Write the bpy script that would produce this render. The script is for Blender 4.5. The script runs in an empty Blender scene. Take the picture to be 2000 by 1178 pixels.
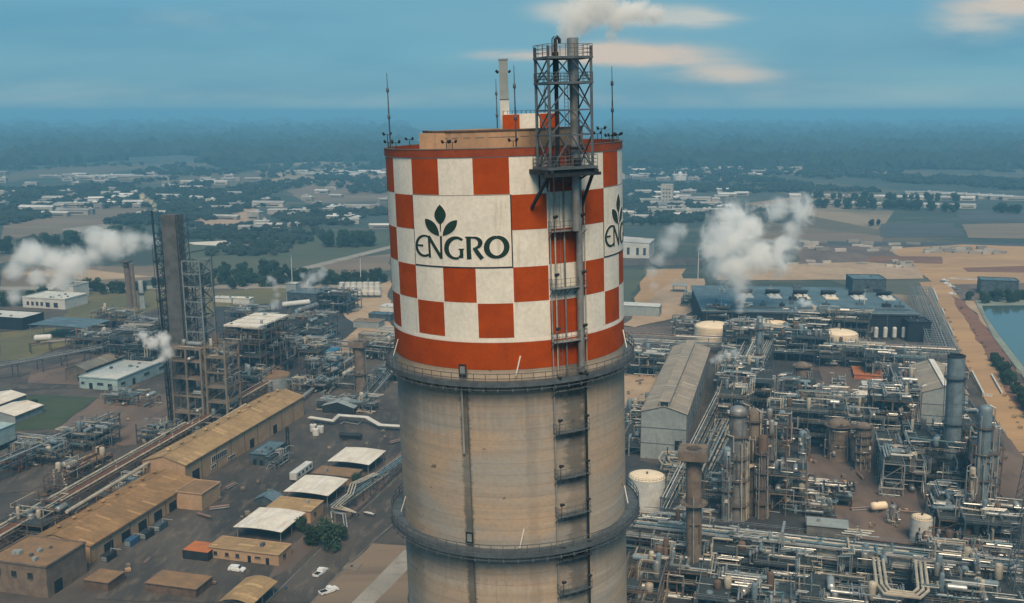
import bpy, bmesh, math, random
from mathutils import Vector, Matrix
rad = math.radians
D = bpy.data
SC = bpy.context.scene
COL = SC.collection

# ------------------------------------------------------------ camera
EYE = 124.0
PITCH = math.atan(371 / 2000)
cam = D.objects.new("camera", D.cameras.new("camera"))
COL.objects.link(cam)
cam.location = (0, 0, EYE)
cam.rotation_euler = (rad(90) - PITCH, 0, 0)
cam.data.sensor_width = 36
cam.data.lens = 36.0
cam.data.clip_start = 0.5
cam.data.clip_end = 90000
SC.camera = cam

# ------------------------------------------------------------ light
SUN_EL, SUN_AZ = rad(52), rad(176)      # azimuth clockwise from +Y (behind the viewer, to the right)
sun = D.objects.new("sun", D.lights.new("sun", "SUN"))
COL.objects.link(sun)
sun.location = (0, -50, 300)
sun.data.energy = 4.3
sun.data.angle = rad(26)
sun.data.color = (1.0, 0.76, 0.52)
_sd = Vector((math.sin(SUN_AZ) * math.cos(SUN_EL), math.cos(SUN_AZ) * math.cos(SUN_EL), math.sin(SUN_EL)))
sun.rotation_euler = _sd.to_track_quat("Z", "Y").to_euler()

SC.view_settings.view_transform = "Standard"
SC.view_settings.look = "None"
SC.view_settings.exposure = 0.0
SC.view_settings.gamma = 1.0
cy_ = SC.cycles
cy_.max_bounces = 24
cy_.diffuse_bounces = 2
cy_.glossy_bounces = 2
cy_.transmission_bounces = 2
cy_.transparent_max_bounces = 8
cy_.volume_bounces = 24
cy_.volume_step_rate = 1.0
cy_.use_denoising = True
cy_.caustics_reflective = False
cy_.caustics_refractive = False

# ------------------------------------------------------------ node helpers
class NT:
    def __init__(s, nt):
        s.nt = nt; s.n = nt.nodes; s.l = nt.links
    def new(s, t, **kw):
        n = s.n.new(t)
        for k, v in kw.items():
            setattr(n, k, v)
        return n
    def put(s, sock, v):
        if isinstance(v, bpy.types.NodeSocket):
            s.l.new(v, sock)
        else:
            sock.default_value = v
    def math(s, op, a, b=0.0, c=0.0, clamp=False):
        n = s.new("ShaderNodeMath", operation=op, use_clamp=clamp)
        s.put(n.inputs[0], a); s.put(n.inputs[1], b); s.put(n.inputs[2], c)
        return n.outputs[0]
    def smooth(s, v, a, b, lo=0.0, hi=1.0):
        n = s.new("ShaderNodeMapRange", interpolation_type="SMOOTHSTEP")
        for i, x in enumerate((v, a, b, lo, hi)):
            s.put(n.inputs[i], x)
        return n.outputs[0]
    def mix(s, f, a, b, mode="MIX"):
        n = s.new("ShaderNodeMix", data_type="RGBA", blend_type=mode)
        s.put(n.inputs[0], f)
        s.put(n.inputs[6], a if isinstance(a, bpy.types.NodeSocket) else (*a[:3], 1))
        s.put(n.inputs[7], b if isinstance(b, bpy.types.NodeSocket) else (*b[:3], 1))
        return n.outputs[2]
    def noise(s, vec, scale, detail=4, rough=0.55, dist=0.0):
        n = s.new("ShaderNodeTexNoise")
        s.put(n.inputs["Vector"], vec)
        s.put(n.inputs["Scale"], scale); s.put(n.inputs["Detail"], detail)
        s.put(n.inputs["Roughness"], rough); s.put(n.inputs["Distortion"], dist)
        return n.outputs[0]
    def mapv(s, vec, scale=(1, 1, 1), loc=(0, 0, 0), rot=(0, 0, 0)):
        n = s.new("ShaderNodeMapping")
        s.put(n.inputs[0], vec); n.inputs[1].default_value = loc
        n.inputs[2].default_value = rot; n.inputs[3].default_value = scale
        return n.outputs[0]

def pixdir(px, py):
    cx = (px - 1000) / 2000; cy = (589 - py) / 2000
    return (cx, math.cos(PITCH) + cy * math.sin(PITCH), -math.sin(PITCH) + cy * math.cos(PITCH))

def at(px, py, z=0.0):
    """where the survey sight line to a measured point meets height z"""
    d = pixdir(px, py)
    t = (z - EYE) / d[2]
    return (d[0] * t, d[1] * t)

# ------------------------------------------------------------ sky
SKY_STRENGTH = 0.115
W = D.worlds.new("World")
SC.world = W
W.use_nodes = True
w = NT(W.node_tree)
w.n.clear()
sky = w.new("ShaderNodeTexSky", sky_type="NISHITA")
sky.sun_disc = False
sky.sun_elevation = SUN_EL
sky.sun_rotation = SUN_AZ
sky.altitude = 100
sky.air_density = 1.0
sky.dust_density = 0.6
sky.ozone_density = 1.5
tc = w.new("ShaderNodeTexCoord").outputs["Generated"]
sp = w.new("ShaderNodeSeparateXYZ"); w.put(sp.inputs[0], tc)
yy = w.math("MAXIMUM", w.math("ABSOLUTE", sp.outputs[1]), 0.02)
az = w.math("DIVIDE", sp.outputs[0], yy)
el = w.math("DIVIDE", sp.outputs[2], yy)
skyc = w.mix(1.0, sky.outputs[0], (0.62, 0.94, 1.00), "MULTIPLY")
flat_sky = w.mix(w.smooth(el, 0.0, 0.075), (1.80, 3.50, 4.30), (0.98, 2.95, 4.30))   # fixed blue gradient, paler at the horizon, mixed over the sky texture's own colour
skyc = w.mix(0.85, skyc, flat_sky)
cv = w.new("ShaderNodeCombineXYZ"); w.put(cv.inputs[0], az); w.put(cv.inputs[1], el)
cn = w.noise(w.mapv(cv.outputs[0], (7, 30, 1), (3.1, 1.7, 0)), 1.0, 6, 0.55, 0.3)
cn2 = w.noise(w.mapv(cv.outputs[0], (2.2, 9, 1), (9.1, 4.7, 0)), 1.0, 4, 0.5, 0.2)
# (px, py, half width, half height, strength, warmth) of the clouds seen, measured on the photograph, then real sky bearings
CLOUDS = [(1250, 104, 125, 22, 1.5, 1.0), (1040, 108, 160, 12, 0.75, 0.8), (1290, 28, 150, 22, 0.9, 0.15), (1400, 150, 110, 16, .5, .9), (1370, 40, 60, 16, .5, .2),
          (1130, 20, 90, 24, 0.7, 0.2), (1960, 5, 110, 24, 1.0, 0.8), (1900, 55, 120, 30, 0.6, 0.4), (1420, 130, 130, 26, 0.3, 0.5),
          (330, 40, 260, 40, 0.25, 0.1), (600, 200, 800, 30, 0.25, 0.3), (1600, 190, 500, 34, 0.25, 0.5), (120, 175, 200, 26, .2, .8)]
dens = warm = None
for (px, py, hw, hh, st, wm) in CLOUDS:
    d0 = pixdir(px, py)
    a0, e0 = d0[0] / d0[1], d0[2] / d0[1]
    qa = w.math("POWER", w.math("MULTIPLY", w.math("SUBTRACT", az, a0), 2000 / hw), 2.0)
    qe = w.math("POWER", w.math("MULTIPLY", w.math("SUBTRACT", el, e0), 2000 / hh), 2.0)
    g = w.math("MULTIPLY", w.math("EXPONENT", w.math("MULTIPLY", w.math("ADD", qa, qe), -1.0)), st)
    gw = w.math("MULTIPLY", g, wm)
    dens = g if dens is None else w.math("ADD", dens, g)
    warm = gw if warm is None else w.math("ADD", warm, gw)
cl = w.smooth(w.math("MULTIPLY", dens, w.smooth(cn, 0.25, 0.7, 0.35, 1.35)), 0.06, 0.95, 0, 0.95)
wf = w.math("DIVIDE", warm, w.math("MAXIMUM", dens, 0.01))
ccol = w.mix(wf, (4.3, 4.9, 4.8), (5.6, 4.75, 4.0))
broad = w.smooth(cn2, 0.32, 0.7, 0.0, 0.5)
s1 = w.mix(broad, skyc, (1.9, 3.5, 4.1))
s1 = w.mix(w.smooth(w.noise(w.mapv(cv.outputs[0], (1.3, 7, 1), (2.1, 8.7, 0)), 1.0, 5, 0.55, 0.4), 0.45, 0.7, 0, 0.6), s1, (0.72, 2.35, 3.6))
s2 = w.mix(cl, s1, ccol)
bg = w.new("ShaderNodeBackground")
w.put(bg.inputs[0], s2); bg.inputs[1].default_value = SKY_STRENGTH
w.l.new(bg.outputs[0], w.new("ShaderNodeOutputWorld").inputs[0])

# ------------------------------------------------------------ materials
def mat(name, col, col2=None, scale=0.4, rough=0.75, metal=0.0, bump=0.0, stretch=(1, 1, 1), amount=1.0, lo=0.35, hi=0.65,
        streak=None, corr=None, perobj=0.0):
    m = D.materials.new(name)
    m.use_nodes = True
    t = NT(m.node_tree)
    b = m.node_tree.nodes["Principled BSDF"]
    pos = t.new("ShaderNodeTexCoord").outputs["Object"]
    geo = t.new("ShaderNodeNewGeometry").outputs["Position"]
    c2 = col2 or tuple(c * 0.72 for c in col)
    n1 = t.noise(t.mapv(geo, stretch), scale, 6, 0.6)
    c = t.mix(t.smooth(n1, lo, hi, 0, amount), col, c2)
    n2 = t.noise(geo, scale * 7, 3, 0.6)
    c = t.mix(t.smooth(n2, 0.3, 0.75, 0, 0.35), c, tuple(x * 0.6 for x in c2))
    if streak:      # vertical run marks of rust or dirt
        n3 = t.noise(t.mapv(geo, (1.4, 1.4, 0.09)), streak[1], 4, 0.6)
        c = t.mix(t.smooth(n3, 0.55, 0.78, 0, streak[2]), c, streak[0])
    if perobj:
        oi = t.new("ShaderNodeObjectInfo").outputs["Random"]
        hsv = t.new("ShaderNodeHueSaturation")
        t.put(hsv.inputs["Value"], t.smooth(oi, 0, 1, 1 - perobj, 1 + perobj))
        t.put(hsv.inputs["Hue"], t.math("ADD", t.math("MULTIPLY", t.math("FRACT", t.math("MULTIPLY", oi, 7.31)), 0.04), 0.48))
        t.put(hsv.inputs["Color"], c)
        c = hsv.outputs[0]
    t.put(b.inputs["Base Color"], c)
    b.inputs["Roughness"].default_value = rough
    b.inputs["Metallic"].default_value = metal
    b.inputs["Specular IOR Level"].default_value = 0.5 if rough < 0.45 else 0.15
    h = None
    if bump:
        h = t.math("MULTIPLY", n2, bump)
    if corr:        # corrugated sheet: ribs along a direction
        ang, pitch = corr
        wv = t.new("ShaderNodeTexWave", wave_type="BANDS", bands_direction="X")
        t.put(wv.inputs["Vector"], t.mapv(geo, rot=(0, 0, -ang))); wv.inputs["Scale"].default_value = 0.314 / pitch
        hh = t.math("MULTIPLY", wv.outputs["Fac"], 0.06)
        h = hh if h is None else t.math("ADD", h, hh)
        # sheets laid in courses, each weathered a little differently, with rust at the laps
        rs_ = t.mapv(geo, rot=(0, 0, -ang)); sr = t.new("ShaderNodeSeparateXYZ"); t.put(sr.inputs[0], rs_)
        fu = t.math("MULTIPLY", sr.outputs[0], 1 / 1.1); fv = t.math("MULTIPLY", sr.outputs[1], 1 / 5.2)
        cb = t.new("ShaderNodeCombineXYZ"); t.put(cb.inputs[0], t.math("FLOOR", fu)); t.put(cb.inputs[1], t.math("FLOOR", fv))
        wn_ = t.new("ShaderNodeTexWhiteNoise", noise_dimensions="2D"); t.put(wn_.inputs["Vector"], cb.outputs[0])
        c = t.mix(t.smooth(wn_.outputs["Value"], 0.0, 1.0, 0.0, 0.30), c, tuple(x * 0.55 for x in c2))
        c = t.mix(t.smooth(wn_.outputs["Value"], 0.93, 0.95, 0.0, 0.5), c, tuple(min(0.8, x * 1.5) for x in col))
        lap = t.math("FRACT", fv)
        c = t.mix(t.math("MULTIPLY", t.smooth(lap, 0.05, 0.0), 0.5), c, tuple(x * 0.4 for x in c2))
        rr_ = t.noise(t.mapv(rs_, (0.9, 0.16, 1)), 1.0, 5, 0.65)
        c = t.mix(t.smooth(rr_, 0.52, 0.72, 0, 0.6), c, (c2[0] * 0.7, c2[1] * 0.5, c2[2] * 0.4))
        t.put(b.inputs["Base Color"], t.mix(t.smooth(wv.outputs["Fac"], 0.0, 0.35, 0.28, 0), c, tuple(x * 0.5 for x in col)))
    if h is not None:
        bp = t.new("ShaderNodeBump"); bp.inputs["Distance"].default_value = 1.0
        bp.inputs["Strength"].default_value = 0.6
        t.put(bp.inputs["Height"], h); t.l.new(bp.outputs[0], b.inputs["Normal"])
    return m

AX = rad(75)                     # the plant grid runs along this bearing
UX, UY = math.cos(AX), math.sin(AX)
VX, VY = math.sin(AX), -math.cos(AX)
def gp(o, u, v):
    """a point u metres along the grid's deep axis and v metres across it from o"""
    return (o[0] + UX * u + VX * v, o[1] + UY * u + VY * v)

M = {}
M["red"] = mat("red paint", (0.40, 0.062, 0.003), (0.32, 0.047, 0.003), 0.5, 0.6, streak=((0.22, 0.045, 0.015), 1.3, 0.6))
M["white_paint"] = mat("cream white paint", (0.76, 0.72, 0.63), (0.68, 0.65, 0.57), 0.35, 0.6, streak=((0.42, 0.36, 0.28), 1.3, 0.5))
M["line"] = mat("white outline paint", (0.82, 0.74, 0.66), (0.74, 0.66, 0.58), 0.5, 0.6)
M["green"] = mat("dark green lettering", (0.018, 0.045, 0.034), (0.014, 0.034, 0.028), 0.8, 0.5)
M["rim"] = mat("brown red rim", (0.30, 0.065, 0.025), (0.22, 0.05, 0.022), 0.6, 0.7)
M["tan_wall"] = mat("tan render", (0.47, 0.31, 0.19), (0.38, 0.255, 0.16), 0.3, 0.85, streak=((0.18, 0.13, 0.09), 1.0, 0.5))
M["steel"] = mat("grey steel", (0.13, 0.16, 0.18), (0.09, 0.11, 0.13), 0.8, 0.55, 0.3)
M["steel_blue"] = mat("blue grey steel", (0.095, 0.13, 0.15), (0.05, 0.072, 0.088), 0.5, 0.6, 0.2)
M["steel_light"] = mat("galvanised steel", (0.34, 0.38, 0.39), (0.24, 0.27, 0.28), 0.6, 0.5, 0.4)
M["steel_brown"] = mat("rusty brown steel", (0.17, 0.115, 0.085), (0.10, 0.075, 0.062), 0.5, 0.8)
M["steel_dark"] = mat("dark steel", (0.035, 0.045, 0.055), (0.025, 0.03, 0.036), 0.5, 0.6, 0.2)
M["grating"] = mat("steel grating deck", (0.06, 0.072, 0.075), (0.032, 0.04, 0.044), 2.0, 0.8)
M["pipe_silver"] = mat("silver clad pipe", (0.55, 0.55, 0.52), (0.38, 0.39, 0.38), 0.5, 0.42, 0.55)
M["pipe_tan"] = mat("cream pipe", (0.52, 0.46, 0.36), (0.36, 0.32, 0.26), 0.4, 0.6, 0.1)
M["pipe_teal"] = mat("teal grey pipe", (0.15, 0.24, 0.27), (0.10, 0.16, 0.19), 0.4, 0.5, 0.2)
M["pipe_rust"] = mat("rust red pipe", (0.22, 0.09, 0.055), (0.13, 0.07, 0.05), 0.5, 0.8)
M["clad"] = mat("aluminium vessel cladding", (0.33, 0.33, 0.32), (0.20, 0.20, 0.195), 0.35, 0.5, 0.45, streak=((0.16, 0.12, 0.09), 1.0, 0.7))
M["clad_blue"] = mat("blue grey vessel paint", (0.20, 0.265, 0.30), (0.13, 0.18, 0.21), 0.3, 0.55, 0.1, streak=((0.12, 0.11, 0.10), 1.0, 0.5))
M["concrete"] = mat("weathered concrete", (0.185, 0.18, 0.17), (0.115, 0.112, 0.108), 0.25, 0.9, bump=0.02, streak=((0.11, 0.10, 0.09), 0.8, 0.6))
M["slab"] = mat("dark grey slab concrete", (0.125, 0.13, 0.135), (0.075, 0.08, 0.085), 0.25, 0.9, streak=((0.05, 0.05, 0.05), 0.8, 0.6))
M["concrete_tan"] = mat("tan concrete", (0.235, 0.195, 0.15), (0.15, 0.13, 0.11), 0.25, 0.9, streak=((0.13, 0.10, 0.08), 0.8, 0.6))
M["concrete_brown"] = mat("brown concrete", (0.22, 0.17, 0.13), (0.15, 0.12, 0.10), 0.4, 0.9, streak=((0.08, 0.06, 0.05), 0.9, 0.6))
M["roof_tan"] = mat("ochre dusty roof sheet", (0.43, 0.29, 0.145), (0.31, 0.21, 0.115), 0.10, 0.8, corr=(AX, 0.55), streak=None)
M["roof_tan2"] = mat("orange dusty roof sheet", (0.36, 0.215, 0.10), (0.24, 0.15, 0.078), 0.12, 0.85, corr=(AX, 0.55))
M["roof_grey"] = mat("sandy grey roof sheet", (0.38, 0.32, 0.25), (0.28, 0.25, 0.21), 0.10, 0.7, corr=(AX, 0.7))
M["roof_white"] = mat("white roof sheet", (0.80, 0.74, 0.64), (0.70, 0.65, 0.57), 0.2, 0.6, corr=(AX + rad(90), 0.6))
M["roof_blue"] = mat("slate blue roof", (0.13, 0.20, 0.24), (0.09, 0.145, 0.18), 0.08, 0.7, corr=(AX, 1.4))
M["roof_far"] = mat("far white roof", (0.52, 0.51, 0.49), (0.30, 0.29, 0.27), 0.02, 0.7, perobj=0.35)
M["roof_brown"] = mat("brown roof", (0.27, 0.165, 0.09), (0.20, 0.13, 0.08), 0.3, 0.85)
M["wall_grey"] = mat("grey sheet wall", (0.30, 0.34, 0.34), (0.23, 0.27, 0.28), 0.12, 0.75, streak=((0.14, 0.13, 0.12), 0.9, 0.5))
M["wall_white"] = mat("white wall", (0.60, 0.60, 0.56), (0.48, 0.49, 0.47), 0.2, 0.8, streak=((0.3, 0.27, 0.22), 0.9, 0.4))
M["wall_teal"] = mat("pale teal wall", (0.36, 0.48, 0.48), (0.27, 0.38, 0.39), 0.2, 0.75, streak=((0.2, 0.2, 0.18), 0.9, 0.4))
M["wall_far"] = mat("far wall", (0.42, 0.38, 0.33), (0.28, 0.27, 0.25), 0.03, 0.85, perobj=0.3)
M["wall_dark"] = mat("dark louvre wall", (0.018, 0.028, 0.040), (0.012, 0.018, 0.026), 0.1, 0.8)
M["glass"] = mat("dark window glass", (0.02, 0.03, 0.04), (0.03, 0.04, 0.05), 0.5, 0.15)
M["tank_white"] = mat("white tank paint", (0.62, 0.62, 0.58), (0.50, 0.51, 0.49), 0.25, 0.55, streak=((0.3, 0.25, 0.2), 1.0, 0.4))
M["tank_cream"] = mat("cream tank roof", (0.84, 0.70, 0.50), (0.74, 0.60, 0.43), 0.3, 0.55)
M["tank_blue"] = mat("bright blue tank paint", (0.055, 0.20, 0.34), (0.045, 0.155, 0.27), 0.3, 0.5)
M["orange"] = mat("faded orange sheet", (0.48, 0.16, 0.055), (0.36, 0.13, 0.06), 0.3, 0.8)
M["car_white"] = mat("white car paint", (0.75, 0.76, 0.76), (0.68, 0.69, 0.7), 1.0, 0.3)
M["car_grey"] = mat("grey car paint", (0.2, 0.22, 0.24), (0.15, 0.17, 0.19), 1.0, 0.3)
M["tyre"] = mat("tyre rubber", (0.02, 0.02, 0.02), (0.03, 0.03, 0.03), 1.0, 0.9)
M["bark"] = mat("bark", (0.09, 0.065, 0.045), (0.06, 0.045, 0.033), 2.0, 0.9)
M["leaf"] = mat("dusty dark green leaves", (0.040, 0.072, 0.040), (0.020, 0.042, 0.028), 0.25, 0.8, perobj=0.25)
M["leaf_far"] = mat("far woodland foliage", (0.032, 0.046, 0.036), (0.016, 0.027, 0.024), 0.02, 0.9)
M["shrub"] = mat("dry brown shrub", (0.10, 0.085, 0.04), (0.05, 0.05, 0.028), 0.5, 0.9)
M["duct_paint"] = mat("blue grey duct paint", (0.16, 0.19, 0.21), (0.11, 0.135, 0.155), 0.4, 0.7, streak=((0.08, 0.07, 0.06), 1.0, 0.6))
M["drum"] = mat("blue drum", (0.05, 0.12, 0.22), None, 1, 0.5)

# ------------------------------------------------------------ mesh helpers
class MB:
    def __init__(s):
        s.v = []; s.f = []
    def add(s, vs, fs):
        b = len(s.v)
        s.v += [tuple(p) for p in vs]
        s.f += [tuple(b + i for i in f) for f in fs]
        return s
    def box(s, x, y, z0, z1, sx, sy, rz=0.0):
        c, n = math.cos(rz), math.sin(rz)
        vs = []
        for z in (z0, z1):
            for (dx, dy) in ((-1, -1), (1, -1), (1, 1), (-1, 1)):
                a, b = dx * sx / 2, dy * sy / 2
                vs.append((x + a * c - b * n, y + a * n + b * c, z))
        return s.add(vs, [(3, 2, 1, 0), (4, 5, 6, 7), (0, 1, 5, 4), (1, 2, 6, 5), (2, 3, 7, 6), (3, 0, 4, 7)])
    def beam(s, p, q, wd, h=None):
        h = h or wd
        p, q = Vector(p), Vector(q)
        d = (q - p)
        if d.length < 1e-6: return s
        d.normalize()
        up = Vector((0, 0, 1)) if abs(d.z) < 0.95 else Vector((UX, UY, 0))
        a = d.cross(up).normalized(); b = a.cross(d)
        vs = []
        for o in (p, q):
            for (i, j) in ((-1, -1), (1, -1), (1, 1), (-1, 1)):
                vs.append(o + a * (i * wd / 2) + b * (j * h / 2))
        return s.add(vs, [(3, 2, 1, 0), (4, 5, 6, 7), (0, 1, 5, 4), (1, 2, 6, 5), (2, 3, 7, 6), (3, 0, 4, 7)])
    def cyl(s, p, q, r, n=8, r2=None, caps=True):
        r2 = r if r2 is None else r2
        p, q = Vector(p), Vector(q)
        d = (q - p)
        if d.length < 1e-6: return s
        d.normalize()
        up = Vector((0, 0, 1)) if abs(d.z) < 0.95 else Vector((0, -1, 0))
        a = d.cross(up).normalized(); b = a.cross(d)
        vs = []
        for o, rr in ((p, r), (q, r2)):
            for k in range(n):
                t = 2 * math.pi * k / n
                vs.append(o + a * (rr * math.cos(t)) + b * (rr * math.sin(t)))
        fs = [(k, (k + 1) % n, n + (k + 1) % n, n + k) for k in range(n)]
        if caps:
            fs += [tuple(range(n - 1, -1, -1)), tuple(range(n, 2 * n))]
        return s.add(vs, fs)
    def tube(s, pts, r, n=6):
        pts = [Vector(p) for p in pts]
        m = len(pts)
        vs = []; fs = []
        pa = None
        for i, p in enumerate(pts):
            d0 = (pts[i] - pts[i - 1]).normalized() if i else None
            d1 = (pts[i + 1] - pts[i]).normalized() if i < m - 1 else None
            t = d0 + d1 if (d0 and d1) else (d0 or d1)
            if t.length < 1e-5: t = d0
            t.normalize()
            if pa is None:
                up = Vector((0, 0, 1)) if abs(t.z) < 0.9 else Vector((1, 0, 0))
                a = t.cross(up).normalized()
            else:
                a = (pa - t * pa.dot(t))
                if a.length < 1e-5: a = t.orthogonal()
                a.normalize()
            pa = a
            b = t.cross(a)
            for k in range(n):
                g = 2 * math.pi * k / n
                vs.append(p + a * (r * math.cos(g)) + b * (r * math.sin(g)))
        for i in range(m - 1):
            for k in range(n):
                fs.append((i * n + k, i * n + (k + 1) % n, (i + 1) * n + (k + 1) % n, (i + 1) * n + k))
        fs += [tuple(range(n - 1, -1, -1)), tuple(range((m - 1) * n, m * n))]
        return s.add(vs, fs)
    def prism(s, poly, z0, z1):
        n = len(poly)
        vs = [(x, y, z0) for x, y in poly] + [(x, y, z1) for x, y in poly]
        fs = [tuple(range(n - 1, -1, -1)), tuple(range(n, 2 * n))] + [(k, (k + 1) % n, n + (k + 1) % n, n + k) for k in range(n)]
        return s.add(vs, fs)
    def ring(s, cx, cy, ri, ro, z0, z1, n=64, a0=0.0, a1=2 * math.pi):
        full = abs(a1 - a0 - 2 * math.pi) < 1e-6
        m = n if full else n + 1
        vs = []
        for k in range(m):
            t = a0 + (a1 - a0) * k / n
            c, q = math.sin(t), -math.cos(t)
            vs += [(cx + ri * c, cy + ri * q, z0), (cx + ro * c, cy + ro * q, z0), (cx + ro * c, cy + ro * q, z1), (cx + ri * c, cy + ri * q, z1)]
        fs = []
        for k in range(n):
            a = k * 4; b = ((k + 1) % m) * 4
            for j in range(4):
                fs.append((a + j, b + j, b + (j + 1) % 4, a + (j + 1) % 4))
        if not full:
            fs += [(3, 2, 1, 0), (4 * n, 4 * n + 1, 4 * n + 2, 4 * n + 3)]
        return s.add(vs, fs)
    def lathe(s, cx, cy, prof, n=24):
        """profile of (r, z) pairs turned round a vertical axis"""
        vs = []
        for r, z in prof:
            for k in range(n):
                t = 2 * math.pi * k / n
                vs.append((cx + r * math.sin(t), cy - r * math.cos(t), z))
        fs = []
        for i in range(len(prof) - 1):
            for k in range(n):
                fs.append((i * n + k, i * n + (k + 1) % n, (i + 1) * n + (k + 1) % n, (i + 1) * n + k))
        fs += [tuple(range(n - 1, -1, -1)), tuple(range((len(prof) - 1) * n, len(prof) * n))]
        return s.add(vs, fs)
    def dome(s, cx, cy, r, z, h, n=24, k=5):
        return s.lathe(cx, cy, [(r * math.cos(math.pi / 2 * i / k) + 0.01, z + h * math.sin(math.pi / 2 * i / k)) for i in range(k + 1)], n)
    def capsule(s, p, q, r, n=12):
        p, q = Vector(p), Vector(q)
        d = (q - p).normalized()
        for (o, e, sg) in ((p, q, 1),):
            prof = [(-0.45 * r, 0.35 * r), (-0.3 * r, 0.72 * r), (0, r)]
        pts = [(p + d * a, b) for a, b in prof] + [(q - d * a, b) for a, b in reversed(prof)]
        up = Vector((0, 0, 1)) if abs(d.z) < 0.95 else Vector((0, -1, 0))
        a = d.cross(up).normalized(); b = a.cross(d)
        vs = []
        for o, rr in pts:
            for k in range(n):
                t = 2 * math.pi * k / n
                vs.append(o + a * (rr * math.cos(t)) + b * (rr * math.sin(t)))
        m = len(pts)
        fs = [(i * n + k, i * n + (k + 1) % n, (i + 1) * n + (k + 1) % n, (i + 1) * n + k) for i in range(m - 1) for k in range(n)]
        fs += [tuple(range(n - 1, -1, -1)), tuple(range((m - 1) * n, m * n))]
        return s.add(vs, fs)
    def rail(s, pts, h=1.05, sp=1.6, t=0.05, rails=(1.0, 0.55)):
        """a guard rail: posts and rails along a path"""
        pts = [Vector(p) for p in pts]
        for i in range(len(pts) - 1):
            a, b = pts[i], pts[i + 1]
            L = (b - a).length
            k = max(1, round(L / sp))
            for j in range(k + (1 if i == len(pts) - 2 else 0)):
                c = a.lerp(b, j / k)
                s.beam(c, c + Vector((0, 0, h)), t)
            for f in rails:
                s.beam(a + Vector((0, 0, h * f)), b + Vector((0, 0, h * f)), t)
        return s
    def build(s, name, m, parent=None, smooth=False):
        me = D.meshes.new(name)
        off = Vector((0, 0, 0))
        p = parent
        while p is not None:
            off = off + Vector(p.location); p = p.parent
        me.from_pydata([(x - off.x, y - off.y, z - off.z) for x, y, z in s.v], [], s.f)
        me.validate()
        if smooth:
            me.shade_smooth(); me.set_sharp_from_angle(angle=rad(38))
        ms = m if isinstance(m, (list, tuple)) else [m]
        for x in ms:
            me.materials.append(M[x] if isinstance(x, str) else x)
        o = D.objects.new(name, me)
        COL.objects.link(o)
        if parent is not None: o.parent = parent
        return o

def tag(o, label=None, cat=None, group=None, kind=None):
    for k, v in (("label", label), ("category", cat), ("group", group), ("kind", kind)):
        if v: o[k] = v
    return o
def thing(name, label, cat, loc=(0, 0, 0), group=None):
    o = D.objects.new(name, None)
    o.empty_display_size = 0.5
    COL.objects.link(o)
    o.location = (loc[0], loc[1], loc[2] if len(loc) > 2 else 0)
    return tag(o, label, cat, group)
def struct(name, mb, m):
    return tag(mb.build(name, m), kind="structure")
def copy_tree(o, parent=None):
    c = o.copy(); COL.objects.link(c)
    if parent is not None: c.parent = parent
    for ch in list(o.children): copy_tree(ch, c)
    return c
LEAN = rad(-1.8)
# ============================================================ the big tower
TX, TY, TR = 2.8, 116.2, 13.2
ROWS = [119.62, 115.86, 112.2, 108.5, 104.8, 101.1]
NC = 22
CW = 2 * math.pi / NC
C0 = rad(2.9)

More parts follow.
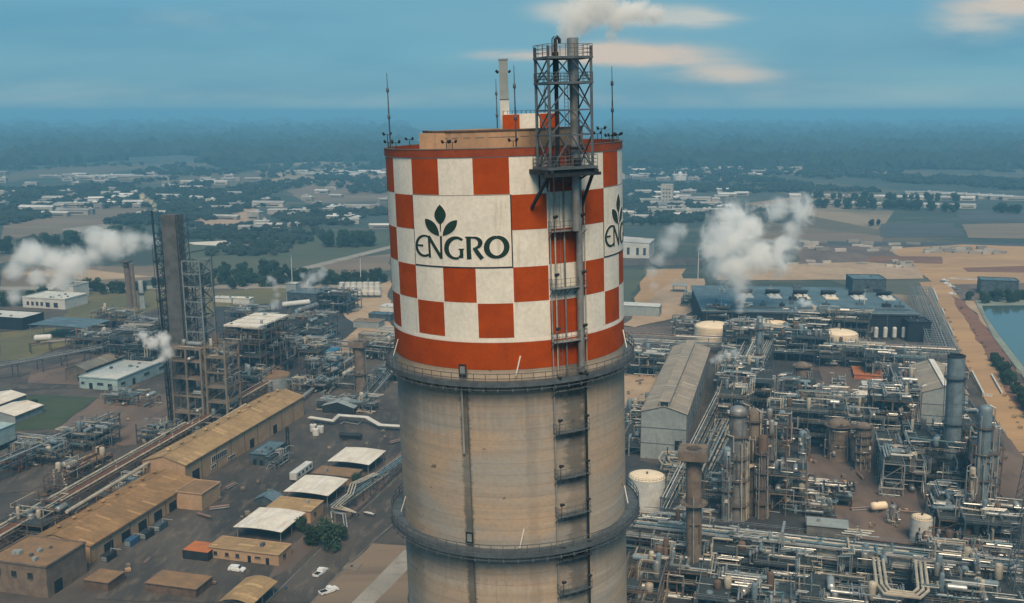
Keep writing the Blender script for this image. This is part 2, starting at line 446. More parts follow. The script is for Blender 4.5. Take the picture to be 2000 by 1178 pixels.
def concrete_shaft():
    m = D.materials.new("banded tower concrete"); m.use_nodes = True
    t = NT(m.node_tree); b = m.node_tree.nodes["Principled BSDF"]
    o = t.new("ShaderNodeTexCoord").outputs["Object"]
    s = t.new("ShaderNodeSeparateXYZ"); t.put(s.inputs[0], o)
    ang = t.math("ARCTAN2", s.outputs[0], t.math("MULTIPLY", s.outputs[1], -1.0))
    cv = t.new("ShaderNodeCombineXYZ"); t.put(cv.inputs[0], ang); t.put(cv.inputs[1], s.outputs[2])
    broad = t.noise(t.mapv(cv.outputs[0], (0.9, 0.20, 1)), 1.0, 5, 0.6, 0.6)
    lift = t.noise(t.mapv(cv.outputs[0], (0.5, 1.1, 1), (4, 0, 0)), 1.0, 4, 0.6, 0.2)
    fine = t.noise(o, 2.2, 5, 0.65)
    c = t.mix(t.smooth(broad, 0.34, 0.66), (0.42, 0.315, 0.22), (0.32, 0.305, 0.275))
    c = t.mix(t.smooth(lift, 0.42, 0.70, 0, 0.38), c, (0.225, 0.21, 0.185))
    lift2 = t.noise(t.mapv(cv.outputs[0], (0.35, 0.55, 1), (14, 3, 0)), 1.0, 3, 0.5, 0.4)
    c = t.mix(t.smooth(lift2, 0.60, 0.66, 0, 0.4), c, (0.48, 0.42, 0.34))
    c = t.mix(t.smooth(fine, 0.4, 0.75, 0, 0.3), c, (0.18, 0.155, 0.13))
    # pour joints every 1.25 m
    pj = t.math("FRACT", t.math("MULTIPLY", s.outputs[2], 0.8))
    c = t.mix(t.math("MULTIPLY", t.math("LESS_THAN", pj, 0.06), 0.34), c, (0.16, 0.14, 0.12))
    # soot and rust washed down from the walkway brackets
    for zt, L_ in ((96.4, 7.0), (77.8, 6.0)):
        dz = t.math("DIVIDE", t.math("SUBTRACT", zt, s.outputs[2]), L_)
        runs = t.noise(t.mapv(cv.outputs[0], (26, 0.12, 1)), 1.0, 4, 0.6)
        fm_ = t.math("MULTIPLY", t.smooth(t.math("ADD", dz, t.math("MULTIPLY", t.math("SUBTRACT", runs, 0.5), -3.0)), 1.1, 0.1), t.math("GREATER_THAN", dz, 0.0))
        c = t.mix(t.math("MULTIPLY", fm_, 0.24), c, (0.12, 0.10, 0.085))
    # dark water stains at two bearings, ragged along their edges
    rag = t.noise(t.mapv(cv.outputs[0], (3, 1.2, 1)), 1.0, 5, 0.75)
    lenm = t.noise(t.mapv(cv.outputs[0], (0.2, 0.16, 1), (7, 2, 0)), 1.0, 3, 0.6)
    for (a0, wd, st) in ((-21.5, 2.6, 0.85), (23.0, 4.0, 0.22), (31.0, 6.0, 0.72), (9.0, 3.0, 0.18), (-60, 10, 0.3)):
        dd = t.math("DIVIDE", t.math("ABSOLUTE", t.math("SUBTRACT", ang, rad(a0))), rad(wd))
        dd = t.math("ADD", dd, t.math("MULTIPLY", t.math("SUBTRACT", rag, 0.5), 2.2))
        f = t.math("MULTIPLY", t.smooth(dd, 1.15, 0.5, 0, st), t.smooth(lenm, 0.36, 0.56, 0.45, 1.0))
        c = t.mix(f, c, (0.055, 0.065, 0.068))
    # small dark patches
    sp_ = t.noise(t.mapv(o, (1, 1, 1.2)), 0.75, 2, 0.5)
    c = t.mix(t.smooth(sp_, 0.735, 0.76, 0, 0.7), c, (0.06, 0.055, 0.05))
    t.put(b.inputs["Base Color"], c); b.inputs["Roughness"].default_value = 0.88
    bp = t.new("ShaderNodeBump"); bp.inputs["Distance"].default_value = 0.1; bp.inputs["Strength"].default_value = 0.25
    t.put(bp.inputs["Height"], fine); t.l.new(bp.outputs[0], b.inputs["Normal"])
    return m
M["shaft"] = concrete_shaft()

tw = thing("prilling_tower", "huge round concrete tower with orange-red and white checkered top carrying green leaf lettering", "tower", (TX, TY, 0))
def P3(r, a, z):         # tower coordinates: radius, bearing from the viewer's side (radians), height
    return (TX + r * math.sin(a), TY - r * math.cos(a), z)
def patch(mb, r0, r1, a0, a1, z0, z1, n=None):
    """a curved plate on the tower from bearing a0 to a1"""
    mb.ring(TX, TY, r0, r1, z0, z1, n or max(2, round((a1 - a0) / rad(2.0))), a0, a1)

MB().lathe(TX, TY, [(TR, -1), (TR, 40), (TR, 97.95)], 144).build("shaft", "shaft", tw, True)
MB().ring(TX, TY, TR - 0.5, TR + 0.01, 97.9, 119.66, 144).build("upper_shaft", "white_paint", tw, True)
MB().ring(TX, TY, TR + 0.012, TR + 0.03, 97.75, 100.62, 144).build("painted_band", "red", tw, True)
MB().ring(TX, TY, TR - 0.45, TR + 0.10, 119.66, 120.45, 144).build("rim_band", "rim", tw, True)
MB().ring(TX, TY, TR - 0.2, TR + 0.14, 120.452, 120.53, 144).build("coping", "concrete", tw, True)
MB().ring(TX, TY, 0.5, TR - 0.5, 119.4, 119.5, 96).build("roof_deck", "rim", tw)

LOGO = {}
for base in (-3, 3, 9):
    for c in range(3):
        for r in (1, 2): LOGO[((base + c) % NC, r)] = base
red = MB(); lines = MB(); g = 0.004
for c in range(NC):
    for r in range(5):
        if (c % NC, r) in LOGO: continue
        if (c + r) % 2 == (1 if True else 0):     # red cells
            patch(red, TR + 0.011, TR + 0.028, C0 + c * CW + g, C0 + (c + 1) * CW - g, ROWS[r + 1] + 0.05, ROWS[r] - 0.05, 8)
            a0, a1 = C0 + c * CW, C0 + (c + 1) * CW
            e = 0.0062
            patch(lines, TR + 0.011, TR + 0.022, a0 - e, a0 + g - .0006, ROWS[r + 1] - .03, ROWS[r] + .03, 2)
            patch(lines, TR + 0.011, TR + 0.022, a1 - g + .0006, a1 + e, ROWS[r + 1] - .03, ROWS[r] + .03, 2)
red.build("red_checker", "red", tw, True)
lines.build("checker_outline", "line", tw, True)
MB().ring(TX, TY, TR + 0.012, TR + 0.024, 100.66, 101.0, 144).build("outline_band", "line", tw, True)

# ---- the lettering: strokes measured on the enlarged sign, wrapped onto the shaft
# sign coordinates: u 0..1 across the panel, v 0..1 down
def sign_pt(zx, zy):
    """sheet coordinates of the enlarged photograph of the sign to (u, v) with the panel's slant taken out"""
    # panel corners: (78,12) (1520,30) (1545,1085) (110,1020); the lower edge sags with the tower's curve
    L = 78 + (110 - 78) * (zy - 12) / 1008
    Rr = 1522 + (1547 - 1522) * (zy - 30) / 1055
    u = (zx - L) / (Rr - L)
    # equal bearings, not equal widths: the panel runs from -46.2 to 2.9 degrees
    x0, x1 = math.sin(rad(-46.2)), math.sin(rad(2.9))
    a = math.asin(x0 + (x1 - x0) * u)
    top = 12 + 18 * math.sin(u * 1.5) ; bot = 1020 + 70 * math.sin(u * 1.6)
    return a, (zy - top) / (bot - top)
ZT, ZB = ROWS[1] - 0.05, ROWS[3] + 0.05
def wrap(mb, poly_l, poly_r, da, r0, r1):
    """a strip between two edges (lists of sheet points), with thickness"""
    n = len(poly_l)
    vs = []
    for (pl, pr) in zip(poly_l, poly_r):
        for p in (pl, pr):
            a, v = sign_pt(*p)
            z = ZT + (ZB - ZT) * v
            vs.append(P3(r0, a + da, z)); vs.append(P3(r1, a + da, z))
    fs = []
    for i in range(n - 1):
        b, d = 4 * i, 4 * i + 4
        fs += [(b + 1, b + 3, d + 3, d + 1), (b, d, d + 2, b + 2), (b, b + 1, d + 1, d), (b + 2, d + 2, d + 3, b + 3)]
    fs += [(0, 2, 3, 1), (4 * n - 4, 4 * n - 3, 4 * n - 1, 4 * n - 2)]
    mb.add(vs, fs)
def stroke(pts, widths, sub=4):
    """centre line with a width at each point -> left and right edges (Catmull-Rom smoothed)"""
    P = [Vector((x, y, w_)) for (x, y), w_ in zip(pts, widths)]
    out = []
    for i in range(len(P) - 1):
        p0, p1, p2, p3 = P[max(i - 1, 0)], P[i], P[i + 1], P[min(i + 2, len(P) - 1)]
        for k in range(sub):
            t = k / sub
            out.append(0.5 * ((2 * p1) + (p2 - p0) * t + (2 * p0 - 5 * p1 + 4 * p2 - p3) * t * t + (3 * p1 - p0 - 3 * p2 + p3) * t ** 3))
    out.append(P[-1])
    l, r = [], []
    for i, p in enumerate(out):
        d = out[min(i + 1, len(out) - 1)] - out[max(i - 1, 0)]
        d = Vector((d.x, d.y)).normalized(); nrm = Vector((-d.y, d.x))
        l.append((p.x + nrm.x * p.z / 2, p.y + nrm.y * p.z / 2)); r.append((p.x - nrm.x * p.z / 2, p.y - nrm.y * p.z / 2))
    return l, r
def arc(cx, cy, rx, ry, a0, a1, n):
    return [(cx + rx * math.cos(rad(a0 + (a1 - a0) * i / n)), cy - ry * math.sin(rad(a0 + (a1 - a0) * i / n))) for i in range(n + 1)]
def leaf(tip, base, bulge, k=0.5, n=12):
    t_, b_ = Vector(tip), Vector(base)
    d = b_ - t_; nrm = Vector((-d.y, d.x)).normalized()
    l, r = [], []
    for i in range(n + 1):
        s = i / n
        wv = bulge * (math.sin(math.pi * s ** (math.log(0.5) / math.log(k))) ** 0.85)
        p = t_ + d * s
        l.append(tuple(p + nrm * (wv + 1.0))); r.append(tuple(p - nrm * (wv + 1.0)))
    return l, r
GLYPH = {
    "E": [stroke(arc(262, 748, 128, 148, 62, 298, 16), [26, 26, 30, 34, 36, 38, 39, 40, 40, 40, 39, 38, 36, 34, 34, 34, 36]),
          stroke([(150, 738), (190, 742), (238, 745)], [24, 26, 30])],
    "N": [stroke([(330, 600), (336, 760), (343, 920)], [34, 32, 34]),
          stroke([(328, 612), (425, 775), (517, 925)], [44, 44, 46]),
          stroke([(515, 605), (517, 770), (520, 938)], [28, 30, 34])],
    "G": [stroke(arc(738, 788, 142, 152, 50, 286, 18), [34, 36, 38, 44, 52, 60, 66, 70, 71, 71, 70, 68, 62, 54, 46, 40, 38, 36, 36]),
          stroke([(780, 920), (812, 905), (822, 880)], [38, 46, 52]), stroke([(820, 935), (818, 870), (815, 800)], [44, 50, 48]),
          stroke([(775, 806), (815, 806), (855, 808)], [16, 18, 18])],
    "R": [stroke([(920, 632), (922, 800), (928, 958)], [66, 64, 68]), stroke([(870, 630), (900, 632), (960, 636)], [16, 24, 28]),
          stroke([(940, 640), (1010, 640), (1062, 665), (1090, 715), (1070, 770), (1020, 795), (985, 800)], [28, 32, 50, 66, 52, 28, 20]),
          stroke([(1005, 795), (1055, 875), (1115, 958)], [56, 62, 60])],
    "O": [stroke(arc(1323, 792, 143, 148, 90, 450, 28), [46 + 36 * abs(math.cos(rad(90 + 360 * i / 28))) ** 1.3 - 0 for i in range(29)])],
    "leaf": [leaf((502, 148), (510, 440), 84, 0.52), leaf((278, 352), (488, 604), 66, 0.47), leaf((758, 376), (542, 602), 66, 0.47),
             stroke([(509, 425), (511, 480), (510, 540)], [20, 16, 8])],
}
for base in (-3, 3, 9):
    da = (base + 3) * CW
    pa0, pa1 = C0 + base * CW, C0 + (base + 3) * CW
    pm = MB(); patch(pm, TR + 0.012, TR + 0.045, pa0 + 0.004, pa1 - 0.004, ZB, ZT, 24)
    sign = pm.build("sign_panel", "white_paint", tw, True)
    fr = MB()
    patch(fr, TR + 0.012, TR + 0.06, pa0 - 0.002, pa1 + 0.006, ZB - 0.13, ZB - 0.012, 24)
    patch(fr, TR + 0.012, TR + 0.06, pa1 - 0.003, pa1 + 0.006, ZB, ZT, 1)
    patch(fr, TR + 0.012, TR + 0.05, pa0 - 0.003, pa0 + 0.003, ZB, ZT, 1)
    patch(fr, TR + 0.012, TR + 0.05, pa0 - 0.002, pa1 + 0.006, ZT + 0.005, ZT + 0.05, 24)
    fr.build("sign_frame", "steel_dark", sign)
    wl = MB()
    patch(wl, TR + 0.046, TR + 0.052, pa0 + 0.007, pa1 - 0.006, ZB + 0.02, ZB + 0.09, 24)
    patch(wl, TR + 0.046, TR + 0.052, pa0 + 0.007, pa1 - 0.006, ZT - 0.09, ZT - 0.02, 24)
    patch(wl, TR + 0.046, TR + 0.052, pa1 - 0.011, pa1 - 0.006, ZB + 0.1, ZT - 0.1, 1)
    wl.build("sign_border", "line", sign)
    for key, sts in GLYPH.items():
        halo = MB(); ink = MB()
        for (l, r) in sts:
            wrap(ink, l, r, da, TR + 0.050, TR + 0.085 + 0.004 * sts.index((l, r)))
            # pale outline a little wider than the stroke
            l2, r2 = [], []
            for (a, b) in zip(l, r):
                va, vb = Vector(a), Vector(b)
                d = va - vb
                d = d.normalized() if d.length > 1e-3 else Vector((1, 0))
                l2.append(tuple(va + d * 13)); r2.append(tuple(vb - d * 13))
            wrap(halo, l2, r2, da, TR + 0.046, TR + 0.058 + 0.003 * sts.index((l, r)))
        ik = ink.build("logo_leaf" if key == "leaf" else "letter", "green", sign)
        halo.build("letter_outline", "line", ik)

# ---- ring walkways
def walkway(z, ro, name="ring_walkway"):
    pf = MB().ring(TX, TY, TR + 0.05, ro, z, z + 0.12, 96).build(name, "steel", tw)
    MB().ring(TX, TY, ro - 0.03, ro + 0.05, z - 0.28, z + 0.22, 96).build("toe_plate", "steel", pf)
    rl = MB()
    for hh in (0.6, 1.1):
        rl.ring(TX, TY, ro - 0.03, ro + 0.04, z + hh, z + hh + 0.07, 96)
    for k in range(72):
        a = 2 * math.pi * k / 72
        rl.beam(P3(ro, a, z), P3(ro, a, z + 1.15), 0.06)
    rl.build("guard_rail", "steel", pf)
    br = MB()
    for k in range(60):
        a = 2 * math.pi * k / 60 + 0.02
        br.beam(P3(TR, a, z - 0.15), P3(ro, a, z - 0.15), 0.12, 0.2)
        br.beam(P3(TR, a, z - 1.05), P3(ro - 0.2, a, z - 0.15), 0.10)
    br.build("bracket", "steel_dark", pf)
    # thin cable conduit slung below the brackets with clips
    cb = MB().ring(TX, TY, ro - 0.02, ro + 0.06, z - 0.62, z - 0.54, 96)
    for k in range(60):
        a = 2 * math.pi * k / 60 + 0.02
        cb.box(*P3(ro + 0.04, a, 0)[:2], z - 0.75, z - 0.45, 0.18, 0.18, a)
    cb.build("conduit", "steel", pf)
walkway(96.45, 14.35)
walkway(77.9, 14.75)
walkway(56.0, 14.75)
for a, z in ((-21.5, 97.0), (-21.5, 78.4)):
    ab = rad(a)
    f = MB()
    for s_ in (-1, 1):
        f.beam(P3(13.35, ab + s_ * 0.028, z), P3(13.35, ab + s_ * 0.028, z + 1.3), 0.09)
    for h_ in (0, 1.25): f.beam(P3(13.35, ab - 0.03, z + h_), P3(13.35, ab + 0.03, z + h_), 0.09)
    f.build("hatch_frame", "steel_dark", tw)
    MB().box(*P3(13.3, ab, 0)[:2], z + 0.25, z + 1.05, 0.55, 0.25, ab).build("beacon_box", "steel_light", tw)
# white short poles leaning on the walkway rail
for a, z in ((-70, 97.6), (4.0, 97.3), (74, 97.6), (-72, 78.9), (3.2, 78.3), (73, 79.2)):
    MB().beam(P3(13.75, rad(a) - 0.02, z), P3(13.25, rad(a) + 0.02, z + 1.9), 0.10).build("light_pole", "white_paint", tw)

# ---- vertical services up the tower, right of the sign, and one down the left
for (a, r, rr, z0, z1, mt) in ((19.8, 13.55, 0.07, 0, 118.6, "pipe_silver"), (22.0, 13.55, 0.08, 97, 118.6, "pipe_tan"), 
                               (26.5, 13.55, 0.09, 97, 118.6, "clad"), (37.5, 13.5, 0.06, 0, 116, "pipe_tan"),
                               (-22.4, 13.35, 0.12, 88.5, 96.3, "pipe_silver"), (-19.9, 13.25, 0.05, 60, 96.3, "steel")):
    MB().cyl(P3(r, rad(a), z0), P3(r, rad(a), z1), rr, 8).build("riser_pipe", mt, tw, True)
MB().cyl(P3(13.85, rad(33.2), 97), P3(13.85, rad(33.2), 118.9), 0.36, 16).build("flue_duct", "clad", tw, True)
MB().cyl(P3(13.8, rad(35.4), 0), P3(13.8, rad(35.4), 97), 0.13, 10).build("riser_pipe", "steel_dark", tw, True)
ld = MB()
for s_ in (-1, 1): ld.beam(P3(13.75, rad(23.2) + s_ * 0.013, 97), P3(13.75, rad(23.2) + s_ * 0.013, 119), 0.03)
z = 97.4
while z < 119:
    ld.beam(P3(13.75, rad(23.2) - 0.013, z), P3(13.75, rad(23.2) + 0.013, z), 0.025); z += 0.9
ld.build("access_ladder", "steel", tw)
for z in (111.9, 106.0, 100.4, 95.2, 90.6, 85.6, 81.3, 76.4, 72.5, 66.0):
    pf = MB(); a0, a1 = rad(19.5), rad(36.0)
    patch(pf, TR + 0.05, TR + 0.95, a0, a1, z, z + 0.08, 6)
    lp = pf.build("service_platform", "steel_light" if z > 97 else "steel", tw)
    rl = MB(); pts = [P3(TR + 0.1, a0, z)] + [P3(TR + 0.92, a0 + (a1 - a0) * k / 4, z) for k in range(5)] + [P3(TR + 0.1, a1, z)]
    rl.rail(pts, 1.05, 1.6, 0.035)
    for k in range(5):
        a = a0 + (a1 - a0) * k / 4
        rl.beam(P3(TR, a, z - 0.8), P3(TR + 1.05, a, z), 0.06)
    rl.build("platform_rail", "steel", lp)
    fb = MB()
    for a in (a1 - 0.04, a0 + 0.02):
        q = P3(TR + 1.0, a, z + 1.0)
        fb.beam((q[0], q[1], z), (q[0] + .1, q[1], z + 1.5), 0.05)
        fb.cyl((q[0], q[1], z + 1.5), (q[0] + 0.35, q[1] - 0.25, z + 1.65), 0.2, 8, 0.12)
    fb.build("floodlight", "steel_dark", lp)
# floodlights along the rim
for k, a in enumerate((-82, -76, -62, -26, -23, 5, 54, 62, 66, 75, 84, 120, 160, 200, 240)):
    fb = MB(); x, y, z = P3(12.85, rad(a), 120.45)
    h_ = 1.5 if a in (54, -82) else 0.7
    fb.beam((x, y, z - 0.6), (x, y, z + h_), 0.06)
    fb.beam((x - 0.3, y, z + h_), (x + 0.3, y, z + h_), 0.05)
    fb.cyl((x - 0.35, y, z + h_), (x - 0.45, y - 0.2, z + h_ + 0.2), 0.13, 8); fb.cyl((x + 0.3, y, z + h_), (x + 0.42, y - 0.15, z + h_ + 0.22), 0.13, 8)
    fb.build("rim_floodlight", "steel_dark", tw)

# ---- penthouse drum on the roof and the chequered room on it
ph = MB().ring(TX - 0.0, TY + 0.3, 8.6, 8.95, 119.5, 122.1, 20, rad(-93), rad(93)).build("penthouse_wall", "tan_wall", tw)
MB().ring(TX, TY + 0.3, 0.2, 8.95, 121.4, 121.5, 40).build("penthouse_deck", "concrete", ph)
MB().ring(TX, TY + 0.3, 8.55, 9.05, 122.102, 122.25, 20, rad(-93), rad(93)).build("penthouse_coping", "steel_brown", ph)
MB().ring(TX, TY + 0.3, 8.6, 8.95, 119.5, 122.1, 20, rad(93.1), rad(266.9)).build("penthouse_wall", "tan_wall", tw)
MB().box(TX - 7.2, TY - 4.9, 119.5, 122.0, 3.0, 2.2, rad(-12)).build("stair_housing", "tan_wall", tw)
mr = MB()
mx, my = TX + 3.2, TY + 2.2
mr.box(mx, my, 121.5, 123.75, 6.3, 5.0)
room = mr.build("machine_room", "white_paint", tw)
rp = MB()
for (x0, x1) in ((-3.17, -1.3), (0.95, 3.17)):
    rp.box(mx + (x0 + x1) / 2, my - 2.52, 122.0, 123.7, x1 - x0, 0.05)
rp.box(mx - 3.17, my + 1.3, 122.0, 123.7, 0.05, 2.3)
rp.build("red_panel", "red", room)
MB().rail([(mx - 3.1, my - 2.4, 123.75), (mx + 3.1, my - 2.4, 123.75), (mx + 3.1, my + 2.4, 123.75), (mx - 3.1, my + 2.4, 123.75), (mx - 3.1, my - 2.4, 123.75)], 0.35, 0.5, 0.05, (1.0,)).build("roof_rail", "steel", room)
tw.rotation_euler = (0, LEAN, 0)

def on_tower(r, a, z):
    p = P3(r, a, z)
    q = Matrix.Rotation(LEAN, 4, "Y") @ Vector((p[0] - TX, p[1] - TY, z))
    return Vector((q.x + TX, q.y + TY, q.z))

# ---- grey duct and lightning rods on the roof
b = on_tower(3.0, rad(180), 121.5)
b.x = TX - 3.55
du = thing("square_duct", "tall pale grey square exhaust duct rising behind the tower's roof drum", "duct", b)
MB().box(b.x, b.y, b.z, b.z + 3.9, 1.02, 1.02).build("lower_duct", "wall_white", du)
MB().box(b.x, b.y, b.z + 3.92, b.z + 8.3, 1.0, 1.0).box(b.x, b.y, b.z + 8.31, b.z + 8.45, 1.12, 1.12).build("upper_duct", "wall_grey", du)
MB().box(b.x, b.y, b.z + 3.86, b.z + 3.96, 1.08, 1.08).build("flange", "steel", du)
MB().cyl((b.x - 0.6, b.y - .4, b.z + 6.9), (b.x - 0.85, b.y - .5, b.z + 7.15), 0.16, 8).cyl((b.x + 0.6, b.y - .4, b.z + 6.9), (b.x + 0.75, b.y - .5, b.z + 7.1), 0.14, 8).build("aircraft_lamp", "steel_dark", du)
du.rotation_euler = (0, LEAN, 0)
for (r, a, z, hh, lab) in ((12.7, -75, 120.45, 8.1, "thin steel lightning rod on the left edge of the checkered tower's rim"),
                           (12.7, 6.4, 119.6, 8.9, "thin steel lightning rod at the front of the checkered tower's rim"),
                           (12.7, 183.5, 120.4, 7.6, "thin steel lightning rod just left of the square grey duct"),
                           (12.7, 69, 120.45, 8.0, "thin steel lightning rod on the right edge of the checkered tower's rim"),
                           (10.2, 150, 120.4, 7.6, "thin lightning rod seen through the steel flue frame on the tower")):
    p = on_tower(r, rad(a), z)
    t = thing("lightning_rod", lab, "lightning rod", p, "lightning rods on the tower top")
    x, y, z = p
    MB().cyl((x, y, z), (x, y, z + hh * 0.55), 0.075, 8).cyl((x, y, z + hh * .55), (x, y, z + hh * 0.78), 0.06, 8).cyl((x, y, z + hh * .78), (x, y, z + hh), 0.045, 6, 0.03).build("mast", "steel_blue", t, True)
    for f in (0.43, 0.78):
        MB().lathe(x, y, [(0.08, z + hh * f - 0.3), (0.16, z + hh * f - 0.2), (0.16, z + hh * f + 0.1), (0.08, z + hh * f + 0.25)], 10).build("insulator", "steel", t, True)
    MB().beam((x - 0.35, y, z), (x, y, z + 1.0), 0.06).beam((x + 0.35, y, z), (x, y, z + 1.0), 0.06).build("stay", "steel", t)
    t.rotation_euler = (0, LEAN, 0)

# ---- steel flue frame clamped to the tower
ac = rad(24.5)
fc = P3(15.0, ac, 0)
ff = thing("flue_support_frame", "dark steel braced frame with railed decks holding two flues on the tower's right edge", "steel frame", (TX, TY, 0))
tl = Vector((-math.cos(ac), -math.sin(ac), 0)); ou = Vector((math.sin(ac), -math.cos(ac), 0))
fo = Vector((fc[0], fc[1], 0))
def F(s, d, z):        # s along the tower's tangent to the right, d outward
    return fo - tl * s + ou * d + Vector((0, 0, z))
wf_, df_ = 2.32, 1.42
ZF = [118.2, 121.6, 124.0, 126.6, 129.0]
for s in (-1, 1):
    for d in (-1, 1):
        MB().beam(F(s * wf_, d * df_, 117.9), F(s * wf_, d * df_, 130.1 if d else 129), 0.24).build("corner_post", "steel", ff)
br = MB(); hb = MB()
for i in range(4):
    z0, z1 = ZF[i], ZF[i + 1]
    for s in (-1, 1):
        br.beam(F(s * wf_, -df_, z0), F(s * wf_, df_, z1), 0.11); br.beam(F(s * wf_, df_, z0), F(s * wf_, -df_, z1), 0.11)
        hb.beam(F(s * wf_, -df_, z1), F(s * wf_, df_, z1), 0.16)
    for d in (-1, 1):
        hb.beam(F(-wf_, d * df_, z1), F(wf_, d * df_, z1), 0.16)
        m0 = F(0, d * df_, z1)
        br.beam(F(-wf_, d * df_, z0), m0, 0.11); br.beam(F(wf_, d * df_, z0), m0, 0.11)
hb.build("horizontal_beam", "steel", ff); br.build("cross_brace", "steel", ff)
for z, hh, mt in ((118.4, 1.1, "steel"), (126.6, 0.9, "steel"), (129.0, 1.15, "steel_brown")):
    dk = MB(); e = 0.35 if z < 119 else 0.12
    c = [F(-wf_ - e, -df_ - e, z), F(wf_ + e, -df_ - e, z), F(wf_ + e, df_ + e, z), F(-wf_ - e, df_ + e, z)]
    for i in range(4): dk.beam(c[i], c[(i + 1) % 4], 0.14, 0.22)
    dk.add([tuple(q + Vector((0, 0, hz))) for hz in (0.08, 0.13) for q in c], [(3, 2, 1, 0), (4, 5, 6, 7), (0, 1, 5, 4), (1, 2, 6, 5), (2, 3, 7, 6), (3, 0, 4, 7)])
    d_ = dk.build("deck", "steel", ff)
    MB().rail([q + Vector((0, 0, .1)) for q in c] + [c[0] + Vector((0, 0, .1))], hh, 0.9, 0.05, (1.0, 0.66, 0.33)).build("deck_rail", mt, d_)
bk = MB()
for s in (-1, 1):
    bk.beam(F(s * (wf_ + 0.5), -2.2, 118.1), F(s * (wf_ + .1), df_ + 0.5, 118.1), 0.34, 0.4)
    bk.beam(F(s * (wf_ + 0.1), df_, 118.0), F(s * (wf_ + 0.55), -2.0, 114.4), 0.26)
    bk.beam(F(s * (wf_ + 0.1), df_, 118.0), F(s * 1.2, -1.8, 116.4), 0.16)
    bk.beam(F(s * (wf_ - 0.1), -df_, 118.0), F(s * 1.9, -2.0, 115.8), 0.14)
for d in (-1, 0.0, 1): bk.beam(F(-wf_ - 0.6, d * df_, 118.0), F(wf_ + 0.6, d * df_, 118.0), 0.3, 0.34)
bk.beam(F(-wf_ - 0.9, df_ + .3, 117.75), F(wf_ + 0.7, df_ + .3, 117.75), 0.3)
bk.build("support_bracket", "steel_dark", ff)
f1 = MB().cyl(F(-0.85, 0.1, 117), F(-0.85, 0.1, 130.3), 0.20, 10).build("narrow_flue", "steel_dark", ff, True)
MB().tube([F(-0.85, 0.1, 130.2), F(-0.85, 0.1, 130.75), F(-0.62, 0.1, 131.0), F(-0.4, 0.1, 130.75), F(-0.4, 0.1, 130.4)], 0.17, 8).tube([F(-1.2, 0.1, 129.0), F(-1.2, 0.1, 130.8), F(-0.95, 0.1, 131.05)], 0.06, 6).build("flue_cowl", "steel_dark", f1, True)
MB().cyl(F(-0.85, 0.1, 126.8), F(-0.85, 0.1, 129.6), 0.30, 10).build("silencer", "steel_dark", f1, True)
f2 = MB().cyl(F(1.05, 0.1, 112), F(1.05, 0.1, 130.0), 0.40, 16).build("wide_flue", "clad", ff, True)
MB().cyl(F(1.05, 0.1, 128.2), F(1.05, 0.1, 130.9), 0.56, 16).cyl(F(1.05, 0.1, 126.9), F(1.05, 0.1, 128.2), 0.44, 16, 0.56).build("flue_hood", "steel_light", f2, True)
ld = MB()
for s in (-0.12, 0.26): ld.beam(F(s, 0.4, 117), F(s, 0.4, 127.5), 0.05)
z = 117.0
while z < 127.5:
    ld.beam(F(-0.12, 0.4, z), F(0.26, 0.4, z), 0.035); z += 0.35
ld.build("ladder", "steel", ff)
MB().box(*F(0.9, 0.9, 0)[:2], 118.6, 119.3, 0.7, 0.5, ac).cyl(F(-1.6, 0.5, 118.55), F(-1.6, 0.5, 119.6), 0.25, 8).cyl(F(0.3, 0.8, 120.3), F(1.6, 0.8, 120.3), 0.15, 8).build("valve_set", "steel_dark", ff)
ff.rotation_euler = (0, LEAN, 0)
# ============================================================ ground and fields
def ground_mat():
    m = D.materials.new("plain of fields"); m.use_nodes = True
    t = NT(m.node_tree); b = m.node_tree.nodes["Principled BSDF"]
    p = t.new("ShaderNodeNewGeometry").outputs["Position"]
    s = t.new("ShaderNodeSeparateXYZ"); t.put(s.inputs[0], p)
    # patchwork of fields on the plain
    v = t.new("ShaderNodeTexVoronoi", feature="F1"); v.inputs["Scale"].default_value = 1.0
    t.put(v.inputs["Vector"], t.mapv(p, (1 / 190, 1 / 330, 1), rot=(0, 0, rad(-12)))); v.inputs["Randomness"].default_value = 0.8
    sx = t.new("ShaderNodeSeparateColor"); t.put(sx.inputs[0], v.outputs["Color"])
    c = t.mix(t.smooth(sx.outputs[0], 0.25, 0.55), (0.035, 0.050, 0.038), (0.105, 0.085, 0.055))
    c = t.mix(t.smooth(sx.outputs[1], 0.60, 0.8), c, (0.038, 0.055, 0.045))
    c = t.mix(t.smooth(sx.outputs[2], 0.82, 0.86), c, (0.27, 0.20, 0.13))
    n = t.noise(p, 1 / 420, 7, 0.62)
    c = t.mix(t.smooth(n, 0.46, 0.62), c, (0.030, 0.046, 0.036))
    n = t.noise(t.mapv(p, (1, 2.2, 1)), 1 / 90, 6, 0.65)
    c = t.mix(t.smooth(n, 0.5, 0.7, 0, 0.6), c, (0.16, 0.13, 0.095))
    # dusty ground of the works nearer than about 600 m
    g = t.mix(t.smooth(t.noise(p, 1 / 26, 7, 0.62), 0.38, 0.62), (0.080, 0.067, 0.058), (0.036, 0.034, 0.034))
    g = t.mix(t.smooth(t.noise(t.mapv(p, (1, 0.4, 1)), 1 / 9, 5, 0.65), 0.5, 0.72, 0, 0.55), g, (0.17, 0.125, 0.085))
    g = t.mix(t.smooth(t.noise(p, 0.9, 4, 0.6), 0.4, 0.8, 0, 0.5), g, (0.06, 0.055, 0.05))
    w_ = t.math("ADD", s.outputs[1], t.math("MULTIPLY", t.noise(p, 1 / 120, 3, 0.5), 160))
    c = t.mix(t.smooth(w_, 680, 800), g, c)
    t.put(b.inputs["Base Color"], c); b.inputs["Roughness"].default_value = 0.95
    return m
M["ground"] = ground_mat()
S = 36000
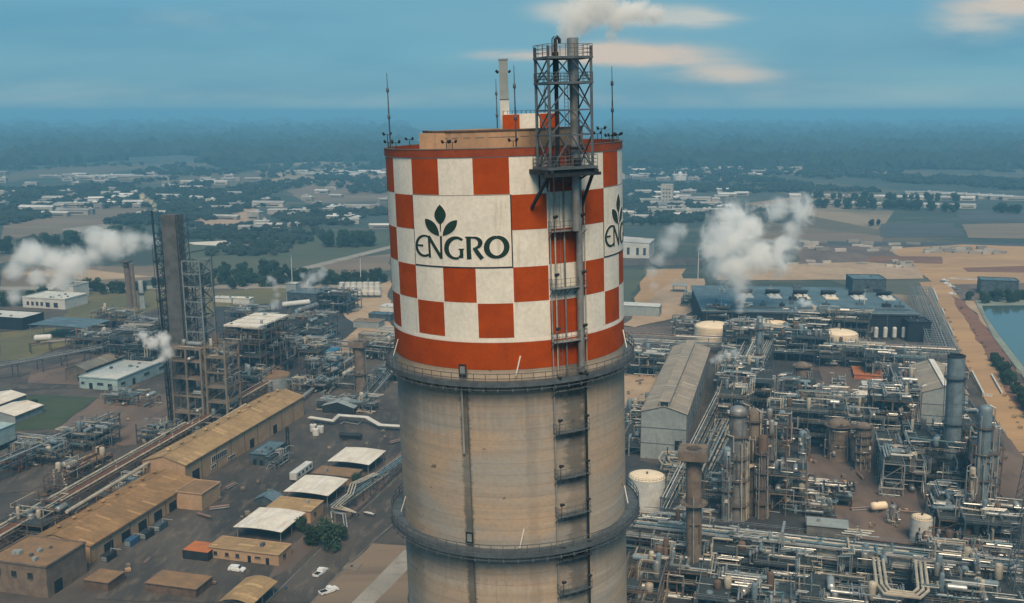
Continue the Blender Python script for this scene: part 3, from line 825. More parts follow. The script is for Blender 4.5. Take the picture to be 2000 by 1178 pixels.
struct("ground", MB().add([(-S, -S / 9, 0), (S, -S / 9, 0), (S, S, 0), (-S, S, 0)], [(0, 1, 2, 3)]), "ground")

def soil(name, col, col2, sc=0.03, st=(1, 1, 1), tr=0.5, tr_col=None):
    m = D.materials.new(name); m.use_nodes = True
    t = NT(m.node_tree); b = m.node_tree.nodes["Principled BSDF"]
    p = t.new("ShaderNodeNewGeometry").outputs["Position"]
    c = t.mix(t.smooth(t.noise(t.mapv(p, st), sc, 7, 0.65, 0.4), 0.36, 0.64), col, col2)
    c = t.mix(t.smooth(t.noise(t.mapv(p, st), sc * 6, 5, 0.6), 0.48, 0.75, 0, tr), c, tr_col or tuple(x * 0.55 for x in col2))
    c = t.mix(t.smooth(t.noise(p, 1.3, 3, 0.6), 0.45, 0.8, 0, 0.3), c, tuple(x * 0.6 for x in col))
    t.put(b.inputs["Base Color"], c); b.inputs["Roughness"].default_value = 0.95
    return m
G = {
    "sand": soil("orange sand", (0.44, 0.265, 0.125), (0.33, 0.20, 0.10), 0.012, (0.5, 1.6, 1), 0.5, (0.24, 0.13, 0.07)),
    "sand_pale": soil("pale sandy ground", (0.42, 0.30, 0.19), (0.33, 0.23, 0.15), 0.03),
    "earth": soil("pinkish bare earth", (0.165, 0.115, 0.090), (0.10, 0.074, 0.062), 0.03, (1, 0.4, 1), 0.7, (0.055, 0.045, 0.04)),
    "earth_red": soil("red brown earth", (0.21, 0.095, 0.055), (0.15, 0.075, 0.05), 0.02, (0.5, 1.5, 1)),
    "brown": soil("brown field", (0.20, 0.145, 0.10), (0.14, 0.11, 0.08), 0.008, (0.4, 2.5, 1)),
    "slate": soil("dark wet field", (0.065, 0.075, 0.080), (0.05, 0.055, 0.06), 0.01, (0.4, 2, 1)),
    "green": soil("dark green field", (0.055, 0.075, 0.045), (0.08, 0.085, 0.05), 0.01, (0.6, 1.6, 1)),
    "olive": soil("dry olive grass", (0.15, 0.125, 0.05), (0.10, 0.095, 0.045), 0.02),
    "lawn": soil("dark lawn", (0.045, 0.065, 0.03), (0.03, 0.05, 0.026), 0.05),
    "asphalt": soil("dusty asphalt", (0.062, 0.054, 0.048), (0.028, 0.027, 0.027), 0.05, (1.3, 0.4, 1), 0.75, (0.135, 0.105, 0.078)),
    "asphalt2": soil("grey dusty yard", (0.080, 0.069, 0.060), (0.040, 0.037, 0.035), 0.05, (1.3, 0.4, 1), 0.75, (0.16, 0.125, 0.092)),
    "painted_shade": soil("works floor with painted shade", (0.040, 0.043, 0.047), (0.022, 0.026, 0.031), 0.06, (1, 1, 1), 0.5, (0.085, 0.07, 0.055)),  # dark colour stands in for the shade between the structures
    "path": soil("pale concrete path", (0.30, 0.27, 0.23), (0.23, 0.21, 0.18), 0.06),
    "bank": soil("pale green pond bank", (0.24, 0.27, 0.22), (0.17, 0.19, 0.155), 0.03),
}
_zl = [0.0]
def sheet(name, px, m, label=None, dz=None):
    _zl[0] += 0.006
    z = 0.02 + _zl[0]
    pts = [at(x, y) for x, y in px]
    if name in ("field", "yard", "verge", "lawn"):      # ragged edges
        rr = random.Random(len(px) * 31 + int(px[0][0])); q = []
        for i in range(len(pts)):
            a, b = Vector(pts[i]), Vector(pts[(i + 1) % len(pts)]); L = (b - a).length
            n = 10; nr = Vector((-(b - a).y, (b - a).x)).normalized(); w = 0
            for k in range(n):
                w = 0.6 * w + rr.uniform(-1, 1) * min(L * 0.012, 5.0) * (1 if k else 0)
                q.append(tuple(a.lerp(b, k / n) + nr * w))
        pts = q
    o = MB().add([(x, y, z) for x, y in pts], [tuple(range(len(pts)))]).build(name, G[m] if m in G else M[m])
    return tag(o, kind="structure")
# far and middle fields, left of the tower
sheet("field", [(0, 425), (120, 412), (285, 398), (292, 430), (180, 450), (0, 468)], "brown")
sheet("field", [(372, 412), (440, 402), (500, 408), (520, 425), (376, 455)], "sand_pale")
sheet("field", [(560, 372), (640, 355), (755, 358), (757, 392), (600, 398)], "brown")
sheet("field", [(0, 528), (60, 520), (312, 520), (315, 545), (150, 560), (0, 560)], "brown")
sheet("field", [(20, 534), (140, 524), (300, 540), (180, 548)], "sand_pale")
sheet("field", [(345, 478), (470, 462), (760, 452), (760, 490), (620, 515), (520, 545), (350, 540)], "green")
sheet("field", [(590, 532), (660, 508), (762, 496), (762, 528), (640, 540)], "brown")
sheet("road", [(470, 560), (540, 538), (590, 522), (660, 505), (762, 480), (762, 486), (662, 511), (596, 528), (548, 544), (480, 566)], "path")
sheet("path", [(366, 474), (440, 470), (492, 477), (478, 482), (380, 478)], "roof_white")
sheet("road", [(120, 448), (250, 432), (262, 437), (140, 456)], "path")
sheet("field", [(0, 650), (110, 640), (185, 655), (60, 700), (0, 706)], "olive")
sheet("field", [(150, 575), (270, 560), (340, 585), (260, 622), (120, 628)], "olive")
sheet("field", [(400, 575), (560, 560), (575, 580), (450, 612), (398, 622)], "olive")
sheet("road", [(0, 560), (760, 556), (762, 562), (0, 567)], "path")
sheet("yard", [(580, 600), (762, 548), (768, 640), (700, 690), (560, 690)], "sand_pale")
sheet("road", [(0, 560 + 188), (190, 742), (330, 752), (330, 764), (180, 758), (0, 762)], "asphalt2")
sheet("lawn", [(62, 770), (190, 777), (108, 838), (22, 842), (20, 800)], "lawn")
sheet("yard", [(190, 780), (345, 768), (330, 862), (240, 872), (110, 842)], "earth")
sheet("yard", [(60, 725), (160, 700), (160, 752), (55, 748)], "earth")
sheet("yard", [(0, 870), (130, 845), (230, 880), (60, 960), (0, 965)], "asphalt2")
sheet("yard", [(500, 770), (780, 700), (780, 800), (610, 800), (600, 770)], "asphalt2")
sheet("yard", [(380, 1178), (400, 985), (610, 812), (785, 800), (790, 900), (640, 1100), (560, 1178)], "asphalt")
sheet("yard", [(185, 1170), (180, 1080), (395, 990), (420, 1060), (400, 1178)], "asphalt2")
sheet("road", [(520, 1178), (640, 1060), (785, 925), (795, 1010), (720, 1065), (606, 1178)], "asphalt2")
sheet("verge", [(520, 1135), (545, 1090), (640, 1005), (795, 870), (795, 905), (660, 1025), (570, 1110)], "earth")
sheet("yard", [(604, 1180), (727, 1062), (800, 1068), (800, 1185)], "brown")
sheet("path", [(686, 1180), (790, 1075), (800, 1076), (800, 1110), (728, 1182)], "path")
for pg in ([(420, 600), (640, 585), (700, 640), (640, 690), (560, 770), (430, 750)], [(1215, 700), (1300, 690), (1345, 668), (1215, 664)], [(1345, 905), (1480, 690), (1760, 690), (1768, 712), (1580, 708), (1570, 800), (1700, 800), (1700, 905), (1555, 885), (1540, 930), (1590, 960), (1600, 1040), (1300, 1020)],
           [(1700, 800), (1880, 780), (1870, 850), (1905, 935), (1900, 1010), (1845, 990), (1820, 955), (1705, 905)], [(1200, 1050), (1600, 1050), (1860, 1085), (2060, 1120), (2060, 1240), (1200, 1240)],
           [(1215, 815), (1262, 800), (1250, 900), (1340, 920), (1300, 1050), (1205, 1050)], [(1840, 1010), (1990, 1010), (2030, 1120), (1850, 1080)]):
    sheet("yard", pg, "painted_shade")  # sheets carrying the painted shade under and between the process units
# right of the tower
sheet("field", [(1205, 525), (1262, 528), (1222, 600), (1205, 600)], "green")
sheet("yard", [(1262, 527), (1340, 525), (1318, 600), (1236, 600)], "sand")
sheet("road", [(1205, 505), (1370, 505), (1375, 519), (1205, 520)], "asphalt2")
sheet("field", [(1470, 455), (1580, 445), (1725, 462), (1722, 478), (1560, 480), (1460, 475)], "brown")
sheet("field", [(1560, 478), (1800, 482), (1800, 512), (1740, 520), (1560, 520)], "earth")
sheet("field", [(1405, 520), (1690, 512), (1800, 522), (1805, 545), (1400, 548)], "sand_pale")
sheet("field", [(1720, 438), (1860, 436), (1885, 462), (1720, 464)], "slate")
sheet("field", [(1868, 412), (2050, 410), (2050, 434), (1880, 434)], "slate")
sheet("field", [(1880, 438), (2050, 436), (2050, 468), (1890, 465)], "brown")
sheet("road", [(1470, 470), (2060, 476), (2060, 484), (1470, 478)], "slate")
sheet("yard", [(1735, 486), (1880, 478), (2060, 484), (2060, 565), (1830, 560), (1795, 530)], "sand")
sheet("field", [(1700, 500), (1840, 502), (1840, 516), (1690, 512)], "earth_red")
sheet("field", [(1880, 524), (2060, 518), (2060, 534), (1890, 532)], "earth_red")
sheet("yard", [(1835, 556), (2060, 552), (2060, 590), (1890, 590), (1850, 575)], "earth")
sheet("road", [(1795, 552), (1848, 550), (1880, 590), (1912, 640), (1960, 720), (2010, 800), (2010, 905), (1960, 850), (1890, 720), (1835, 620)], "sand")
sheet("verge", [(1858, 578), (1888, 590), (1935, 650), (2030, 800), (2030, 850), (1960, 760), (1905, 665)], "earth_red")
sheet("verge", [(1886, 588), (1910, 590), (2030, 755), (2030, 790), (1940, 655)], "sand_pale")
sheet("pond_bank", [(1903, 588), (2090, 586), (2090, 860), (2030, 780), (1940, 660)], "bank")
sheet("yard", [(1880, 780), (1965, 850), (2010, 910), (2010, 1010), (1900, 930), (1870, 850)], "earth")
sheet("yard", [(1552, 888), (1695, 892), (1790, 955), (1815, 1070), (1655, 1052), (1615, 975), (1550, 930)], "earth")
sheet("yard", [(1600, 718), (1735, 712), (1740, 775), (1612, 778)], "earth")
sheet("yard", [(1215, 730), (1310, 738), (1262, 800), (1212, 815)], "sand_pale")
sheet("yard", [(1215, 640), (1400, 636), (1400, 662), (1215, 664)], "earth")
sheet("yard", [(1320, 545), (1375, 545), (1372, 600), (1330, 620), (1240, 640), (1215, 636)], "sand_pale")

# pond water
m = D.materials.new("pond water"); m.use_nodes = True
t = NT(m.node_tree); b = m.node_tree.nodes["Principled BSDF"]
b.inputs["Base Color"].default_value = (0.07, 0.11, 0.11, 1); b.inputs["Roughness"].default_value = 0.09
b.inputs["Specular IOR Level"].default_value = 0.9
bp = t.new("ShaderNodeBump"); bp.inputs["Strength"].default_value = 0.12; bp.inputs["Distance"].default_value = 0.08
t.put(bp.inputs["Height"], t.noise(t.new("ShaderNodeNewGeometry").outputs["Position"], 0.5, 3, 0.5)); t.l.new(bp.outputs[0], b.inputs["Normal"])
M["water"] = m
sheet("pond_water", [(1918, 598), (2090, 597), (2090, 840), (2026, 752), (1948, 652), (1925, 618)], "water")
# concrete rim of the pond
kb = MB()
pp = [at(*q) for q in [(1903, 588), (1940, 660), (2030, 780)]]
for a_, b_ in zip(pp, pp[1:]): kb.beam((a_[0], a_[1], .25), (b_[0], b_[1], .25), 0.5, 0.5)
tag(kb.build("pond_kerb", "concrete"), kind="structure")
# kerbs along the near road
kb = MB()
for line in ([(520, 1178), (640, 1060), (785, 925)], [(606, 1180), (720, 1067), (795, 1000)]):
    pp = [at(*q) for q in line]
    for a_, b_ in zip(pp, pp[1:]): kb.beam((a_[0], a_[1], .1), (b_[0], b_[1], .1), 0.35, 0.3)
tag(kb.build("road_kerb", "concrete"), kind="structure")

# low ridges far off, under the horizon
hl = MB()
random.seed(4)
for k in range(46):
    px = random.uniform(-200, 2200); py = random.choice((228, 232, 238, 246, 258))
    x, y = at(px, py)
    L = random.uniform(0.05, 0.16) * y; h = random.uniform(0.0012, 0.0032) * y
    n = 14; vs = []
    for j in range(n + 1):
        s_ = j / n; hh = h * math.sin(math.pi * s_) ** 0.7 * (0.7 + 0.5 * random.random()) + 0.1
        X = x - L / 2 + L * s_
        vs += [(X, y - 60, 0.05), (X, y, hh), (X, y + 120, 0.05)]
    fs = []
    for j in range(n):
        a = 3 * j
        fs += [(a, a + 3, a + 4, a + 1), (a + 1, a + 4, a + 5, a + 2)]
    hl.add(vs, fs)
tag(hl.build("hills", "leaf_far"), kind="structure")

# ============================================================ trees
def crown_mesh(seed, R, H, z0, n):
    """lumpy crown of many small leaf clumps spread through its volume"""
    r = random.Random(seed)
    lobes = [(Vector((r.uniform(-.5, .5) * R, r.uniform(-.5, .5) * R, z0 + H * r.uniform(0.16, 0.76))), R * r.uniform(0.36, 0.62)) for _ in range(10)]
    mb = MB()
    for _ in range(n):
        c, q = r.choice(lobes)
        d = Vector((r.gauss(0, 1), r.gauss(0, 1), r.gauss(0, 0.8))).normalized() * (q * r.uniform(0.55, 1.05))
        p = c + d
        if p.z < z0 * 0.5: continue
        s = R * r.uniform(0.07, 0.15)
        a = Vector((r.gauss(0, 1), r.gauss(0, 1), r.gauss(0, 0.6))).normalized()
        b = a.orthogonal().normalized(); e = a.cross(b)
        mb.add([p + b * s, p - b * s * .6 + e * s, p - b * s * .6 - e * s, p + a * s * 0.8], [(0, 1, 2), (0, 3, 1), (1, 3, 2), (2, 3, 0)])
    return mb
PROTO = []
def make_tree(seed, n=230, h=9.0, R=3.6, cm="leaf"):
    t = thing("tree", "tree", "tree", (0, 0, 0))
    r = random.Random(seed + 50)
    tr = MB(); tr.cyl((0, 0, -0.2), (0, 0, h * 0.5), 0.28, 6, 0.16)
    for k in range(4):
        a = r.uniform(0, 6.28)
        tr.cyl((0, 0, h * r.uniform(0.28, 0.42)), (math.cos(a) * R * .6, math.sin(a) * R * .6, h * r.uniform(0.55, 0.75)), 0.13, 5, 0.04)
    tr.build("trunk", "bark", t)
    crown_mesh(seed, R, h * 0.84, h * 0.12, n).build("crown", cm, t)
    return t
_used = set()
def place_tree(k, x, y, s, label, group, cat="tree", sz=None):
    if k not in _used:
        _used.add(k); o = PROTO[k]
    else:
        o = copy_tree(PROTO[k])
    o.location = (x, y, 0)
    o.scale = (s, s, sz or s)
    o.rotation_euler = (0, 0, (x * 7.1 + y * 3.3) % 6.28)
    return tag(o, label, cat, group)
for k in range(5): PROTO.append(make_tree(11 + k * 7, 900, 9.0, 3.4 + 0.35 * (k % 3)))
rt = random.Random(77)
def belt(line, n, wd, smin, smax, label, group, gap=0.0):
    """trees along a measured line"""
    pts = [Vector((*at(*q), 0)) for q in line]
    seg = [(pts[i + 1] - pts[i]).length for i in range(len(pts) - 1)]
    T = sum(seg)
    for i in range(n):
        d = (i + rt.uniform(-.4, .4)) / n * T; d = min(max(d, 0), T - .01)
        j = 0
        while d > seg[j]: d -= seg[j]; j += 1
        p = pts[j].lerp(pts[j + 1], d / seg[j])
        place_tree(rt.randrange(5), p.x + rt.uniform(-wd, wd) * 0.5, p.y + rt.uniform(-wd, wd), rt.uniform(smin, smax), label, group)
belt([(20, 596), (160, 574), (300, 566), (420, 560)], 34, 9, .7, 1.25, "dark green tree in the belt behind the grey slab column", "trees of the belt left of the tower")
belt([(420, 560), (560, 552), (700, 556), (765, 556)], 48, 16, 0.8, 1.45, "dark green tree in the belt behind the steaming plant left of the tower", "trees of the belt left of the tower")
belt([(400, 540), (470, 532), (560, 536)], 14, 16, 0.8, 1.3, "tree in the second row beyond the belt left of the tower", "trees beyond the belt")
belt([(632, 482), (735, 478)], 20, 13, 1.3, 1.9, "tree in the square dense copse left of the checkered tower", "trees of the square copse")
belt([(505, 493), (545, 490)], 4, 6, 0.9, 1.1, "round tree standing alone in the green field left of the tower", "field trees")
belt([(0, 492), (90, 484), (200, 470), (300, 462)], 34, 30, 1.2, 1.9, "dark tree of the grove behind the long steam cloud", "trees behind the long steam cloud")
belt([(395, 470), (520, 478)], 5, 8, 0.8, 1.1, "tree behind the long white strip left of the tower", "trees by the white strip")
belt([(2010, 820), (1966, 740), (1938, 700)], 17, 2.5, .55, .95, "dark hedge tree on the bank between the orange road and the pond", "hedge trees by the pond")
belt([(1902, 590), (1960, 590), (2040, 588)], 18, 7, 0.6, 1.15, "dark tree at the far end of the pond", "trees at the pond's far end")
belt([(1560, 404), (1700, 408), (1880, 414)], 30, 14, 1.2, 1.9, "dark tree in the long row before the white terraces right of the tower", "trees in the front row by the terraces")
belt([(1560, 388), (1700, 391), (1880, 396)], 26, 14, 1.1, 1.8, "dark tree between the two rows of white terraces", "trees between the terraces")
belt([(1240, 440), (1310, 438)], 9, 10, 1.0, 1.5, "tree beyond the white roofed shed right of the tower", "trees beyond the white shed")
belt([(1950, 416), (1995, 418)], 8, 8, 1.2, 1.6, "tree of the dark clump at the far right edge", "trees of the far right clump")
belt([(1700, 442), (1720, 440)], 3, 5, 0.8, 1.0, "small tree at the corner of the dark wet field", "trees at the wet field")
for (px, py, s, lab) in ((645, 1074, 1.15, "big dark tree by the bend of the pipe rack near the tower's foot"), (610, 1066, 0.8, "dark tree between the tan hut and the bending pipes"),
                         (697, 950, 0.55, "small bushy tree behind the middle white canopy"), (588, 1040, .6, "small dark tree behind the third white canopy"),
                         (66, 800, 0.55, "round dark bush on the lawn beside the white roofed hall"), (300, 706, 1.1, "dark tree behind the flat pale teal office"),
                         (278, 700, 0.9, "dark tree at the back corner of the flat pale teal office"), (668, 1056, 0.6, "lower dark tree touching the bending pipes")):
    x, y = at(px, py)
    place_tree(rt.randrange(5), x, y, s, lab, None)
# roadside shrubs beside the orange road
sh = thing("shrub", "shrub", "shrub", (0, 0, 0))
crown_mesh(5, 1.2, 1.4, 0.1, 60).build("foliage", "shrub", sh)
first = True
for i in range(46):
    f = i / 45
    side = i % 2
    px, py = ((1872 + f * 120, 596 + f * 250 - 20 * math.sin(f * 3)) if side else (1845 + f * 120, 605 + f * 300))
    x, y = at(px + rt.uniform(-4, 4), py + rt.uniform(-6, 6))
    o = sh if first else copy_tree(sh); first = False
    o.location = (x, y, 0.02); s = rt.uniform(0.5, 1.2); o.scale = (s, s, s)
    tag(o, "small dry brown shrub beside the orange road on the pond side" if side else "small dry brown shrub on the plant side of the orange road", "shrub", "shrubs along the orange road")

# woodland on the plain, too many trees to count
def woods(name_label, region, n, seed, smin, smax, density, hmul=1.0):
    r = random.Random(seed); mb = MB(); made = 0; tries = 0
    from mathutils import noise as mn
    ico = [(0, 0, 1)] + [(math.cos(a) * .9, math.sin(a) * .9, 0.45) for a in [i * 1.2566 for i in range(5)]] + [(math.cos(a + .6), math.sin(a + .6), -0.3) for a in [i * 1.2566 for i in range(5)]]
    fc = [(0, 1 + i, 1 + (i + 1) % 5) for i in range(5)] + [(1 + i, 6 + i, 1 + (i + 1) % 5) for i in range(5)] + [(1 + (i + 1) % 5, 6 + i, 6 + (i + 1) % 5) for i in range(5)]
    while made < n and tries < n * 30:
        tries += 1
        px = r.uniform(region[0], region[2]); py = region[1] + (region[3] - region[1]) * r.random() ** 0.8
        x, y = at(px, py)
        k = mn.noise((x / 260, y / 420, seed)) + 0.5 * mn.noise((x / 90, y / 150, seed + 5))
        if k < density: continue
        s = r.uniform(smin, smax) * (y / 1500) ** 0.5
        h = s * r.uniform(0.8, 1.2) * hmul
        a = r.uniform(0, 6.28)
        for q in range(4):
            ox, oy = r.uniform(-.7, .7) * s, r.uniform(-.7, .7) * s
            ss = s * r.uniform(0.45, 0.8); oz = h * r.uniform(0.35, 0.85)
            mb.add([(x + ox + vx * ss * r.uniform(.75, 1.25), y + oy + vy * ss * r.uniform(.75, 1.25), max(0.05, oz + vz * ss * r.uniform(.6, 1.1))) for vx, vy, vz in ico], fc)
        made += 1
    return tag(mb.build("woodland", "leaf_far"), name_label, "woodland", kind="stuff")
woods("dark woodland among the houses left of the tower", (-40, 322, 760, 440), 2600, 3, 3.5, 6.5, -0.02)
woods("dark woodland among the houses right of the tower", (1205, 318, 2050, 376), 1700, 8, 3.5, 6.5, -0.04)
woods("dark trees scattered through the settlement beside the tower", (1205, 360, 1560, 436), 700, 9, 3.5, 6, -0.12)
woods("dark woodland strips among the fields left of the tower", (350, 440, 760, 500), 260, 31, 3.5, 6, 0.1)
woods("hazy forest on the far plain below the horizon on the left", (-60, 240, 800, 322), 1500, 21, 14, 34, 0.12, 0.3)
woods("hazy forest on the far plain below the horizon on the right", (1180, 240, 2080, 330), 1900, 22, 14, 34, 0.06, 0.3)
# ============================================================ builders for the works
def flanges(mb, pts, r_, r, every=9.0):
    """bolted flanges and valve bodies along a pipe"""
    for i in range(len(pts) - 1):
        a, b = Vector(pts[i]), Vector(pts[i + 1]); L = (b - a).length
        if L < 1.5: continue
        d = (b - a) / L
        for k in range(max(1, int(L / every))):
            c = a + d * (L * (k + r.uniform(.2, .8)) / max(1, int(L / every)))
            mb.cyl(c, c + d * r_ * 0.8, r_ * 1.45, 8)
            if r.random() < 0.25:
                mb.cyl(c + d * r_, c + d * r_ * 3.4, r_ * 1.5, 8).cyl(c + d * r_ * 2.2, c + d * r_ * 2.2 + Vector((0, 0, r_ * 3.6)), r_ * .3, 5).cyl(c + d * r_ * 2.2 + Vector((0, 0, r_ * 3.6)), c + d * r_ * 2.2 + Vector((0, 0, r_ * 3.9)), r_ * 1.1, 8)
    return mb

def gable(name, label, cat, o, Lu, Lv, he, hr, wall, roof, over=0.35, vents=0, monitor=None, doors=(), wins=(), bands=0, ridge_mat=None, group=None, lean=False, ridge_v=0.5, vent_scale=1.0):
    """a shed with its near left corner at o, Lu deep, Lv wide, ridge running deep"""
    cx, cyy = gp(o, Lu / 2, Lv / 2)
    t = thing(name, label, cat, (cx, cyy, 0), group)
    A, B, C_, E_ = gp(o, 0, 0), gp(o, 0, Lv), gp(o, Lu, Lv), gp(o, Lu, 0)
    R0, R1 = gp(o, 0, Lv * ridge_v), gp(o, Lu, Lv * ridge_v)
    w_ = MB()
    w_.add([(*A, 0), (*B, 0), (*C_, 0), (*E_, 0), (*A, he), (*B, he), (*C_, he), (*E_, he), (*R0, hr), (*R1, hr)],
           [(0, 1, 5, 8, 4), (1, 2, 6, 5), (2, 3, 7, 9, 6), (3, 0, 4, 7)])
    wall_o = w_.build("wall", wall, t)
    r = MB()
    th = 0.16
    sl = (hr - he) / (Lv * ridge_v); sr = (hr - he) / (Lv * (1 - ridge_v))
    for sd in (0, 1):
        e0 = gp(o, -over, -over if sd == 0 else Lv + over); e1 = gp(o, Lu + over, -over if sd == 0 else Lv + over)
        q0, q1 = gp(o, -over, Lv * ridge_v), gp(o, Lu + over, Lv * ridge_v)
        ze = he - over * (sl if sd == 0 else sr) + 0.03
        vs = [(*e0, ze), (*e1, ze), (*q1, hr + 0.03), (*q0, hr + 0.03), (*e0, ze + th), (*e1, ze + th), (*q1, hr + 0.03 + th), (*q0, hr + 0.03 + th)]
        r.add(vs, [(0, 1, 2, 3), (7, 6, 5, 4), (0, 4, 5, 1), (1, 5, 6, 2), (3, 7, 4, 0)])
    ro = r.build("roof", roof, t)
    for v_ in (-over - .1, Lv + over + .1):
        gt = MB().beam((*gp(o, -over, v_), he - over * .2 - .1), (*gp(o, Lu + over, v_), he - over * .2 - .1), 0.22, 0.2)
        for k_ in range(max(2, int(Lu / 9)) + 1):
            u_ = Lu * k_ / max(2, int(Lu / 9)); v2 = 0 - .12 if v_ < 0 else Lv + .12
            gt.cyl((*gp(o, u_, v2), 0), (*gp(o, u_, v2), he - .2), 0.09, 6)
        gt.build("gutter", "steel_brown", ro)
    if monitor:
        mw, mh, u0, u1 = monitor
        mm = MB()
        a, b_, c, d = gp(o, u0, Lv * ridge_v - mw / 2), gp(o, u0, Lv * ridge_v + mw / 2), gp(o, u1, Lv * ridge_v + mw / 2), gp(o, u1, Lv * ridge_v - mw / 2)
        mm.add([(*a, hr - 1), (*b_, hr - 1), (*c, hr - 1), (*d, hr - 1), (*a, hr + mh), (*b_, hr + mh), (*c, hr + mh), (*d, hr + mh)], [(0, 1, 5, 4), (1, 2, 6, 5), (2, 3, 7, 6), (3, 0, 4, 7)])
        mon = mm.build("ridge_monitor", wall, ro)
        e = 0.3
        q = [gp(o, u0 - e, Lv * ridge_v - mw / 2 - e), gp(o, u0 - e, Lv * ridge_v + mw / 2 + e), gp(o, u1 + e, Lv * ridge_v + mw / 2 + e), gp(o, u1 + e, Lv * ridge_v - mw / 2 - e)]
        MB().prism(q, hr + mh + 0.01, hr + mh + 0.2).build("monitor_roof", ridge_mat or roof, ro)
        k = gp(o, u0 - 0.05, Lv * ridge_v)
        MB().box(k[0], k[1], hr - 0.2, hr + mh - 0.25, mw * 0.8, 0.1, AX - rad(90)).build("monitor_opening", "wall_dark", ro)
    else:
        MB().beam((*gp(o, -over, Lv * ridge_v), hr + 0.22), (*gp(o, Lu + over, Lv * ridge_v), hr + 0.22), 0.5, 0.12).build("ridge_cap", roof, ro)
    for i in range(vents):
        u = Lu * (i + 0.6) / (vents + 0.2)
        x, y = gp(o, u, Lv * ridge_v - Lv * 0.06)
        s = vent_scale
        v = MB().cyl((x, y, hr - .2), (x, y, hr + 0.75 * s), 0.42 * s, 10).lathe(x, y, [(0.75 * s, hr + 0.6 * s), (0.8 * s, hr + 0.75 * s), (0.6 * s, hr + 1.05 * s), (0.1 * s, hr + 1.2 * s)], 10)
        v.build("roof_vent", roof, ro, True)
    for (side, a, wd, z0, z1) in doors:     # side: 'f' near gable, 'r' right long wall
        x, y = gp(o, -0.04, a) if side == "f" else gp(o, a, Lv + 0.04)
        MB().box(x, y, z0, z1, wd, 0.12, AX - rad(90) if side == "f" else AX).build("doorway", "wall_dark", wall_o)
    for (side, a, wd, z0, z1) in wins:
        x, y = gp(o, -0.05, a) if side == "f" else gp(o, a, Lv + 0.05)
        rz = AX - rad(90) if side == "f" else AX
        wn = MB().box(x, y, z0, z1, wd, 0.10, rz).build("window", "glass", wall_o)
        fr = MB()
        for zz in (z0, z1): fr.box(x, y, zz - 0.06, zz + 0.06, wd + 0.2, 0.22, rz)
        n = max(1, round(wd / 1.2))
        for j in range(n + 1):
            k = (-0.5 + j / n) * wd
            fr.box(x + math.cos(rz) * k, y + math.sin(rz) * k, z0 + 0.07, z1 - 0.07, 0.1, 0.2, rz)
        fr.build("window_frame", "wall_white" if wall != "wall_white" else "steel", wn)
    for j in range(bands):
        z = he * (j + 1) / (bands + 1)
        b_ = MB(); e = 0.06
        b_.beam((*gp(o, -e, -e), z), (*gp(o, -e, Lv + e), z), 0.1, 0.18).beam((*gp(o, -e, Lv + e), z), (*gp(o, Lu, Lv + e), z), 0.1, 0.18)
        b_.build("wall_seam", "steel_blue", wall_o)
    return t

def flat(name, label, cat, o, Lu, Lv, h, wall, roof, doors=(), wins=(), stuff=4, seed=0, par=0.5, group=None, z0=0):
    cx, cyy = gp(o, Lu / 2, Lv / 2)
    t = thing(name, label, cat, (cx, cyy, z0), group)
    A = [gp(o, 0, 0), gp(o, 0, Lv), gp(o, Lu, Lv), gp(o, Lu, 0)]
    wo = MB().add([(*p, z) for z in (z0, h) for p in A], [(0, 1, 5, 4), (1, 2, 6, 5), (2, 3, 7, 6), (3, 0, 4, 7)]).build("wall", wall, t)
    ro = MB().add([(*p, h - 0.02) for p in A], [(0, 1, 2, 3)]).build("roof", roof, t)
    if par:
        pb = MB(); e = 0.12
        B = [gp(o, -e, -e), gp(o, -e, Lv + e), gp(o, Lu + e, Lv + e), gp(o, Lu + e, -e)]
        for i in range(4): pb.beam((*B[i], h + par / 2 - .1), (*B[(i + 1) % 4], h + par / 2 - .1), 0.3, par)
        pb.build("parapet", wall, ro)
    r = random.Random(seed)
    for i in range(stuff):
        x, y = gp(o, r.uniform(0.15, 0.85) * Lu, r.uniform(0.15, 0.85) * Lv)
        s = r.uniform(0.5, 1.1)
        MB().box(x, y, h, h + s * 0.9, s * 1.4, s, AX).box(x, y, h + s * 0.9 + .01, h + s * 1.0, s * 1.0, s * 0.7, AX).build("roof_unit", r.choice(["steel_light", "wall_grey", "steel"]), ro)
    for (side, a, wd, za, zb) in doors:
        x, y = gp(o, -0.04, a) if side == "f" else gp(o, a, Lv + 0.04)
        MB().box(x, y, z0 + za, z0 + zb, wd, 0.14, AX - rad(90) if side == "f" else AX).build("door", "wall_dark", wo)
    for (side, a, wd, za, zb) in wins:
        x, y = gp(o, -0.05, a) if side == "f" else gp(o, a, Lv + 0.05)
        rz = AX - rad(90) if side == "f" else AX
        wn = MB().box(x, y, z0 + za, z0 + zb, wd, 0.1, rz).build("window", "glass", wo)
        MB().box(x, y, z0 + za - 0.14, z0 + za - 0.01, wd + 0.3, 0.3, rz).build("sill", "concrete", wn)
    return t

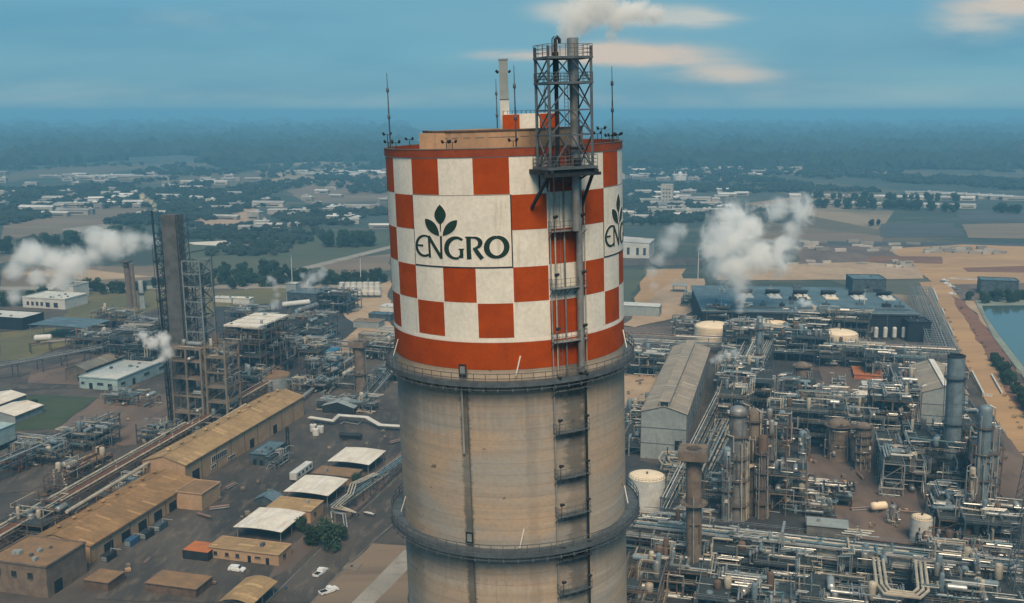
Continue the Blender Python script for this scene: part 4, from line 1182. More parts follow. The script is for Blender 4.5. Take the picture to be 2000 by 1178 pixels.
def canopy(label, o, L, h, mat_="roof_white", group="white canopies in the yard", cars=True, Lv=None, name="canopy", rise=0.4):
    Lv = Lv or L
    c = gp(o, L / 2, Lv / 2)
    t = thing(name, label, "canopy", (*c, 0), group)
    n = 8; vs = []
    for zt in (0, 0.14):
        for i in range(n + 1):
            v = -0.3 + (Lv + 0.6) * i / n
            z = h + rise * math.sin(math.pi * i / n) + zt
            vs += [(*gp(o, -0.3, v), z), (*gp(o, L + 0.3, v), z)]
    m_ = 2 * (n + 1); fs = []
    for i in range(n):
        a = 2 * i
        fs += [(a, a + 2, a + 3, a + 1), (m_ + a, m_ + a + 1, m_ + a + 3, m_ + a + 2), (a, m_ + a, m_ + a + 2, a + 2), (a + 1, a + 3, m_ + a + 3, m_ + a + 1)]
    fs += [(0, 1, m_ + 1, m_), (2 * n, m_ + 2 * n, m_ + 2 * n + 1, 2 * n + 1)]
    ro = MB().add(vs, fs).build("roof", mat_, t)
    for u in (0.6, L / 2, L - 0.6):
        for v in (0.5, Lv - 0.5):
            MB().beam((*gp(o, u, v), 0), (*gp(o, u, v), h + 0.12), 0.22).build("post", "steel_light", t)
    b_ = MB()
    for u in (0.6, L / 2, L - 0.6):
        b_.beam((*gp(o, u, 0.3), h - 0.1), (*gp(o, u, Lv - 0.3), h - 0.1), 0.12, 0.25)
    b_.build("truss", "steel", t)
    return t

def rack(label, a, b, wd, levels, npipe, seed, sp=7.0, fm="steel_blue", name="pipe_rack", posts_z=None, rmax=0.3, palette=None, group=None, braces=True, top_rail=False):
    """an elevated pipe rack between two ground points"""
    r = random.Random(seed)
    a3, b3 = Vector((*a, 0)), Vector((*b, 0))
    d = (b3 - a3); L = d.length; d.normalize(); s = Vector((d.y, -d.x, 0))
    t = thing(name, label, "pipe rack", (*(a3 + b3) .xy * 0.5, 0) if False else ((a3.x + b3.x) / 2, (a3.y + b3.y) / 2, 0), group)
    n = max(1, min(70, round(L / sp)))
    H = levels[-1]
    for i in range(n + 1):
        p = a3 + d * (L * i / n)
        m_ = MB()
        for sg in (-1, 1):
            m_.beam(p + s * (sg * wd / 2), p + s * (sg * wd / 2) + Vector((0, 0, H + 0.3)), 0.30)
        for z in levels:
            m_.beam(p - s * (wd / 2 + 0.5) + Vector((0, 0, z - 0.2)), p + s * (wd / 2 + 0.5) + Vector((0, 0, z - 0.2)), 0.26)
        if braces and i % 3 == 0:
            m_.beam(p - s * (wd / 2), p + s * (wd / 2) + Vector((0, 0, levels[0])), 0.14)
        m_.build("trestle", fm, t)
    lb = MB()
    for z in levels:
        for sg in (-1, 1):
            lb.beam(a3 + s * (sg * wd / 2) + Vector((0, 0, z - 0.5)), b3 + s * (sg * wd / 2) + Vector((0, 0, z - 0.5)), 0.18, 0.24)
    lb.build("side_beam", fm, t)
    pal = palette or ["pipe_silver", "pipe_silver", "pipe_tan", "pipe_teal", "clad", "steel_light", "pipe_rust"]
    for z in levels:
        for k in range(npipe):
            o = (-0.5 + (k + 0.5) / npipe) * wd + r.uniform(-.08, .08)
            rr = r.uniform(0.08, rmax)
            if r.random() < 0.12: continue
            s0, s1 = 0, L
            if r.random() < 0.3: s0 = L * r.uniform(0, 0.4)
            if r.random() < 0.3: s1 = L * r.uniform(0.6, 1)
            pts = [a3 + d * s0 + s * o + Vector((0, 0, z + rr)), ]
            if r.random() < 0.35 and L > 40:       # expansion loop lying flat or raised
                m0 = s0 + (s1 - s0) * r.uniform(0.3, 0.7); hh = r.uniform(1.2, 2.2)
                pts += [a3 + d * m0 + s * o + Vector((0, 0, z + rr)), a3 + d * m0 + s * o + Vector((0, 0, z + rr + hh)),
                        a3 + d * (m0 + 4) + s * o + Vector((0, 0, z + rr + hh)), a3 + d * (m0 + 4) + s * o + Vector((0, 0, z + rr))]
            pts.append(a3 + d * s1 + s * o + Vector((0, 0, z + rr)))
            if r.random() < 0.4: pts.append(pts[-1] + Vector((0, 0, -z * 0.8)))
            flanges(MB().tube(pts, rr, 8), pts, rr, r).build("pipe", r.choice(pal), t, True)
    if top_rail:
        rl = MB()
        for sg in (-1, 1):
            rl.rail([a3 + s * (sg * (wd / 2 + .4)) + Vector((0, 0, H)), b3 + s * (sg * (wd / 2 + .4)) + Vector((0, 0, H))], 1.1, 3.0, 0.07)
        rl.build("guard_rail", "steel_light", t)
    return t

def pipes(label, pts, n, gap, r_, m_="pipe_silver", sup=6.0, name="pipeline", group=None, z=None):
    """n parallel pipes following measured points (x, y, z), with stub supports"""
    P = [Vector(p) for p in pts]
    t = thing(name, label, "pipeline", (P[0].x, P[0].y, 0), group)
    for k in range(n):
        off = (k - (n - 1) / 2) * gap
        q = []
        for i, p in enumerate(P):
            d0 = (P[i] - P[i - 1]) if i else (P[1] - P[0])
            d1 = (P[i + 1] - P[i]) if i < len(P) - 1 else d0
            h0 = Vector((d0.x, d0.y)); h1 = Vector((d1.x, d1.y))
            if h0.length < 1e-3: h0 = h1
            if h1.length < 1e-3: h1 = h0
            if h0.length < 1e-3: h0 = h1 = Vector((1, 0))
            h = (h0.normalized() + h1.normalized())
            if h.length < 1e-3: h = h0
            h.normalize(); c = max(0.4, h.dot(h0.normalized()))
            q.append(p + Vector((h.y, -h.x, 0)) * (off / c))
        MB().tube(q, r_, 8).build("pipe", m_ if isinstance(m_, str) else m_[k % len(m_)], t, True)
    sb = MB(); done = False
    for i in range(len(P) - 1):
        L = (P[i + 1] - P[i]).length
        if abs(P[i + 1].z - P[i].z) > 0.3 or L < 2: continue
        for j in range(max(1, round(L / sup))):
            p = P[i].lerp(P[i + 1], (j + 0.5) / max(1, round(L / sup)))
            d = (P[i + 1] - P[i]).normalized(); s = Vector((d.y, -d.x, 0))
            w2 = (n - 1) * gap / 2 + 0.3
            if p.z - r_ < 0.15: continue
            sb = MB()
            for sg in (-1, 1):
                sb.beam(Vector((p.x, p.y, 0)) + s * sg * w2, Vector((p.x, p.y, p.z - r_)) + s * sg * w2, 0.14)
            sb.beam(Vector((p.x, p.y, p.z - r_ - .08)) - s * w2, Vector((p.x, p.y, p.z - r_ - .08)) + s * w2, 0.14)
            sb.build("support", "steel_blue", t)
    return t

def unit(label, o, su, sv, levels, seed, fm="steel_blue", fill=1.0, name="process_unit", pal=None, vessels=True, cat="process unit", deckmat="grating", bay=6.0, post=0.34, lean=False):
    """open steel structure full of exchangers, drums and piping"""
    r = random.Random(seed)
    c = gp(o, su / 2, sv / 2)
    t = thing(name, label, cat, (*c, 0))
    nu, nv = max(1, round(su / bay)), max(1, round(sv / bay))
    fr = MB(); H = levels[-1]
    for i in range(nu + 1):
        for j in range(nv + 1):
            p = gp(o, su * i / nu, sv * j / nv)
            hh = H + (r.choice((0, 0, 2.5)) if (i in (0, nu) and j in (0, nv)) else 0)
            fr.beam((*p, 0), (*p, hh), post)
    for z in levels:
        for i in range(nu + 1):
            fr.beam((*gp(o, su * i / nu, 0), z), (*gp(o, su * i / nu, sv), z), post * .8)
        for j in range(nv + 1):
            fr.beam((*gp(o, 0, sv * j / nv), z), (*gp(o, su, sv * j / nv), z), post * .8)
    zs = [0] + list(levels)
    for k in range(len(levels)):
        for (a, b_) in (((0, 0), (su / nu, 0)), ((0, 0), (0, sv / nv)), ((0, sv), (su / nu, sv)), ((su * (nu - 1) / nu, 0), (su, 0))):
            if r.random() < 0.7:
                fr.beam((*gp(o, *a), zs[k]), (*gp(o, *b_), zs[k + 1]), 0.16)
    fr.build("frame", fm, t)
    for z in levels:
        dk = MB(); any_ = False
        for i in range(nu):
            for j in range(nv):
                if r.random() < 0.62:
                    x, y = gp(o, su * (i + .5) / nu, sv * (j + .5) / nv)
                    dk.box(x, y, z + 0.15, z + 0.22, su / nu * 0.97, sv / nv * 0.97, AX); any_ = True
        if any_: dk.build("deck", deckmat, t)
        rl = MB()
        cs = [gp(o, -.1, -.1), gp(o, -.1, sv + .1), gp(o, su + .1, sv + .1), gp(o, su + .1, -.1)]
        rl.rail([(*q, z + 0.2) for q in cs + cs[:1]], 1.1, 2.0, 0.06)
        rl.build("guard_rail", r.choice(["steel_light", "steel", "pipe_tan"]), t)
    pal = pal or ["pipe_silver", "clad", "pipe_tan", "pipe_teal", "steel_light", "pipe_silver"]
    if vessels:
        for z in zs:
            for _ in range(int(fill * su * sv / 60) + 1):
                u, v = r.uniform(.12, .88) * su, r.uniform(.12, .88) * sv
                if r.random() < 0.55:
                    L = min(r.uniform(3, 7), su * 0.8); rr = r.uniform(0.4, 1.0)
                    ang = r.random() < 0.5
                    p = Vector((*gp(o, u - (L / 2 if ang else 0), v - (0 if ang else L / 2)), z + rr + 0.5)); q = Vector((*gp(o, u + (L / 2 if ang else 0), v + (0 if ang else L / 2)), z + rr + 0.5))
                    m_ = MB().capsule(p, q, rr, 12)
                    for f in (0.25, 0.75):
                        e = p.lerp(q, f); m_.beam((e.x, e.y, z + .2), (e.x, e.y, e.z - rr * .7), 0.5, 0.2)
                    m_.build("exchanger", r.choice(["clad", "pipe_silver", "clad_blue", "steel_light"]), t, True)
                else:
                    x, y = gp(o, u, v); hh = r.uniform(2.2, 4.6); rr = r.uniform(0.5, 1.1)
                    MB().lathe(x, y, [(rr * .8, z + .2), (rr, z + 0.5), (rr, z + hh), (rr * .8, z + hh + rr * .3), (rr * .3, z + hh + rr * .5)], 14).build("drum", r.choice(["clad", "clad_blue", "steel_brown", "pipe_tan"]), t, True)
    for _ in range(int(min(34, fill * su * sv / 10) + 6)):
        z = r.choice(zs) + r.uniform(0.6, 3.2)
        u, v = r.uniform(0, su), r.uniform(0, sv)
        pts = [Vector((*gp(o, u, v), z))]
        ax = r.randrange(3)
        for s_ in range(r.randint(2, 5)):
            if ax == 2: z = min(H + 2.8, max(0.4, z + r.choice((-1, 1)) * r.uniform(2, 6)))
            elif ax == 0: u = min(su + 1, max(-1, u + r.choice((-1, 1)) * r.uniform(2, su * .6)))
            else: v = min(sv + 1, max(-1, v + r.choice((-1, 1)) * r.uniform(2, sv * .6)))
            p = Vector((*gp(o, u, v), z))
            if (p - pts[-1]).length > 0.5: pts.append(p)
            ax = (ax + r.choice((1, 2))) % 3
        if len(pts) < 2: continue
        rr = r.choice((0.08, 0.1, 0.14, 0.2, 0.28))
        k = r.choice((1, 1, 2, 3))
        for q in range(k):
            e = Vector((UX + VX, UY + VY, 0.4)) * (q * rr * 2.8)
            flanges(MB().tube([p + e for p in pts], rr, 6), [p + e for p in pts], rr, r, 6).build("pipe", r.choice(pal), t, True)
    return t

def column(label, x, y, r_, h, m_="clad", plats=(), seed=0, name="distillation_column", top="dome", lean=True, cat="column", pm="steel_brown", side_pipe="pipe_silver", taper=1.0, cap=None, extra_pipes=2, flare=None, busy=None):
    busy = busy if busy is not None else (0 if name in ("chimney", "exhaust_pipe", "flare_pipe") else (4 if name == "pier" else 16))
    r = random.Random(seed)
    t = thing(name, label, cat, (x, y, 0))
    prof = [(r_ * 1.12, 0), (r_ * 1.12, 0.6), (r_, 2.2)]
    k = 6
    for i in range(1, k + 1): prof.append((r_ * (1 + (taper - 1) * i / k), 2.2 + (h - 2.2 - r_ * .6) * i / k))
    rt_ = r_ * taper
    if top == "dome":
        prof += [(rt_ * .86, h - rt_ * .3), (rt_ * .5, h - rt_ * .1), (0.05, h)]
    else:
        prof += [(rt_, h)]
    sh_ = MB().lathe(x, y, prof, 24).build("shell", m_, t, True)
    if top == "open":
        MB().ring(x, y, rt_ * .78, rt_ * 1.04, h - .1, h + 0.35, 24).build("lip", "steel_dark", t)
        MB().lathe(x, y, [(rt_ * .78, h + .01), (rt_ * .77, h + .02)], 20).build("flue_mouth", "wall_dark", t)
    rb = MB(); z = 4.0
    while z < h - 3:
        rb.ring(x, y, r_ * .98, r_ * 1.03, z, z + 0.14, 24); z += 4.2
    if rb.v: rb.build("stiffening_ring", m_, sh_, True)
    for z in plats:
        a0 = r.uniform(0, 6.28) if r_ > 0.9 else 0
        wd = max(0.9, r_ * 0.32) if flare is None else flare
        pf = MB().ring(x, y, r_ * 1.02, r_ + wd, z, z + 0.12, 24).build("platform", pm, t)
        rl = MB()
        for hh in (0.55, 1.1): rl.ring(x, y, r_ + wd - .06, r_ + wd, z + hh, z + hh + 0.06, 24)
        for q in range(14):
            a = q * math.pi / 7
            rl.beam((x + (r_ + wd) * math.sin(a), y - (r_ + wd) * math.cos(a), z), (x + (r_ + wd) * math.sin(a), y - (r_ + wd) * math.cos(a), z + 1.1), 0.06)
            rl.beam((x + r_ * math.sin(a), y - r_ * math.cos(a), z - 0.9), (x + (r_ + wd * .9) * math.sin(a), y - (r_ + wd * .9) * math.cos(a), z), 0.08)
        rl.build("guard_rail", "steel", pf)
    if plats:
        la = r.uniform(-0.8, 0.8); ld = MB(); q = r_ + 0.25
        c_, s_ = math.sin(la), -math.cos(la)
        for e in (-0.25, 0.25):
            ld.beam((x + q * c_ - e * s_, y + q * s_ + e * c_, 0), (x + q * c_ - e * s_, y + q * s_ + e * c_, plats[-1] + 1), 0.06)
        z = 0.5
        while z < plats[-1]:
            ld.beam((x + q * c_ + .25 * s_, y + q * s_ - .25 * c_, z), (x + q * c_ - .25 * s_, y + q * s_ + .25 * c_, z), 0.04); z += 0.7
        ld.build("ladder", "steel_light", t)
    for k in range(extra_pipes):
        a = r.uniform(-1.9, 1.9); q = r_ + r.uniform(0.35, 0.7); rr = r.uniform(0.1, 0.26)
        zt = h * r.uniform(0.55, 1.0)
        px_, py_ = x + q * math.sin(a), y - q * math.cos(a)
        pts = [(px_, py_, 0.5), (px_, py_, zt), (x + r_ * .5 * math.sin(a), y - r_ * .5 * math.cos(a), zt + (0.8 if zt > h * .95 else 0.0))]
        MB().tube(pts, rr, 8).build("pipe", side_pipe, t, True)
    if cap:
        cp = MB().box(x, y, h + cap[1], h + cap[1] + cap[2], cap[0] * 1.85, cap[0] * 1.85, AX).box(x, y, h + cap[1] - .5, h + cap[1] - .01, cap[0] * 1.5, cap[0] * 1.5, AX).build("top_platform", cap[3], t)
        e_ = cap[0] * .92
        MB().rail([(*gp((x, y), a_ * e_, b_ * e_), h + cap[1] + cap[2]) for a_, b_ in ((-1, -1), (-1, 1), (1, 1), (1, -1), (-1, -1))], 1.0, 1.5, 0.06).build("guard_rail", "steel", cp)
    for k in range(busy):       # nozzles, reflux lines and valve platforms hung on the shell
        a = r.uniform(-2.0, 2.0); z = r.uniform(0.12, 0.95) * h; q = r_ + r.uniform(0.3, 1.1); rr = r.choice((0.07, 0.1, 0.16, 0.22))
        S = lambda a_, q_, z_: (x + q_ * math.sin(a_), y - q_ * math.cos(a_), z_)
        pts = [S(a, r_ * .8, z), S(a, q, z)]
        kk = r.randrange(3)
        if kk == 0: pts += [S(a, q, z - r.uniform(2, 7)), S(a, r_ * .8, max(1, z - 7.5))]
        elif kk == 1: pts += [S(a + .35 * j * r.choice((1, 1)), q, z) for j in range(1, 4)] + [S(a + 1.05, q, max(.5, z - 5))]
        else: pts += [S(a, q, max(.5, z - r.uniform(3, 9)))]
        MB().tube(pts, rr, 6).build("pipe", r.choice(["pipe_silver", "pipe_tan", "steel_brown", "clad", side_pipe]), t, True)
        if k % 3 == 0:
            px_, py_, _ = S(a + .3, r_ + .4, 0)
            MB().box(px_, py_, z, z + r.uniform(.5, 1.4), .8, .6, a).build("valve_box", r.choice(["steel_brown", "steel_light", "tank_white"]), t)
    if lean: t.rotation_euler = (0, LEAN, 0)
    return t

def tank(label, x, y, r_, h, wall="tank_white", roof="tank_white", top=None, seed=0, name="storage_tank", rail=True, stair=True, group=None):
    t = thing(name, label, "tank", (x, y, 0), group)
    sh_ = MB().lathe(x, y, [(r_, 0), (r_, h / 3), (r_, 2 * h / 3), (r_, h)], 48).build("shell", wall, t, True)
    sm = MB()
    for f in (0.25, 0.5, 0.75, 0.985): sm.ring(x, y, r_ * .999, r_ + 0.05, h * f, h * f + 0.08, 48)
    sm.build("seam", wall, sh_, True)
    hr = top if top is not None else r_ * 0.22
    ro = MB().dome(x, y, r_ + 0.05, h + 0.02, hr, 48, 6).build("roof", roof, t, True)
    MB().cyl((x, y, h + hr - .1), (x, y, h + hr + 0.7), 0.3, 10).cyl((x + 0.1, y, h + hr + .6), (x + .1, y - .5, h + hr + .75), 0.2, 8).build("roof_vent", "steel_brown", ro)
    if rail:
        rl = MB()
        for hh in (0.5, 1.0): rl.ring(x, y, r_ - .05, r_ + .02, h + hh, h + hh + .05, 48)
        for q in range(32):
            a = q * math.pi / 16
            rl.beam((x + r_ * math.sin(a), y - r_ * math.cos(a), h), (x + r_ * math.sin(a), y - r_ * math.cos(a), h + 1.0), 0.06)
        rl.build("guard_rail", "steel", ro)
    if stair:
        st = MB()
        for q in range(26):
            a = 0.9 + q * 0.045; z = h * q / 26
            st.box(x + (r_ + .4) * math.sin(a), y - (r_ + .4) * math.cos(a), z, z + .06, 0.3, 0.6, a)
            if q % 3 == 0: st.beam((x + (r_ + .9) * math.sin(a), y - (r_ + .9) * math.cos(a), z), (x + (r_ + .9) * math.sin(a), y - (r_ + .9) * math.cos(a), z + 1.1), 0.06)
        st.build("stair", "steel_light", t)
        MB().tube([(x + r_ + .3, y - r_ * .4, h + .6), (x + r_ + .3, y - r_ * .4, 0.8), (x + r_ + 3, y - r_ * .8, 0.8)], 0.16, 8).build("pipe", "pipe_silver", t, True)
    return t

def hvessel(label, p, q, r_, m_="clad", group=None, z=1.4):
    p, q = Vector((*p, z + r_)), Vector((*q, z + r_))
    t = thing("horizontal_vessel", label, "vessel", (p.x, p.y, 0), group)
    MB().capsule(p, q, r_, 18).build("shell", m_, t, True)
    for f in (0.2, 0.8):
        e = p.lerp(q, f); d = (q - p).normalized(); s = Vector((d.y, -d.x, 0))
        MB().beam(Vector((e.x, e.y, 0)) , Vector((e.x, e.y, z + r_ * .4)), r_ * 1.4, 0.4).build("saddle", "concrete", t)
    n_ = p.lerp(q, 0.35)
    MB().cyl((n_.x, n_.y, n_.z + r_ * .9), (n_.x, n_.y, n_.z + r_ + .7), 0.25, 10).build("nozzle", "steel", t)
    return t

def car(label, x, y, ang, paint="car_white", pickup=False, group=None):
    t = thing("parked_car", label, "car" if not pickup else "pickup truck", (x, y, 0), group)
    L, Wd = (5.2, 1.85) if pickup else (4.6, 1.8)
    if pickup:
        prof = [(-L/2, 0.45), (-L/2, 0.98), (-L/2 + .05, 1.02), (0.0 - .35, 1.02), (-0.25, 1.72), (0.85, 1.75), (1.45, 1.12), (L/2 - .15, 1.0), (L/2, 0.78), (L/2, 0.4)]
    else:
        prof = [(-L/2, 0.45), (-L/2 + .02, 1.05), (-L/2 + .35, 1.62), (-.6, 1.72), (0.55, 1.66), (1.2, 1.1), (L/2 - .2, 0.95), (L/2, 0.72), (L/2, 0.4)]
    c, s = math.cos(ang), math.sin(ang)
    def W_(a, b_, z): return (x + a * c - b_ * s, y + a * s + b_ * c, z)
    n = len(prof); vs = []
    for sg, k in ((-1, 1), (1, 1)):
        for a, z in prof:
            w2 = Wd / 2 * (0.82 if z > 1.3 else 1.0)
            vs.append(W_(a, sg * w2, z))
    fs = [tuple(range(n)), tuple(range(2 * n - 1, n - 1, -1))] + [(i, n + i, n + (i + 1) % n, (i + 1) % n) for i in range(n)]
    body = MB().add(vs, fs).build("body", paint, t)
    gl = MB()
    a0, a1 = (-0.2, 0.8) if pickup else (-L/2 + .55, 0.6)
    for sg in (-1, 1):
        q = Wd / 2 * .93 * sg
        gl.add([W_(a0, q, 1.12), W_(a1 + .35, q, 1.12), W_(a1, q * .93, 1.58), W_(a0 + .05, q * .93, 1.58)], [(0, 1, 2, 3)])
    f0, f1 = (0.88, 1.42) if pickup else (0.62, 1.18)
    gl.add([W_(f1 + .02, -.75, 1.17), W_(f1 + .02, .75, 1.17), W_(f0 + .04, .68, 1.66), W_(f0 + .04, -.68, 1.66)], [(0, 1, 2, 3)])
    gl.build("window", "glass", t)
    if pickup:
        MB().box(*W_(-1.5, 0, 0)[:2], 1.0, 1.035, 1.9, 1.5, ang).build("cargo_bed", "tyre", t)
    for a in (-L / 2 + .85, L / 2 - .85):
        for sg in (-1, 1):
            p, q = W_(a, sg * (Wd / 2 - .2), 0.35), W_(a, sg * (Wd / 2 + .03), 0.35)
            wh = MB().cyl(p, q, 0.35, 14).build("wheel", "tyre", t, True)
            MB().cyl(W_(a, sg * (Wd / 2 + .031), .35), W_(a, sg * (Wd / 2 + .05), .35), 0.2, 10).build("rim", "steel_light", wh)
    for sg in (-1, 1):
        MB().box(*W_(L / 2 + .005, sg * .65, 0)[:2], 0.66, 0.82, 0.05, 0.35, ang).build("headlight", "tank_white", t)
        MB().box(*W_(-L / 2 - .005, sg * .7, 0)[:2], 0.7, 0.9, 0.05, 0.25, ang).build("tail_light", "red", t)
    return t
def at3(px, py, z=0): return (*at(px, py, z), z)
# ============================================================ left works
def set_axis(deg):
    global AX, UX, UY, VX, VY
    AX = rad(deg); UX, UY = math.cos(AX), math.sin(AX); VX, VY = math.sin(AX), -math.cos(AX)
gable("warehouse", "long ochre roofed warehouse with a row of roof vents, higher of the two joined", "warehouse", (-124.6, 329.5), 87, 16.3, 8.2, 10.6, "tan_wall", "roof_tan",
      vents=11, doors=(("r", 6, 4.2, 0.1, 4.6), ("r", 44, 3, 0.1, 3.4), ("r", 62, 3, 0.1, 3.4)), wins=(("r", 21, 10, 3.4, 5.6), ("r", 17, 3.2, 1.2, 2.6), ("r", 29, 5, .9, 2.0)), vent_scale=1.15)
gable("warehouse", "lower orange dusty warehouse joined to the near end of the long ochre one", "warehouse", (-135.8, 272.5), 54, 19.0, 5.2, 7.4, "tan_wall", "roof_tan2", vents=8, ridge_v=0.38, vent_scale=1.0,
      doors=(("r", 8, 4, 0.1, 3), ("r", 16, 4, 0.1, 3), ("r", 24, 4, 0.1, 3), ("r", 32, 4, 0.1, 3), ("r", 40, 4, .1, 3)))
flat("annex", "plain brown annex block beside the open door of the long ochre warehouse", "building", gp((-135.8, 272.5), 42, 19.1), 11, 9, 5.6, "tan_wall", "roof_brown", stuff=0, par=0.3)
flat("flat_roofed_building", "square flat brown roofed building at the bottom left corner with clutter on its parapet", "building", (-137.5, 251.5), 15.5, 18, 8.6, "concrete_brown", "roof_brown", stuff=7, seed=3,
     wins=(("f", 3, 1.6, 4.8, 6.4), ("f", 8, 1.6, 4.8, 6.4), ("f", 13, 1.6, 4.8, 6.4)), doors=(("r", 4, 3, 0, 3.4),))
canopy("front white canopy of the three in the yard, nearest the tan office hut", (-81.5, 283.8), 15, 4.0)
canopy("middle white canopy of the three in the yard, between two brown roofed huts", (-73.0, 312.4), 15, 4.0)
canopy("rear white canopy of the three in the yard, farthest from the viewer", (-64.0, 341.4), 15, 4.0)
flat("office_hut", "long low tan office with small square windows behind the parked white car", "building", (-85.5, 271.3), 7.4, 21.6, 3.4, "tan_wall", "roof_tan", stuff=1, seed=5, par=0.25,
     doors=(("f", 12.6, 1.0, 0, 2.1), ("f", 18.2, 1.0, 0, 2.1)), wins=(("f", 2.0, 1.1, 1.2, 2.2), ("f", 5.6, 1.1, 1.2, 2.2), ("f", 8.9, 1.1, 1.2, 2.2), ("f", 15.2, 1.6, 1.7, 2.1), ("r", 3.4, 1.6, 1.2, 2.2)))
flat("hut", "tan hut with a ridged roof just behind the front white canopy", "building", at(522, 990, 4), 9, 14.5, 4.0, "tan_wall", "roof_tan", stuff=1, seed=6, par=0.2, wins=(("r", 3, 1.6, 1.6, 2.6),))
flat("hut", "brown roofed hut between the middle and the rear white canopies", "building", at(610, 924, 3.4), 7.5, 15, 3.4, "concrete_brown", "roof_brown", stuff=1, seed=7, par=0.2)
tr = thing("site_trailer", "long white site trailer left of the middle white canopy", "trailer", (*at(566, 942), 0))
o = at(566, 942)
MB().prism([gp(o, 0, 0), gp(o, 0, 2.6), gp(o, 12.5, 2.6), gp(o, 12.5, 0)], 0.9, 3.4).build("body", "wall_white", tr)
for k in range(4): MB().box(*gp(o, 2 + 2.9 * k, 2.63), 1.9, 2.8, 1.3, 0.06, AX).build("window", "glass", tr)
for u in (1.5, 2.9, 10):
    for v in (0.2, 2.4): MB().cyl((*gp(o, u, v), 0.45), (*gp(o, u, v + (0.25 if v > 1 else -.25)), 0.45), 0.45, 12).build("wheel", "tyre", tr, True)
flat("switch_room", "teal grey flat block against the wall of the long ochre warehouse", "building", at(488, 908, 0), 15, 6.5, 4.2, "steel_blue", "roof_blue", stuff=3, seed=9, par=0.2, doors=(("f", 2, 1.4, 0, 2.2), ("f", 4.6, 1.4, 0, 2.2)))
unit("blue steel skid of valves beside the teal block in the yard", at(520, 918), 12, 3.4, [2.2], 31, fm="pipe_silver", bay=3, post=.14, vessels=False)
gable("tarpaulin_shelter", "small slate blue tarpaulin shelter alone in the yard", "shelter", at(497, 985), 5.5, 7, 1.6, 3.2, "steel_blue", "roof_blue")
gable("pavilion", "pale blue grey hipped pavilion beyond the white bending pipes", "pavilion", at(630, 806), 8, 14, 3.0, 5.0, "steel_dark", "wall_grey")
flat("container", "rust red container with a dark open side left of the tan office", "container", at(357, 1092), 6.5, 8, 2.8, "steel_dark", "orange", stuff=0, par=0)
flat("shed", "low brown sheet roofed shed at the bottom left, on short posts", "shed", at(284, 1156), 8, 15, 2.6, "steel_brown", "roof_brown", stuff=0, par=0.1)
flat("shed", "small brown sheet roofed shed touching the square building's corner", "shed", at(164, 1150), 7, 7.5, 2.6, "steel_brown", "roof_brown", stuff=0, par=0.1)
canopy("small yellow arched canopy at the bottom edge", at(432, 1200, 0), 13, 3.6, "roof_tan", None, Lv=8.5, rise=1.1)
for k, (px, py, mt, lab) in enumerate(((197, 1100, "steel_dark", "dark generator set nearest the square building"), (243, 1070, "drum", "blue generator set second from the square building"),
                                  (273, 1056, "steel_dark", "dark green generator set third from the square building"), (300, 1040, "steel_blue", "teal generator set farthest from the square building"))):
    o = at(px, py)
    t = thing("generator_set", lab, "generator", (*o, 0), "generator sets beside the lower warehouse")
    MB().prism([gp(o, 0, 0), gp(o, 0, 2.2), gp(o, 4.2, 2.2), gp(o, 4.2, 0)], 0.3, 2.3).build("housing", mt, t)
    MB().prism([gp(o, -.2, -.2), gp(o, -.2, 2.4), gp(o, 4.4, 2.4), gp(o, 4.4, -.2)], 0.02, 0.29).build("base_frame", "concrete", t)
    MB().box(*gp(o, -0.05, 1.1), 0.6, 2.0, 1.7, 0.08, AX - rad(90)).build("radiator", "steel_light", t)
    MB().tube([(*gp(o, 3.2, 1.1), 2.2), (*gp(o, 3.2, 1.1), 3.2), (*gp(o, 3.2, 4.5), 3.2)], 0.13, 8).build("exhaust_pipe", "pipe_silver", t, True)
pipes("grey pipe bundle along the foot of the lower warehouse", [at3(180, 1085, 1.2), at3(318, 1000, 1.2)], 3, 0.5, 0.14, "steel_light")
car("white hatchback parked in front of the tan office", *at(463, 1116), rad(-12))
car("white pickup truck driving along the near road", *at(626, 1122), rad(68), pickup=True)
car("white pickup with an empty bed at the bottom edge beside the brown plot", *at(642, 1158), rad(40), pickup=True)
x, y = at(687, 1108)
t = thing("inspection_cover", "pale square slab with a dark hatch lying on the brown plot", "slab", (x, y, 0))
MB().prism([gp((x, y), -2, -2), gp((x, y), -2, 2.4), gp((x, y), 2, 2.4), gp((x, y), 2, -2)], 0.1, 0.32).build("slab", "concrete_tan", t)
MB().box(x, y, 0.33, 0.5, 0.6, 0.6, AX).build("hatch", "steel_dark", t)
# bending pipe bundle beside the tower foot
rack("pipe rack of the yard running from the tower to the dark tree", at(800, 905), at(655, 1010), 4.2, [3.4], 6, 91, sp=5, fm="steel_blue", palette=["pipe_tan", "pipe_silver", "pipe_teal"], rmax=.28)
pipes("three cream pipes bending down to the ground by the dark tree", [at3(735, 925, 5.0), at3(690, 945, 5.0), at3(684, 965, 5.0), at3(655, 990, 5.0), at3(690, 998, 4.0), at3(694, 1004, 0.3)], 3, 0.9, 0.24, "pipe_tan")
pipes("two white pipes in a square arch near the dark tree", [at3(652, 1020, 0.3), at3(650, 1000, 3.4), at3(672, 1004, 3.4), at3(676, 1035, 0.3)], 2, 0.8, 0.2, "pipe_silver")
pipes("small white pipe arch on the brown verge by the tower", [at3(712, 1000, 0.2), at3(713, 1000, 1.6), at3(728, 1003, 1.6), at3(730, 1003, .2)], 2, 0.6, 0.18, "tank_white")
pipes("white pipes with an offset bend crossing behind the yard to the tower", [at3(604, 815, 2.2), at3(650, 822, 2.2), at3(662, 811, 3.2), at3(716, 815, 3.2), at3(742, 830, 2.2), at3(792, 833, 2.2)], 3, 0.75, 0.3, "tank_white")
